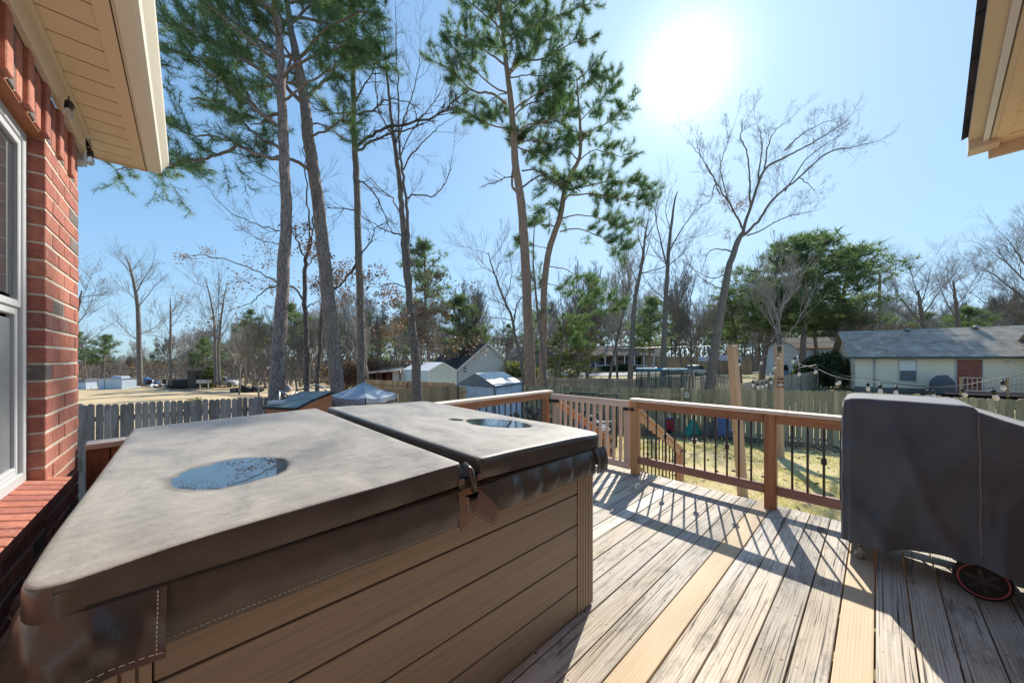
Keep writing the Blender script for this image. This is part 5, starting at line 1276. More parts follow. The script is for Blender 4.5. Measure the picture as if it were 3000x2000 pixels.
# pale gabled house left of centre: its gable faces us
def gable_house():
    d0 = 39.0; A = W(1340, 1080, d0-1); B = W(1507, 1083, d0+1.5)
    A.z = B.z = .32; dd_ = (B-A); dd_.z = 0; L_ = dd_.length; dh = dd_.normalized(); back = Vector((-dh.y, dh.x, 0)); zb = -2.4; zr = 3.25
    t_ = thing('gabled_house', 'pale blue grey house whose gable end faces the yard', 'house', (A.x, A.y, zb))
    D_ = 13.0; m_ = (A+B)/2; m_.z = zr; bk = back*D_+(-dh*1.5)
    b = MB(); lo_ = lambda p: Vector((p.x, p.y, zb))
    b.poly([lo_(A), lo_(B), B, m_, A][::1], .1, -back); b.poly([lo_(A), A, A+bk, lo_(A)+bk], .1, -dh); b.poly([lo_(B), lo_(B)+bk, B+bk, B], .1, dh); b.build('wall', M['siding_grey'], t_)
    b = MB(); ov = .45
    for (E, s_) in ((A, -1), (B, 1)):
        sl_ = (E-m_).normalized(); e0 = E+sl_*ov; q = [m_-back*.35, e0-back*.35, e0+bk, m_+bk]
        q = q if s_ > 0 else q[::-1]; N = (q[1]-q[0]).cross(q[2]-q[0]).normalized(); N = N if N.z > 0 else -N
        b.poly([p+N*.10 for p in q], .10, N, uvax=back)
    rf = b.build('roof', M['darkshingle'], t_); b = MB()
    for E in (A, B): sl_ = (E-m_).normalized(); b.bar(m_-back*.37, E+sl_*ov-back*.37, .04, .16)
    b.build('bargeboard', M['whitepaint'], rf)
    b = MB(); b.lathe(m_-back*.12+Vector((0, 0, -.75)), [(.22, 0), (.26, .03), (.26, .06)], 16, tuple(-back)); b.build('gable_vent', M['whitepaint'], t_)
    b = MB(); q = A.lerp(B, .12)+Vector((0, 0, .15))-back*.1; b.box(q, (.14, .1, .06)); b.box(q+Vector((0, 0, -.35)), (.14, .1, .06)); b.build('wall_lamp', M['black'], t_)
gable_house()
# pale metal shed in front of it
sh = thing('metal_shed', 'pale mint metal shed with shallow gable roof behind the brown fence', 'shed', (-7.0, 27, -1.8))
sA, sB, sC = W(1180, 1088, 30.5), W(1254, 1088, 26.5), W(1338, 1084, 29.0)
for p in (sA, sB, sC): p.z = .50
zb = -2.0; lo_ = lambda p: Vector((p.x, p.y, zb)); sD = sA+sC-sB; gm = (sB+sC)/2; gm.z = 1.15; gm2 = (sA+sD)/2; gm2.z = 1.15
b = MB(); b.poly([lo_(sA), lo_(sB), sB, sA], .05); b.poly([lo_(sB), lo_(sC), sC, gm, sB], .05); b.poly([lo_(sC), lo_(sD), sD, sC], .05); b.build('wall', M['siding_mint'], sh)
b = MB(); dz = Vector((0, 0, .06)); b.poly([sA+dz, sB+dz, gm+dz, gm2+dz], .05); b.poly([gm2+dz, gm+dz, sC+dz, sD+dz], .05); b.build('roof', M['whitepaint'], sh)
b = MB(); e_ = lambda p: p+Vector((0, -.05, .02)); b.bar(e_(sB), e_(gm), .06, .08); b.bar(e_(gm), e_(sC), .06, .08); b.build('trim', M['whitepaint'], sh)
# open red framed carport
cpz = thing('carport', 'low open carport with red frame left of the pale metal shed', 'carport', (-10.5, 31, -1.9))
a, c = W(1074, 1090, 31), W(1172, 1083, 30)
b = MB(); b.poly([a, c, c+Vector((-.6, 3, .15)), a+Vector((-.6, 3, .15))], .12, (0, 0, 1)); b.build('roof', M['gatewood'], cpz)
for k in range(4):
    p = a.lerp(c, k/3); b = MB(); b.tube([(p.x, p.y, -1.9), (p.x, p.y, p.z)], .07, 6); b.build('post', M['redcab'], cpz)
b = MB(); b.box(((a.x+c.x)/2, a.y+2.4, -.8), (1.6, .1, 1.1)); b.build('back_wall', M['lintel'], cpz); b = MB(); b.box((c.x-.65, c.y+1.8, -.5), (.6, .08, 1.1)); b.build('door', M['whitepaint'], cpz)
# small house with tall pale roof behind tree, and the low brick houses across the road
rh, rP, rd, rn, rrot = house('ranch_house', 'long low dark brick house with white porch columns across the road', (17.4, 74), -.03, 14.6, 8, -.95, 2.45, 4.5, mat_plain('dark_grey_brick', (.13, .11, .105), .9, .2, 4), M['roofdim'], M['whitepaint'], .5)
b = MB(); b.poly([rP(-.5, -2.6, 2.35), rP(12.3, -2.6, 2.35), rP(12.3, .3, 3.1), rP(-.5, .3, 3.1)], .12, (0, -.2, 1), uvax=rd); b.build('porch_roof', M['roofdim'], rh)
for k in range(7): b = MB(); b.box(rP(.0+2.0*k, -2.4, .75), (.09, .09, 1.6)); b.build('porch_column', M['whitepaint'], rh)
b = MB(); b.bar(rP(0, -2.4, .35), rP(12, -2.4, .35), .06, .07)
for k in range(60): b.box(rP(.1+.2*k, -2.4, 0), (.025, .025, .35))
b.build('porch_rail', M['whitepaint'], rh)
for x_ in (1.2, 5.2, 9.4): opening(rh, rP, rrot, x_, x_+1.5, .2, 1.8, M['whitepaint'], M['pane'])
b = MB(); b.box(rP(13.3, 2.5, 4.4), (.5, .5, .9)); b.build('chimney', M['farbrick'], rh)
house('brick_bungalow', 'reddish brown hip roofed house at the top of the driveway', (9.0, 98), .05, 15, 9, 0.2, 3.2, 5.2, M['farbrick'], M['roofdim'], M['farbrick'], .5)
house('brick_bungalow', 'pale walled house half hidden behind the tall pine left of the road', (-.5, 88), .1, 9, 8, -.4, 2.6, 4.6, mat_plain('pale_tan_wall', (.42, .38, .32), .8, .1), M['roofdim'], M['whitepaint'], .5)

# ------------------------------------------------------------------ vehicles
def car(label, base, ang, body, s=1.0, suv=False, group='parked vehicles'):
    t_ = thing('parked_car', label, 'car', tuple(base), group=group); B = Vector(base); ca, sa = math.cos(ang), math.sin(ang)
    P2 = lambda x, y, z: B+Vector((x*ca-y*sa, x*sa+y*ca, z))*s
    prof = [(-2.2, .45), (-2.22, .75), (-2.0, .95), (-1.2, 1.0), (.9, .98), (1.9, .85), (2.2, .65), (2.22, .4)]
    roof = [(-1.75, .97), (-1.2, 1.42), (-.1, 1.48), (.45, 1.42), (1.15, .97)] if not suv else [(-2.1, .97), (-1.9, 1.6), (-.1, 1.68), (.4, 1.6), (1.1, .97)]
    def ext(pr, w0, w1, nm, m, zfloor=None):
        b = MB(); n = len(pr)
        for sy in (-1, 1):
            for (x, z) in pr: b.v.append(P2(x, sy*(w1 if z > 1.2 else w0), z)); b.rc.append((.5, 0, .5, 1))
        for i in range(n): j = (i+1) % n; b.face([i, j, n+j, n+i], None, 0, False)
        b.face(list(range(n))[::-1]); b.face([n+i for i in range(n)]); return bevel(b.build(nm, m, t_), .04*s, 2)
    ext(prof+[(2.2, .3), (-2.2, .3)], .86, .86, 'body', body); ext(roof, .80, .66, 'cabin', M['pane'])
    ext([(roof[1][0]+.05, roof[1][1]+.0), (roof[2][0], roof[2][1]+.03), (roof[3][0]-.05, roof[3][1]+.0), (roof[2][0], roof[2][1]-.03)], .68, .68, 'roof', body)
    for x in (-1.4, 1.35):
        for sy in (-1, 1):
            b = MB(); b.lathe(P2(x, sy*.80-.1, .32), [(.2*s, 0), (.32*s, .02*s), (.32*s, .18*s), (.2*s, .2*s)], 16, (-sa, ca, 0)); w_ = b.build('wheel', M['rubber'], t_)
            b = MB(); b.lathe(P2(x, sy*.80-.11, .32), [(.17*s, 0), (.17*s, .22*s)], 10, (-sa, ca, 0)); b.build('rim', M['steel'], w_)
    for sy in (-1, 1): b = MB(); b.box(P2(2.2, sy*.62, .68), (.05*s, .14*s, .07*s), Matrix.Rotation(ang, 3, 'Z')); b.build('headlight', M['whitepaint'], t_)
    return t_
def gp(x, y, dz=0): return Vector((x, y, tz(x, y)+dz))
car('pale silver car parked on the grass left of the leaning tree', gp(29.2, 54.5), .5, M['carwhite'], .95, True)
car('pale blue pickup behind the upright post and the hedge', gp(33.5, 42), .9, M['carblue'], 1.0, True)
car('white car half hidden among the junk at the far left field', gp(-39.5, 47), .2, M['carwhite'], .9)
cp = thing('camper_trailer', 'white camper trailer with dark marks behind the leaning tree', 'trailer', tuple(gp(38.5, 64)))
q = gp(38.5, 64); b = MB(); b.box(q+Vector((0, 0, 1.75)), (3.4, 1.2, 1.15)); bevel(b.build('body', M['carwhite'], cp), .25, 3)
b = MB()
for k in range(5): b.box(q+Vector((-1.6+.8*k, -1.22, 1.9)), (.26, .02, .25))
b.build('window', M['pane'], cp); b = MB(); b.box(q+Vector((0, 0, 3.0)), (1.0, .8, .12)); b.build('roof_unit', M['whitepaint'], cp)
for sx in (-.5, .5): b = MB(); b.lathe(q+Vector((sx, -1.25, .4)), [(.4, 0), (.4, .2)], 14, (0, 1, 0)); b.build('wheel', M['rubber'], cp)
def mk_bin(t_, p):
    b = MB(); b.box(p+Vector((0, 0, .75)), (.5, .45, .72), None, taper=1.1); b.build('body', M['redcab'], t_); b = MB(); b.box(p+Vector((0, 0, 1.52)), (.58, .52, .06)); b.build('lid', M['black'], t_)
item('trash_bin', 'dark reddish bin at the foot of the driveway', 'bin', gp(8.6, 65.5), mk_bin)
def mk_mail(t_, p):
    b = MB(); b.tube([p, p+Vector((0, 0, 1.1))], .07, 6); b.build('post', M['barkdark'], t_); b = MB(); b.box(p+Vector((0, 0, 1.2)), (.28, .16, .15)); bevel(b.build('box', M['black'], t_), .04, 2)
item('mailbox', 'dark mailbox on a post beside the road', 'mailbox', gp(11.6, 60), mk_mail)

# ------------------------------------------------------------------ far left field
bs = thing('blue_shed', 'pale blue metal shed with a small raised cap in the left field', 'shed', tuple(gp(-51, 44.5)))
q = gp(-50.6, 44.5); b = MB(); b.box(q+Vector((0, 0, .5)), (1.5, 1.1, .75)); b.build('wall', M['siding_blue'], bs); b = MB(); b.box(q+Vector((.1, 0, 1.42)), (.65, .5, .16)); b.build('cap', M['siding_blue'], bs)
b = MB(); b.box(q+Vector((0, 0, 1.27)), (1.56, 1.16, .03)); b.build('roof', M['steel'], bs); b = MB(); b.box(q+Vector((-.7, -1.11, .5)), (.03, .01, .72)); b.build('door_edge', M['tarpgrey'], bs)
for (x, lb, rz) in ((-56.3, 'tilted blue and grey crate at the left of the far field beside the house corner', .2), (-54.4, 'second blue crate with grey top leaning beside the pale blue shed', -.15)):
    q = gp(x, 44); t_ = thing('tarped_crate', lb, 'crate', tuple(q), group='blue crates in the field'); rt = Matrix.Rotation(rz*.5, 3, 'Y')
    b = MB(); b.box(q+Vector((0, 0, .45)), (.75, .6, .5), rt); b.build('box', M['siding_blue'], t_); b = MB(); b.box(q+Vector((rz*.4, 0, 1.05)), (.8, .65, .22), rt); b.build('top', M['tarpgrey'], t_)
q = gp(-42.0, 44.8); t_ = thing('black_container', 'tall black open container behind a thin trunk in the left field', 'container', tuple(q))
b = MB(); b.box(q+Vector((1.3, 0, 1.1)), (.55, 1.0, 1.2)); b.build('tall_box', M['black'], t_); b = MB(); b.box(q+Vector((-.6, 0, .6)), (1.3, 1.0, .55)); bevel(b.build('tarped_heap', M['rubber'], t_), .2, 2)
def heap(name, label, c, sx, sz, mats, n, seed, cat):
    r_ = random.Random(seed); q = gp(*c); t_ = thing(name, label, cat, tuple(q))
    for k in range(n):
        b = MB(); a = r_.uniform(0, 6.28); s_ = r_.uniform(.12, .34); p = q+Vector((r_.uniform(-sx, sx), r_.uniform(-.5, .5), r_.uniform(.05, sz)))
        rt = Matrix.Rotation(r_.uniform(-.6, .6), 3, 'Y') @ Matrix.Rotation(a, 3, 'Z')
        b.box(p, (s_*r_.uniform(.6, 1.8), s_, s_*r_.uniform(.4, 1.2)), rt); bevel(b.build('scrap', r_.choice(mats), t_), .05, 2)
heap('junk_heap', 'heap of black and white junk between the blue shed and black container', (-46.2, 45.5), 1.8, .9, [M['black'], M['rubber'], M['whitepaint'], M['tarpgrey'], M['blue']], 22, 4, 'junk')
heap('tyre_heap', 'low dark heap of tyres and branches in the field before the first pine', (-29.5, 39), 1.6, .5, [M['rubber'], M['barkdark'], M['barkdark']], 18, 9, 'heap')
heap('scrap_heap', 'small dark scrap heap right beside the first pine trunk', (-25.0, 37), .9, .45, [M['rubber'], M['tarpgrey'], M['steel']], 9, 12, 'heap')
q = gp(-37.5, 42.0); t_ = thing('feed_stand', 'pale box stand on thin legs in the left field', 'stand', tuple(q))
b = MB(); b.box(q+Vector((0, 0, 1.05)), (.6, .4, .22)); b.build('box', M['steel'], t_)
for sx in (-.5, .5): b = MB(); b.tube([q+Vector((sx, 0, 0)), q+Vector((sx, 0, .9))], .05, 6); b.build('leg', M['whitepaint'], t_)
q = gp(-27.5, 56); t_ = thing('derelict_trailer', 'low pale grey derelict trailer among the trees at the left', 'trailer', tuple(q))
b = MB(); b.box(q+Vector((-1.0, 0, 1.2)), (3.2, 1.2, .9)); b.build('body', M['tarplight'], t_); b = MB(); b.box(q+Vector((-2.6, -1.22, 1.4)), (.9, .02, .7)); b.build('opening', M['black'], t_)
# ------------------------------------------------------------------ trees
def wig(pts, n, amp, r_):
    """densify a polyline (Catmull-Rom) and roughen it"""
    P_ = [Vector(p) for p in pts]; out = []
    for i in range(len(P_)-1):
        p0 = P_[max(i-1, 0)]; p1 = P_[i]; p2 = P_[i+1]; p3 = P_[min(i+2, len(P_)-1)]
        for k in range(n):
            t_ = k/n; q = .5*((2*p1)+(p2-p0)*t_+(2*p0-5*p1+4*p2-p3)*t_*t_+(3*p1-p0-3*p2+p3)*t_**3)
            if i+k: q = q+Vector((r_.uniform(-1, 1), r_.uniform(-1, 1), r_.uniform(-1, 1)))*amp
            out.append(q)
    out.append(P_[-1]); return out
def rvec(r_): 
    v = Vector((r_.gauss(0, 1), r_.gauss(0, 1), r_.gauss(0, 1))); return v.normalized()
def add_poly(S, pts, r0, r1):
    n = len(pts)-1
    for i in range(n):
        a = r0+(r1-r0)*i/n; c = r0+(r1-r0)*(i+1)/n; S.append((*pts[i], *pts[i+1], a, c))
def twigs(S, p, d, L, r, lvl, r_, up=.15, div=.75, ends=None, kids=(3, 5), gn=.22, rmin=.002):
    """recursive bare branching into the segment list S"""
    n = 5 if lvl > 0 else 3; q = Vector(p); dd = Vector(d).normalized(); pts = [q.copy()]
    ch = []
    for i in range(n):
        dd = (dd+rvec(r_)*gn+Vector((0, 0, up*.35))).normalized(); q = q+dd*L/n; pts.append(q.copy())
        if lvl > 0 and i >= 1: ch.append((q.copy(), dd.copy(), i/n))
    r1 = max(rmin, r*(.35 if lvl else .3)); add_poly(S, pts, r, r1)
    if lvl == 0:
        if ends is not None: ends.append((pts[-1], dd)); 
        return
    for k in range(r_.randint(*kids)):
        c, cd, f_ = ch[r_.randrange(len(ch))]; side = rvec(r_); side = (side-cd*side.dot(cd)).normalized()
        twigs(S, c, (cd+side*div*r_.uniform(.6, 1.3)+Vector((0, 0, up))).normalized(), L*r_.uniform(.45, .72), max(rmin, r*.5), lvl-1, r_, up, div, ends, kids, gn, rmin)
    twigs(S, pts[-1], dd, L*.55, r1, lvl-1, r_, up, div, ends, kids, gn, rmin)

def big_tree(name, label, cat, trunk, rad, limbs, bark, twm, seed, d, lvl=3, twl=1.0, group=None, tw_r=.014, up=.25, extra=0, leaves=None, dens=3.0, bendY=0, kids=(3, 4)):
    """trunk/limbs in photo pixels at distance d; limb = (list of (px,py[,dd]), r0, r1)"""
    r_ = random.Random(seed); tp_ = wig([W(p[0], p[1], d+(p[2] if len(p) > 2 else 0)) for p in trunk], 5, .02, r_)
    base = tp_[0]; t_ = thing(name, label, cat, tuple(base), group=group)
    n = len(tp_); rr = [0]*n; m = len(rad)-1
    for i in range(n): x = i/(n-1)*m; k = min(int(x), m-1); rr[i] = rad[k]+(rad[k+1]-rad[k])*(x-k)
    b = MB(); b.tube(tp_, rr, 14); b.build('trunk', bark, t_)
    S = []; ends = []
    lb = MB()
    for (lp, r0, r1) in limbs:
        zz = r_.uniform(-1.3, 1.3)
        P_ = [W(p[0], p[1], d+(p[2] if len(p) > 2 else zz*i/max(1, len(lp)-1))) for i, p in enumerate(lp)]
        q = wig(P_, 5, .035, r_); m_ = len(q)
        lb.tube(q, [r0+(r1-r0)*(i/(m_-1))**.8 for i in range(m_)], 7)
        L = sum((q[i+1]-q[i]).length for i in range(m_-1))
        for k in range(int(L*dens)):
            f_ = r_.uniform(.12, 1); i = min(int(f_*(m_-1)), m_-2); dd = (q[i+1]-q[i]).normalized(); sd3 = rvec(r_); sd3 = (sd3-dd*sd3.dot(dd)).normalized()
            twigs(S, q[i], (dd*.8+sd3*.8+Vector((0, 0, up))).normalized(), twl*r_.uniform(.5, 1.15)*(1.1-.4*f_), max(tw_r*.5, tw_r*(1.2-.6*f_)), lvl-1, r_, up*.6, .7, ends, kids)
        twigs(S, q[-1], (q[-1]-q[-3]).normalized(), twl, r1, lvl-1, r_, up*.6, .7, ends, kids)
    for k in range(extra):
        i = int(r_.uniform(.35, .98)*(n-1)); i = min(i, n-2); dd = (tp_[i+1]-tp_[i]).normalized(); sd3 = rvec(r_); sd3 = (sd3-dd*sd3.dot(dd)).normalized()
        twigs(S, tp_[i], (sd3+dd*.5).normalized(), twl*r_.uniform(.8, 1.8), tw_r*1.4, lvl, r_, up*.5, .7, ends, kids)
    if lb.v: lb.build('limbs', bark, t_)
    if S:
        o_ = place('twigs', segs_mesh('twigs', S, twm, base), t_)
    if leaves and ends:
        pts = []; 
        for (e, dd) in ends:
            if leaves[1] and not leaves[1](e): continue
            for k in range(leaves[0]): pts.append(tuple(Vector(e)-base+rvec(r_)*.12+Vector((0, 0, -.04))))
        if pts: place('leaves', quads_mesh('leaves', pts, leaves[2], M['deadleaf'], seed), t_)
    return t_

def pine_branch(S, tips, pts, r0, r1, r_, side_len, per_m, g=.5, start=.25, flat=.35, tl=.13):
    """limb with needle bearing side branches"""
    m_ = len(pts); add_poly(S, pts, r0, r1); L = sum((pts[i+1]-pts[i]).length for i in range(m_-1))
    for k in range(max(2, int(L*per_m))):
        f_ = r_.uniform(start, 1.0); i = min(int(f_*(m_-1)), m_-2); fr = f_*(m_-1)-i
        p = pts[i].lerp(pts[i+1], min(1, fr)); dd = (pts[i+1]-pts[i]).normalized(); s_ = rvec(r_); s_.z *= flat; s_ = (s_-dd*s_.dot(dd)*.6).normalized()
        ln = side_len*r_.uniform(.4, 1.1)*(1.15-.5*f_); cd = (dd*.55+s_+Vector((0, 0, .12))).normalized(); q = p.copy(); pp = [q.copy()]; n = 5
        for j in range(n): cd = (cd+rvec(r_)*.16+Vector((0, 0, .07))).normalized(); q = q+cd*ln/n; pp.append(q.copy())
        add_poly(S, pp, max(.004, r1*.8), .004); gg = min(1, max(0, g+r_.uniform(-.3, .3)))
        for j in range(2, n+1):
            tips.append((*pp[j],) and (tuple(pp[j]), tuple(cd), gg))
            for w in range(2):
                s2 = rvec(r_); c2 = (cd*.8+s2*.8+Vector((0, 0, .15))).normalized(); l2 = ln*r_.uniform(.12, .34); e2 = pp[j]+c2*l2
                S.append((*pp[j], *e2, .005, .003)); tips.append((tuple(e2), tuple(c2), gg))
                if l2 > tl*1.4: tips.append((tuple(pp[j].lerp(e2, .5)), tuple(c2), gg))
    tips.append((tuple(pts[-1]), tuple((pts[-1]-pts[-2]).normalized()), g))
def px_pine(name, label, trunk, rad, limbs, seed, d, bark, auto=None, side=1.0, per_m=5.0, K=20, nl=.20, nw=.007, group='tall near pines', dead=None, nm=None):
    """limbs in photo pixels; auto = (n, row_low, row_high, length) fills the crown round the trunk"""
    r_ = random.Random(seed); tp_ = wig([W(p[0], p[1], d+(p[2] if len(p) > 2 else 0)) for p in trunk], 6, .012, r_); base = tp_[0]
    t_ = thing(name, label, 'tree', tuple(base), group=group); n = len(tp_); rr = []; m = len(rad)-1
    for i in range(n): x = i/(n-1)*m; k = min(int(x), m-1); rr.append(rad[k]+(rad[k+1]-rad[k])*(x-k)+r_.uniform(-.004, .004))
    b = MB(); b.tube(tp_, rr, 18); b.build('trunk', bark, t_)
    S = []; tips = []; lb = MB()
    for L_ in limbs:
        lp, r0, r1 = L_[:3]; g = L_[3] if len(L_) > 3 else .5; st = L_[4] if len(L_) > 4 else .3; zz = r_.uniform(-1.2, 1.2)
        q = wig([W(p[0], p[1], d+(p[2] if len(p) > 2 else zz*i/(len(lp)-1))) for i, p in enumerate(lp)], 5, .03, r_); m_ = len(q)
        lb.tube(q, [r0+(r1-r0)*(i/(m_-1))**.7 for i in range(m_)], 7); pine_branch(S, tips, q, r1*.3, r1*.3, r_, side, per_m, g, st)
    if auto:
        na, zlo, zhi, ln = auto
        for k in range(na):
            z = zlo+(zhi-zlo)*(k+r_.random())/na; c = min(tp_, key=lambda p: abs(p.z-z)); a = r_.uniform(0, 6.283); f_ = (k+.5)/na
            L2 = ln*(1.05-.35*f_)*r_.uniform(.6, 1.1); dd = Vector((math.cos(a), math.sin(a), r_.uniform(.1, .55))).normalized(); q = [c]
            for j in range(4): dd = (dd+rvec(r_)*.22+Vector((0, 0, .05))).normalized(); q.append(q[-1]+dd*L2/4)
            q = wig(q, 3, .02, r_); m_ = len(q); lb.tube(q, [.045*(1-.75*i/(m_-1)) for i in range(m_)], 6); pine_branch(S, tips, q, .008, .006, r_, side*.9, per_m, r_.uniform(.2, .8), .3)
    lb.build('limbs', bark, t_)
    place('twigs', segs_mesh('twigs', S, M['barkdark'], base), t_)
    place('needles', tufts_mesh('needles', tips, nm or M['needle'], K, nl, nw, .8, base, seed), t_)
    if dead:
        S2 = []
        for (lp, r0) in dead:
            q = wig([W(p[0], p[1], d+(p[2] if len(p) > 2 else 0)) for p in lp], 4, .04, r_); add_poly(S2, q, r0, r0*.35)
            for k in range(int(len(q)*.9)):
                i = r_.randrange(2, len(q)); twigs(S2, q[i], ((q[i]-q[i-1]).normalized()+rvec(r_)*.8).normalized(), r_.uniform(.25, .6), r0*.4, 1, r_, .05)
        place('dead_branches', segs_mesh('dead_branches', S2, M['barkdark'], base, 5), t_)
    return t_, len(tips)

# first pine (left)
px_pine('pine_tree', 'first tall pine trunk from the left, rising behind the picket fence end', [(800, 1330), (812, 1130), (824, 900), (838, 640), (834, 480), (828, 330), (822, 180), (815, 60), (808, -120), (800, -340)], [.20, .165, .135, .115, .11, .10, .085, .07, .055, .03],
        [([(832, 470), (760, 455), (700, 430), (630, 455), (560, 470), (490, 480), (440, 440)], .05, .02, .3, .2), ([(830, 440), (760, 400), (700, 350), (640, 300), (560, 290)], .045, .018, .4, .1), ([(826, 380), (760, 330), (690, 230), (600, 180), (520, 150)], .05, .02, .6, .2),
         ([(824, 260), (740, 190), (640, 130), (540, 80), (430, 50)], .05, .02, .6, .2), ([(820, 170), (720, 90), (620, 20), (500, -60)], .05, .02, .5, .2), ([(826, 300), (880, 260), (940, 220), (990, 190)], .035, .015, .6, .4),
         ([(700, 420), (620, 400), (540, 390), (470, 340)], .03, .012, .3, .1), ([(560, 470), (480, 495), (400, 490), (340, 500)], .03, .012, .4, .1), ([(430, 60), (400, 120), (410, 200)], .02, .01, .5, .1)],
        11, 8.2, M['pinebark'], (7, 6.6, 10.5, 2.2), 1.0, 7.0, 15, .20, .0075)
# second pine, leaning
px_pine('pine_tree', 'second tall pine from the left, thick trunk leaning left above the coop', [(1002, 1340), (988, 1130), (968, 950), (950, 760), (928, 560), (906, 420), (896, 330), (880, 220), (852, 90), (835, -40), (825, -200), (815, -400)], [.22, .185, .18, .165, .155, .15, .135, .115, .085, .06, .045, .02],
        [([(918, 500), (880, 480), (840, 462), (780, 458)], .06, .03, .3, .9), ([(890, 305), (820, 240), (740, 190), (670, 120), (640, 40)], .065, .03, .6, .4), ([(894, 300), (930, 255), (975, 225), (980, 190), (1020, 155), (1060, 130)], .06, .02, .6, .5), ([(872, 180), (930, 110), (1000, 60), (1080, 30)], .05, .02, .3, .3),
         ([(862, 120), (790, 60), (740, 10), (720, -60)], .05, .02, .5, .2), ([(850, 70), (920, 10), (1000, -40)], .045, .02, .3, .2), ([(905, 400), (960, 380), (1000, 350), (1040, 330)], .035, .012, .5, .5), ([(900, 360), (960, 370), (1010, 410)], .03, .012, .6, .5), ([(880, 240), (800, 250), (720, 260), (640, 240)], .04, .015, .4, .3), ([(700, 150), (620, 130), (540, 110), (470, 60)], .035, .014, .5, .1)],
        12, 9.6, M['pinebark'], (9, 9.2, 13.0, 2.4), 1.1, 8, 15, .22, .008)
# third trunk
px_pine('pine_tree', 'third slender pale trunk from the left, pine crown at the top of the photo', [(1060, 1300), (1058, 1100), (1056, 900), (1050, 700), (1044, 520), (1038, 400), (1036, 250), (1032, 130), (1024, 20), (1015, -120), (1008, -280)], [.15, .12, .115, .105, .095, .085, .075, .06, .05, .04, .02],
        [([(1036, 200), (1060, 150), (1090, 110)], .03, .012, .3, .2), ([(1034, 150), (1000, 110), (970, 60)], .03, .012, .4, .2), ([(1030, 100), (1060, 50), (1110, 40)], .03, .012, .3, .1), ([(1026, 50), (980, 20), (950, -20)], .03, .012, .5, .1), ([(1024, 30), (1080, 0), (1130, 20)], .03, .012, .3, .1), ([(1040, 180), (1090, 190), (1130, 160)], .025, .01, .4, .4)],
        13, 11.0, M['bark'], (10, 11.2, 15, 2.0), .85, 8.0, 16, .21, .009,
        dead=[([(1046, 430), (1090, 395), (1140, 370), (1220, 358), (1290, 330), (1345, 285)], .055), ([(1046, 440), (1110, 405), (1180, 385), (1240, 365)], .045), ([(1046, 335), (1090, 320), (1135, 292), (1200, 300)], .035), ([(1040, 300), (1060, 260), (1095, 205)], .035), ([(1048, 520), (1090, 560), (1120, 610), (1150, 680)], .03), ([(1050, 750), (1080, 720), (1096, 670)], .03), ([(1048, 770), (1010, 820), (982, 846)], .05), ([(1036, 330), (980, 330), (930, 322)], .03), ([(1050, 620), (1000, 612), (955, 610)], .025)])
# oak with double stem and rusty leaves
big_tree('oak_tree', 'double stemmed bare tree with rusty leaves low on its trunk before the shed', 'tree', [(1222, 1290), (1222, 1130), (1210, 980), (1198, 860), (1186, 740), (1178, 620), (1168, 520), (1155, 420), (1143, 320), (1132, 200), (1120, 60)], [.20, .165, .14, .12, .105, .095, .08, .065, .05, .035, .015],
         [([(1205, 960), (1202, 840), (1196, 720), (1190, 600), (1180, 500), (1168, 400), (1166, 280), (1162, 150), (1158, 50)], .085, .012), ([(1188, 590), (1210, 570), (1260, 575), (1300, 545), (1320, 490)], .035, .012), ([(1176, 500), (1215, 440), (1260, 400), (1300, 360)], .03, .01), ([(1176, 690), (1120, 670), (1070, 640)], .03, .01), ([(1178, 640), (1150, 580), (1120, 560), (1080, 520)], .03, .01),
          ([(1150, 400), (1110, 320), (1100, 220), (1090, 130)], .03, .008), ([(1160, 420), (1190, 330), (1220, 240), (1230, 150)], .03, .008), ([(1166, 470), (1210, 380), (1270, 300), (1300, 250)], .025, .008), ([(1200, 850), (1150, 830), (1110, 840)], .025, .008), ([(1206, 900), (1250, 870), (1290, 880)], .025, .008), ([(1212, 1000), (1255, 985), (1290, 1000)], .02, .008), ([(1212, 1010), (1170, 990), (1140, 1000)], .02, .008), ([(1208, 940), (1240, 920), (1265, 960)], .02, .006), ([(1206, 930), (1175, 900), (1150, 930)], .02, .006)],
         M['bark'], M['twig'], 21, 12.0, 3, .85, 'bare trees of the back yards', .011, .25, 0, (5, lambda e: e.z < 4.6, .05), 2.6)
big_tree('dark_trunk_tree', 'thin very dark forked trunk between the first two pines', 'tree', [(896, 1300), (898, 1100), (895, 950), (893, 880), (893, 800), (897, 750)], [.085, .075, .068, .06, .055, .05],
         [([(897, 755), (906, 700), (902, 600), (896, 500), (890, 430)], .035, .010), ([(897, 755), (915, 700), (920, 640), (930, 560)], .03, .01), ([(895, 760), (870, 700), (850, 640)], .028, .01), ([(893, 885), (860, 840), (820, 830), (740, 790), (640, 755), (560, 748)], .032, .010), ([(820, 830), (780, 850), (740, 880), (700, 900)], .022, .008), ([(850, 680), (800, 672), (720, 645), (660, 610), (600, 540)], .022, .007), ([(840, 550), (760, 510), (700, 460)], .014, .006), ([(840, 720), (760, 700), (690, 660)], .014, .006), ([(897, 780), (930, 740), (950, 700)], .02, .008), ([(893, 900), (935, 880), (945, 860)], .02, .008)],
         M['barkdark'], M['twig'], 22, 10.2, 3, .65, 'bare trees of the back yards', .008, .2, 0, (2, lambda e: e.z < 5.2, .04), 2.6)
big_tree('dark_trunk_tree', 'short brown leaning trunk just left of the second pine', 'tree', [(922, 1300), (932, 1100), (938, 1000), (944, 900)], [.075, .065, .06, .05], [([(944, 905), (950, 840), (940, 800)], .03, .01), ([(940, 960), (965, 880), (980, 830)], .02, .008)], M['barkdark'], M['twig'], 23, 11.5, 3, .7, 'bare trees of the back yards', .009, .3, 0, (4, None, .05))
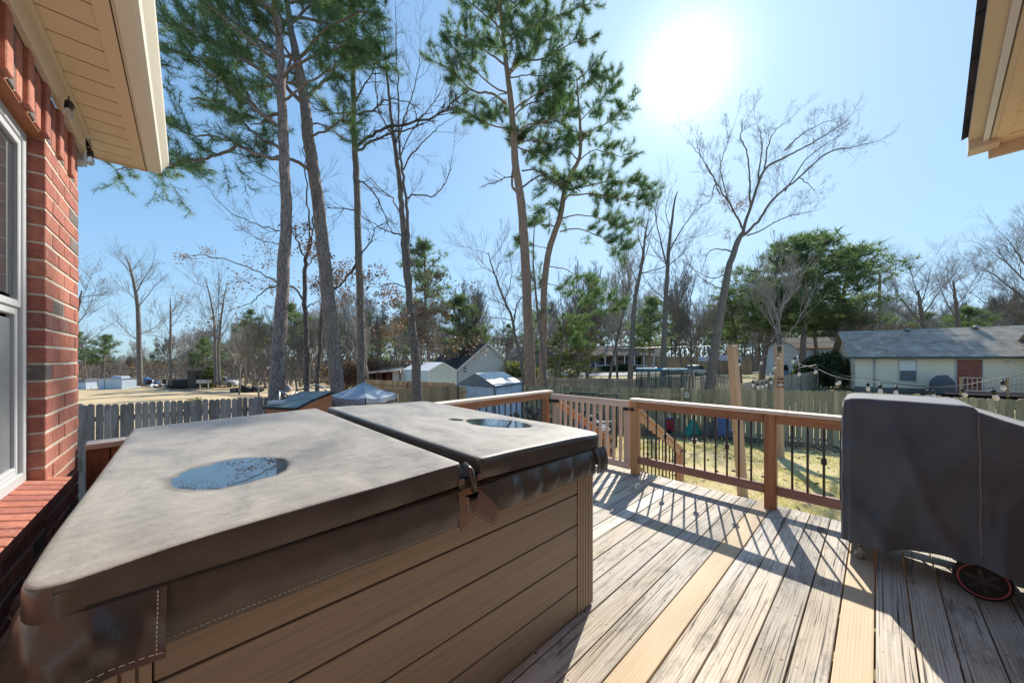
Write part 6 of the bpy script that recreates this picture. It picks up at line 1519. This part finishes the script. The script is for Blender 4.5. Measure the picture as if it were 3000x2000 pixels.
# centre pines
px_pine('pine_tree', 'tallest pine at the centre with a straight pale trunk', [(1560, 1210), (1554, 1100), (1548, 960), (1541, 800), (1534, 680), (1528, 600), (1522, 560), (1510, 480), (1506, 410), (1498, 310), (1486, 210), (1476, 120), (1466, 20), (1460, -120), (1455, -260)], [.31, .28, .255, .24, .23, .22, .21, .19, .175, .155, .13, .11, .09, .06, .02],
        [([(1484, 305), (1440, 275), (1390, 268), (1350, 235), (1320, 205), (1275, 180)], .075, .02, .3, .3), ([(1478, 190), (1430, 155), (1380, 120), (1330, 90)], .06, .02, .4, .3), ([(1472, 90), (1430, 50), (1380, 10), (1350, -30)], .06, .02, .3, .2), ([(1484, 210), (1540, 180), (1600, 170), (1670, 130), (1735, 110)], .06, .02, .6, .3), ([(1478, 140), (1530, 90), (1600, 60), (1680, 30), (1730, 10)], .06, .02, .5, .3), ([(1470, 60), (1520, 10), (1590, -30), (1660, -50)], .05, .02, .6, .2),
         ([(1504, 400), (1540, 370), (1580, 360), (1640, 340), (1680, 330)], .06, .02, .2, .25), ([(1500, 350), (1540, 310), (1600, 290), (1650, 270)], .05, .018, .2, .2), ([(1498, 330), (1470, 330), (1440, 330)], .03, .012, .4, .3), ([(1506, 420), (1560, 410), (1610, 420), (1660, 440)], .045, .016, .3, .4), ([(1502, 380), (1470, 370), (1440, 345)], .03, .01, .4, .3), ([(1490, 230), (1540, 220), (1600, 225), (1650, 230)], .04, .014, .5, .4),
         ([(1528, 575), (1500, 540), (1508, 470), (1512, 420)], .08, .05, .5, .97)],
        14, 18.0, M['pinebark_red'], (20, 12.4, 24.5, 3.8), 1.35, 6.2, 15, .32, .013,
        dead=[([(1528, 500), (1570, 500), (1600, 520), (1640, 545)], .04), ([(1532, 548), (1580, 515), (1620, 522), (1700, 560)], .05), ([(1508, 520), (1480, 520), (1450, 536), (1430, 540)], .035), ([(1490, 270), (1440, 290), (1400, 330)], .03)])
px_pine('pine_tree', 'slimmer crooked pine right of the tallest one with long right hand boughs', [(1592, 1200), (1590, 1080), (1592, 950), (1596, 820), (1612, 720), (1640, 640), (1654, 560), (1672, 510), (1698, 460), (1700, 380), (1694, 300), (1690, 230)], [.25, .225, .205, .19, .18, .165, .145, .12, .105, .085, .06, .02],
        [([(1652, 575), (1720, 568), (1780, 575), (1840, 590), (1895, 600)], .055, .018, .4, .25), ([(1655, 560), (1720, 545), (1790, 530), (1860, 540), (1910, 570)], .05, .018, .4, .3), ([(1645, 640), (1700, 630), (1760, 640), (1820, 660), (1855, 675)], .045, .016, .4, .3), ([(1640, 680), (1690, 670), (1750, 690), (1800, 720), (1830, 732)], .045, .016, .3, .3), ([(1698, 470), (1740, 440), (1790, 450), (1850, 470)], .04, .014, .4, .3),
         ([(1700, 420), (1740, 380), (1800, 350), (1835, 310)], .04, .014, .4, .2), ([(1698, 360), (1740, 310), (1790, 260), (1800, 225)], .035, .012, .5, .1), ([(1696, 300), (1660, 270), (1640, 230)], .03, .01, .5, .2), ([(1694, 270), (1730, 230), (1760, 210)], .03, .01, .5, .1), ([(1650, 590), (1610, 610), (1590, 640)], .035, .012, .4, .2), ([(1672, 520), (1630, 510), (1600, 560)], .03, .012, .5, .2),
         ([(1700, 390), (1650, 370), (1610, 340)], .035, .012, .2, .2), ([(1610, 730), (1560, 720), (1510, 730)], .03, .012, .4, .4), ([(1600, 780), (1660, 790), (1720, 830), (1780, 880), (1810, 900)], .035, .012, .9, .3), ([(1598, 830), (1640, 840), (1690, 860), (1730, 920)], .03, .012, .9, .3), ([(1596, 860), (1570, 840), (1540, 800)], .025, .01, .5, .3), ([(1592, 940), (1640, 930), (1690, 960), (1700, 1000)], .025, .01, 1.0, .2), ([(1592, 1000), (1570, 960), (1560, 930)], .02, .01, .6, .3)],
        15, 20.5, M['pinebark_red'], (9, 9.0, 18.0, 2.6), 1.35, 6.0, 15, .33, .014)
big_tree('bare_tree', 'thin curved bare stems hugging the centre pine trunks', 'tree', [(1606, 1200), (1592, 1050), (1576, 930), (1566, 820), (1562, 740), (1568, 640)], [.09, .075, .06, .05, .035, .02], [([(1590, 1040), (1610, 980), (1640, 900), (1660, 820)], .03, .01), ([(1610, 1190), (1640, 1060), (1650, 950), (1640, 850)], .05, .015), ([(1576, 930), (1540, 880), (1500, 860)], .02, .008)], M['bark'], M['twig'], 24, 17.5, 3, .8, 'bare trees of the back yards', .011, .3)
# the big leaning bare tree on the right
big_tree('leaning_bare_tree', 'large bare tree leaning right whose fan of branches stands against the sky', 'tree', [(2076, 1200), (2084, 1100), (2100, 980), (2118, 880), (2134, 790), (2160, 710), (2178, 680)], [.30, .255, .215, .19, .165, .14, .12],
         [([(2178, 685), (2200, 600), (2240, 500), (2300, 460), (2360, 430), (2430, 390), (2470, 360)], .09, .015), ([(2176, 690), (2220, 650), (2260, 590), (2340, 520), (2420, 450), (2500, 430), (2545, 420)], .085, .014), ([(2200, 600), (2196, 540), (2190, 450), (2170, 400), (2180, 360)], .055, .012), ([(2176, 670), (2150, 620), (2120, 570), (2095, 530), (2060, 470), (2030, 430)], .06, .012), ([(2095, 540), (2080, 590), (2050, 600)], .03, .01), ([(2240, 500), (2250, 430), (2265, 390), (2300, 360)], .045, .010),
          ([(2300, 440), (2340, 400), (2390, 370), (2440, 350)], .045, .010), ([(2220, 540), (2230, 450), (2230, 400), (2220, 370)], .045, .010), ([(2190, 690), (2240, 670), (2290, 640), (2350, 625), (2380, 620)], .045, .012), ([(2146, 740), (2120, 730), (2080, 735), (2060, 780)], .05, .012), ([(2130, 800), (2090, 815), (2050, 800), (2010, 770)], .035, .010), ([(2120, 850), (2080, 830), (2040, 800), (2000, 740)], .03, .010), ([(2110, 570), (2080, 500), (2050, 450), (2040, 410)], .035, .009), ([(2340, 520), (2370, 540), (2390, 565)], .03, .009), ([(2300, 560), (2360, 470), (2420, 420), (2460, 400)], .04, .009), ([(2140, 600), (2110, 500), (2130, 420), (2150, 370)], .035, .009)],
         M['bark'], M['twig'], 25, 19.0, 4, .85, None, .011, .25, 0, (3, lambda e: 14.2 < e.x*1.0+3.2 < 16 and 8.4 < e.z < 10.4, .045), 2.7, kids=(2, 4))
# midground bare trees (custom outlines)
def px_bare(label, trunk, rad, limbs, seed, d, lvl=3, twl=1.2, tr=.02, lv=None, mat='twig', dens=2.2, extra=6):
    return big_tree('bare_tree', label, 'tree', trunk, rad, limbs, M['bark'], M[mat], seed, d, lvl, twl, 'bare trees of the back yards', tr, .35, extra, lv, dens)
px_bare('upright bare tree left of the leaning tree, its crown under the sun', [(1942, 1130), (1945, 1000), (1952, 850), (1956, 780), (1962, 700), (1975, 600), (1985, 560)], [.24, .20, .16, .14, .11, .07, .03],
        [([(1956, 790), (1935, 700), (1920, 620), (1935, 560)], .07, .015), ([(1960, 740), (1990, 680), (2020, 640), (2045, 600)], .06, .012), ([(1958, 780), (1920, 740), (1900, 700)], .04, .012), ([(1948, 880), (1900, 830), (1880, 800)], .05, .012), ([(1950, 860), (1985, 840), (2010, 790)], .05, .012), ([(1966, 680), (1950, 620), (1962, 560)], .04, .01)], 31, 27, 3, 1.5, .02)
px_bare('bare tree with an open forked crown near the trampoline', [(1845, 1130), (1852, 1000), (1860, 880), (1875, 800), (1885, 740), (1890, 690), (1900, 640)], [.22, .18, .15, .12, .10, .07, .03],
        [([(1880, 800), (1920, 790), (1970, 770), (1995, 750)], .05, .012), ([(1885, 740), (1870, 680), (1880, 620)], .05, .012), ([(1868, 830), (1850, 790), (1835, 740), (1840, 700)], .05, .012), ([(1890, 700), (1920, 650), (1930, 600)], .04, .01), ([(1875, 800), (1900, 720), (1910, 660)], .04, .01)], 32, 26, 3, 1.3, .018)
px_bare('slender leaning bare tree left of the tallest pine', [(1540, 1180), (1530, 1080), (1508, 980), (1500, 930), (1470, 860), (1445, 790), (1430, 740)], [.12, .10, .085, .075, .06, .04, .02],
        [([(1505, 930), (1520, 880), (1545, 850), (1560, 790)], .04, .01), ([(1490, 900), (1450, 880), (1400, 860)], .035, .01), ([(1470, 860), (1455, 800), (1480, 740)], .03, .01), ([(1505, 940), (1450, 930), (1400, 925)], .03, .01), ([(1480, 880), (1500, 800), (1490, 740)], .03, .01), ([(1450, 800), (1410, 780), (1395, 760)], .025, .008)], 33, 19, 3, 1.1, .014)
px_bare('bare tree just left of the gabled house roof, leaning right', [(1470, 1120), (1480, 1060), (1500, 980), (1512, 900)], [.14, .12, .09, .05], [([(1480, 1060), (1450, 1010), (1420, 980)], .04, .012), ([(1500, 980), (1540, 930), (1570, 880)], .04, .01), ([(1495, 1000), (1470, 940), (1460, 880)], .04, .01)], 34, 34, 3, 1.8, .022)
px_bare('lone bare tree with a broken top in the left field', [(410, 1130), (407, 1000), (404, 900), (392, 830), (380, 780), (368, 750)], [.28, .24, .20, .15, .10, .04],
        [([(398, 860), (420, 820), (440, 790), (450, 770)], .07, .02), ([(385, 800), (360, 770), (345, 755)], .06, .02), ([(404, 900), (430, 870), (450, 840), (460, 830)], .06, .02), ([(406, 980), (450, 960), (480, 930)], .05, .015), ([(406, 1000), (360, 960), (340, 930)], .05, .015), ([(400, 880), (370, 850), (350, 840)], .04, .015)], 35, 43, 3, 1.9, .024)
px_bare('thin bare tree with a dark ivy knot on its stem in the left field', [(500, 1130), (499, 1020), (500, 940), (498, 870)], [.16, .13, .10, .03], [([(500, 960), (530, 920), (545, 890)], .035, .012), ([(499, 980), (470, 930), (455, 900)], .035, .012), ([(500, 920), (515, 890), (510, 860)], .03, .01)], 36, 42, 3, 1.5, .02, (1, lambda e: True, .05))
px_bare('left stem of a pair of bare trees standing in the field edge', [(632, 1130), (630, 1020), (628, 940), (615, 870), (600, 810)], [.17, .14, .11, .07, .03], [([(630, 980), (600, 920), (580, 860)], .04, .012), ([(628, 940), (640, 880), (640, 810)], .04, .012), ([(630, 1000), (660, 940), (680, 880)], .035, .012)], 37, 40, 3, 1.7, .02)
px_bare('right stem of the pair of bare trees at the field edge', [(644, 1130), (640, 1040), (645, 960), (655, 880), (665, 830)], [.17, .14, .11, .07, .03], [([(643, 1000), (670, 950), (700, 900)], .04, .012), ([(645, 960), (640, 880), (650, 800)], .04, .012)], 38, 40, 3, 1.7, .02)
px_bare('bare tree cut off by the brick corner in the left field', [(212, 1130), (215, 1020), (225, 920), (240, 850)], [.22, .18, .13, .05], [([(215, 1010), (260, 1000), (320, 950)], .05, .015), ([(220, 960), (260, 900), (285, 830)], .05, .015), ([(225, 920), (250, 850), (270, 800)], .04, .012)], 39, 38, 3, 1.7, .022, (1, lambda e: True, .055))
px_bare('round crowned bare tree left of centre above the cream roof', [(2712, 1020), (2706, 960), (2696, 900), (2690, 850)], [.26, .22, .16, .07], [([(2704, 950), (2660, 900), (2625, 850), (2610, 800)], .08, .02), ([(2700, 930), (2740, 870), (2780, 820)], .08, .02), ([(2698, 900), (2680, 840), (2665, 790)], .07, .02), ([(2700, 920), (2650, 920), (2610, 900)], .05, .015), ([(2696, 900), (2715, 840), (2725, 790)], .06, .02)], 41, 37, 4, 2.0, .026)
px_bare('bare tree beside it with two upright stems above the cream roof', [(2812, 1020), (2806, 940), (2798, 870), (2792, 820)], [.24, .20, .13, .05], [([(2806, 940), (2770, 880), (2750, 830)], .07, .02), ([(2800, 900), (2830, 860), (2860, 810)], .06, .02), ([(2798, 870), (2780, 820), (2775, 790)], .05, .015)], 42, 38, 4, 1.8, .026)
px_bare('dark snag with a broken hooked top left of the cream roof', [(2582, 1020), (2580, 930), (2576, 860), (2578, 810), (2572, 800)], [.20, .17, .14, .10, .06], [([(2578, 880), (2600, 855), (2615, 835)], .05, .015), ([(2578, 900), (2560, 870), (2555, 850)], .04, .015)], 43, 36, 2, 1.3, .022, None, 'twig', 1.5, 3)
px_bare('wide bare tree leaning in from the right edge above the cream roof', [(3060, 1010), (3040, 900), (3020, 800), (3010, 720)], [.34, .28, .2, .1], [([(3045, 920), (2980, 860), (2920, 810), (2870, 780)], .11, .02), ([(3030, 850), (2960, 780), (2910, 740)], .09, .02), ([(3020, 800), (2980, 740), (2950, 700)], .09, .02), ([(3045, 930), (2980, 910), (2900, 890), (2860, 870)], .08, .02), ([(3015, 760), (3000, 700), (3010, 660)], .07, .02), ([(3048, 950), (2990, 960), (2930, 940)], .06, .02)], 44, 33, 4, 2.0, .026, None, 'twig', 2.6)

# ------------------------------------------------------------------ distant woods: a few kinds, copied one by one
def proto_bare(seed, H, lean=.0, spread=.5, col='twig', stems=1, leaves=False):
    r_ = random.Random(seed); t_ = thing('bare_tree', 'x', 'tree', (0, 0, 0)); S = []; ends = []; b = MB()
    for s_ in range(stems):
        q = Vector((r_.uniform(-.3, .3)*(stems > 1), 0, 0)); dd = Vector((lean+r_.uniform(-.15, .15), 0, 1)).normalized(); pts = [q.copy()]
        for k in range(9): dd = (dd+rvec(r_)*.07+Vector((0, 0, .04))).normalized(); q = q+dd*H*.085; pts.append(q.copy())
        r0 = H*.013; b.tube(pts, [r0*(1-.8*i/9) for i in range(10)], 7)
        for k in range(15):
            i = r_.randint(3, 9); s3 = rvec(r_); s3.z = abs(s3.z)*.6+.2; f_ = i/9
            twigs(S, pts[i], (s3*spread*1.5+Vector((0, 0, .75))).normalized(), H*(.36-.2*f_)*r_.uniform(.7, 1.2), r0*.42*(1.2-.6*f_), 3, r_, .25, .6, ends, (3, 4), .2, .010)
        twigs(S, pts[-1], dd, H*.2, r0*.3, 3, r_, .3, .5, ends, (3, 4), .2, .010)
    b.build('trunk', M['bark'], t_); place('crown', segs_mesh('crown', S, M[col]), t_)
    if leaves: place('leaves', quads_mesh('leaves', [tuple(Vector(e)+rvec(r_)*.25) for e, _ in ends for k in range(1)], .09, M['deadleaf'], seed), t_)
    return t_
def proto_pine(seed, H, cw, clo=.42, nm='needlefar', stems=1):
    r_ = random.Random(seed); t_ = thing('pine_tree', 'x', 'tree', (0, 0, 0)); S = []; tips = []; q = Vector((0, 0, 0)); dd = Vector((0, 0, 1)); pts = [q.copy()]
    for k in range(10): dd = (dd+rvec(r_)*.05+Vector((0, 0, .05))).normalized(); q = q+dd*H*.097; pts.append(q.copy())
    b = MB(); r0 = H*.014; b.tube(pts, [r0*(1-.8*i/10) for i in range(11)], 8)
    for k in range(34):
        f_ = clo+(1-clo)*(k+r_.random())/34; i = min(int(f_*10), 9); c = pts[i].lerp(pts[i+1], f_*10-i); a = r_.uniform(0, 6.283)
        env = math.sin(min(1, ((f_-clo)/(1-clo))*.85+.22)*math.pi)**.6; L2 = cw*env*r_.uniform(.65, 1.15); d2 = Vector((math.cos(a), math.sin(a), r_.uniform(.0, .45))).normalized(); pp = [c]
        for j in range(4): d2 = (d2+rvec(r_)*.2+Vector((0, 0, .06))).normalized(); pp.append(pp[-1]+d2*L2/4)
        add_poly(S, pp, .05, .02)
        for j in range(1, 5):
            for w in range(5):
                s2 = rvec(r_); s2.z = abs(s2.z)*.5; e = pp[j]+s2*cw*r_.uniform(.06, .30); tips.append((tuple(e), tuple((s2+Vector((0, 0, .4))).normalized()), .5))
    b.build('trunk', M['pinebark'], t_); me = segs_mesh('limbs', S, M['barkdark']); place('limbs', me, t_)
    place('crown', tufts_mesh('crown', tips, M[nm], 16, cw*.16, cw*.013, .9, (0, 0, 0), seed), t_); return t_
PB = [proto_bare(51, 12, 0, .45), proto_bare(52, 13, .08, .6, 'twigpale'), proto_bare(53, 11, -.05, .5, 'twig', 2), proto_bare(54, 14, 0, .35, 'twigpale'), proto_bare(55, 9, .05, .7, 'twig', 2, True), proto_bare(56, 12, .0, .55)]
PP = [proto_pine(61, 14, 3.0), proto_pine(62, 12, 3.6, .35), proto_pine(63, 15, 2.5, .5), proto_pine(64, 8, 2.6, .12, 'needleyellow')]
for o_ in PB+PP: o_['_proto'] = 1
used_p = set()
def put(proto, x, y, s, label, group, rz=None, sz=1.0):
    o_ = proto if proto.name not in used_p else copy_tree(proto)
    if o_ is proto: used_p.add(proto.name)
    if '_proto' in o_: del o_['_proto']
    o_.location = (x, y, tz(x, y)-.15); o_.rotation_euler = (0, 0, rng.uniform(0, 6.28) if rz is None else rz); o_.scale = (s, s, s*sz); o_['label'] = label; o_['group'] = group
    return o_
def atpx(px, d): return (px-1500)/F*d
def hgt(py, d, x): return CZ+(HY-py)/F*d-tz(x, d)
# pine clumps that stand out
for (px, py, d, k, lb) in ((1262, 700, 40, 0, 'round topped pine rising above the dark roof of the gabled house'), (1345, 860, 42, 1, 'lower bushy pine right behind the gabled house ridge'), (1395, 960, 46, 1, 'small light green pine at the right end of the gabled house roof'),
                           (2345, 670, 34, 1, 'tallest wide pine of the clump behind the upright post'), (2230, 700, 36, 0, 'dark pine at the left of the clump behind the upright post'), (2450, 720, 35, 1, 'spreading pine at the right of the clump with layered boughs'), (2170, 830, 38, 0, 'low dark pine just right of the leaning bare tree'), (2290, 790, 33, 2, 'slim pine in front of the clump behind the upright post'), (2400, 800, 38, 0, 'second row pine between the tallest pine and the spreading one'),
                           (590, 985, 55, 1, 'round green pine in the left woods behind the black container'), (255, 965, 52, 0, 'broad pine beside the brick corner in the left woods'), (300, 975, 56, 1, 'pine right of the broad one in the left woods'), (745, 900, 48, 2, 'tall dim pine left of the first near trunk'), (880, 880, 46, 0, 'dark pine crown showing between the first two near pines'), (720, 930, 50, 0, 'dim pine among the bare trees left of the first near trunk'),
                           (1690, 925, 30, 3, 'yellow green young pine right of the crooked pine'), (1640, 950, 34, 3, 'low yellow green pine between the two centre pines and the road'), (1900, 860, 44, 1, 'round topped pine behind the forked bare tree'), (1100, 960, 50, 1, 'dim green pine behind the third near trunk'), (2850, 890, 48, 1, 'dark pine behind the bare trees above the cream roof')):
    x = atpx(px, d); H = hgt(py, d, x); base_h = (14, 12, 15, 8)[k]; wd = 1.45 if 2150 < px < 2500 else 1.1; put(PP[k], x, d, H/base_h*wd, lb, 'distant pines', None, 1/wd)
r2 = random.Random(99)
def topline(px):
    xs = [150, 300, 450, 600, 750, 900, 1050, 1200, 1300, 1420, 1500, 1650, 1800, 1950, 2100, 2250, 2400, 2560, 2700, 2850, 3050, 3300]
    ys = [990, 1010, 1010, 960, 930, 880, 880, 900, 930, 930, 930, 900, 880, 880, 880, 850, 880, 900, 900, 890, 850, 850]
    for i in range(len(xs)-1):
        if xs[i] <= px <= xs[i+1]: return ys[i]+(ys[i+1]-ys[i])*(px-xs[i])/(xs[i+1]-xs[i])
    return 930
n_ = 0
def region(px, k, mid=' in the far woods'):
    return k+mid+(' behind the left field', ' behind the near pine trunks', ' beyond the gabled house', ' beyond the road and long brick house', ' beyond the pine clump and garage', ' above the cream house roof')[(px > 780)+(px > 1150)+(px > 1560)+(px > 2130)+(px > 2500)]
for row, (dlo, dhi, cnt, off) in enumerate(((46, 58, 46, 25), (62, 82, 80, 10), (85, 110, 60, -5))):
    for k in range(cnt):
        px = -150+3500*(k+r2.random())/cnt; d = r2.uniform(dlo, dhi); x = atpx(px, d)
        if row == 0 and 1560 < px < 2080: d += 26; x = atpx(px, d)
        if d < 72 and 16 < x < 34 and 55 < d: continue
        if row == 0 and 1330 < px < 1520: continue
        H = max(3.5, hgt(topline(px)+off+r2.uniform(-25, 45), d, x)); kk = r2.randrange(len(PB)); kk = 0 if kk == 4 and r2.random() < .6 else kk
        put(PB[kk], x, d, H/(12, 13, 11, 14, 9, 12)[kk]*1.0, region(px, 'bare winter tree'), 'bare trees of the distant woods'); n_ += 1
for k in range(60):
    px = -100+3300*(k+r2.random())/60; d = r2.uniform(60, 105); x = atpx(px, d)
    if 16 < x < 36 and d < 90: continue
    H = max(4, hgt(topline(px)+r2.uniform(10, 60), d, x)); kk = r2.randrange(3); put(PP[kk], x, d, H/(14, 12, 15)[kk], region(px, 'dim green pine'), 'pines of the distant woods')
# nearer slim bare stems between the fences
for (px, d, py) in ((1240, 30, 880), (1120, 32, 900), (1010, 30, 900), (700, 34, 960), (1720, 36, 800), (1780, 34, 760), (1810, 38, 820), (2030, 30, 820), (2000, 36, 780), (2230, 40, 760), (2280, 26, 740), (2480, 34, 880), (2530, 36, 860), (1385, 44, 850), (1090, 24, 930), (870, 28, 940), (760, 30, 950)):
    x = atpx(px, d); kk = r2.choice((0, 1, 2, 3, 5)); put(PB[kk], x, d, hgt(py, d, x)/(12, 13, 11, 14, 9, 12)[kk], region(px, 'slim bare tree between fences and woods', ''), 'slim bare trees behind the fences')
# undergrowth along the woods edge
S = []; lf = []
for k in range(5200):
    px = r2.uniform(-200, 3250); d = r2.uniform(47, 100); x = atpx(px, d)
    if 15 < x < 48 and d < 84 and px < 2250: continue
    if d < 75 and -6 < x < 26: continue
    if px > 2380 and d < 55: continue
    z = tz(x, d)-.1
    for j in range(3):
        p = Vector((x+r2.uniform(-1, 1), d, z)); q = p+Vector((r2.gauss(0, .5), r2.gauss(0, .5), r2.uniform(1.0, 3.6))); S.append((*p, *q, .05, .015)); m_ = p.lerp(q, r2.uniform(.4, .8)); e = m_+Vector((r2.gauss(0, .7), 0, r2.uniform(.3, 1.2))); S.append((*m_, *e, .03, .01))
        if r2.random() < .10: lf += [tuple(e+rvec(r2)*.4) for _ in range(3)]
o_ = place('undergrowth', segs_mesh('undergrowth', S, M['twig']), None); tag(o_, 'grey brown brush and saplings along the edge of the woods', 'undergrowth', kind='stuff')
o_ = place('dead_leaf_brush', quads_mesh('dead_leaf_brush', lf, .30, M['deadleaf'], 4), None); tag(o_, 'rusty dead leaves still hanging in the brush of the woods', 'leaves', kind='stuff')
# thicket of the far woods closing the horizon
P = []
for k in range(26000):
    px = r2.uniform(-300, 3400); d = r2.uniform(100, 150); x = atpx(px, d); top = hgt(topline(px)+60, d, x); P.append((x, d, tz(x, d)+max(1, top)*r2.random()**1.3))
o_ = place('far_woods', quads_mesh('far_woods', P, .85, mk_leaf('far_woods_haze', (.17, .16, .145), (.24, .22, .20), (.26, .26, .21), .9, .2), 6), None); tag(o_, 'grey brown mass of the far woods on the horizon', 'woods', kind='stuff')

# bushes
def bush(label, c, sx, sy, sz, n, mat, seed, size=.09, g='bushes by the houses'):
    r_ = random.Random(seed); q = Vector((c[0], c[1], tz(c[0], c[1]))); t_ = thing('bush', label, 'bush', tuple(q), group=g); pts = []; S = []
    lobes = [Vector((r_.uniform(-.6, .6)*sx, r_.uniform(-.5, .5)*sy, r_.uniform(.35, .75)*sz)) for _ in range(9)]
    for k in range(n):
        l = lobes[r_.randrange(9)]; v = rvec(r_)*r_.random()**.4; pts.append((l.x+v.x*sx*.5, l.y+v.y*sy*.5, max(.05, l.z+v.z*sz*.38)))
    for l in lobes: S.append((0, 0, 0, *l, .03, .012)); [S.append((*l, *(l+rvec(r_)*sz*.3), .012, .005)) for _ in range(8)]
    place('foliage', quads_mesh('foliage', pts, size, mat, seed), t_); place('stems', segs_mesh('stems', S, M['barkdark']), t_); return t_
bush('dark evergreen hedge bush left of the cream house', (27.0, 29.0), 2.3, 1.6, 3.0, 6500, M['bush'], 71, .14)
bush('lighter green bush touching the corner of the cream house', (25.6, 26.0), 1.4, 1.2, 2.3, 4200, M['bush'], 72, .11)
bush('dark bush in front of the grey garage door', (29.2, 34.0), 1.8, 1.2, 2.2, 3500, M['bush'], 73, .14)
bush('yellow green bush right of the gabled house', (1.2, 38.0), 2.4, 1.5, 3.2, 4500, M['needleyellow'], 74, .16)
bush('yellow green bush beside the black container in the left field', (-38.9, 44.5), 1.5, 1.2, 2.8, 2600, M['needleyellow'], 75, .16)
bush('small yellowish shrub standing just over the grey picket fence', (-17.0, 18.5), .75, .5, 1.0, 1800, M['needleyellow'], 76, .06)
bush('low shrubs before the porch of the long brick house', (22.0, 70.8), 4.0, .8, 1.3, 3000, M['bush'], 77, .2)
bush('tangle of brown brush left of the second metal shed', (-14.5, 33), 3.5, 1.5, 3.4, 5000, M['deadleaf'], 78, .14)
for o_ in list(bpy.data.objects):
    if '_proto' in o_: bpy.data.objects.remove(o_)
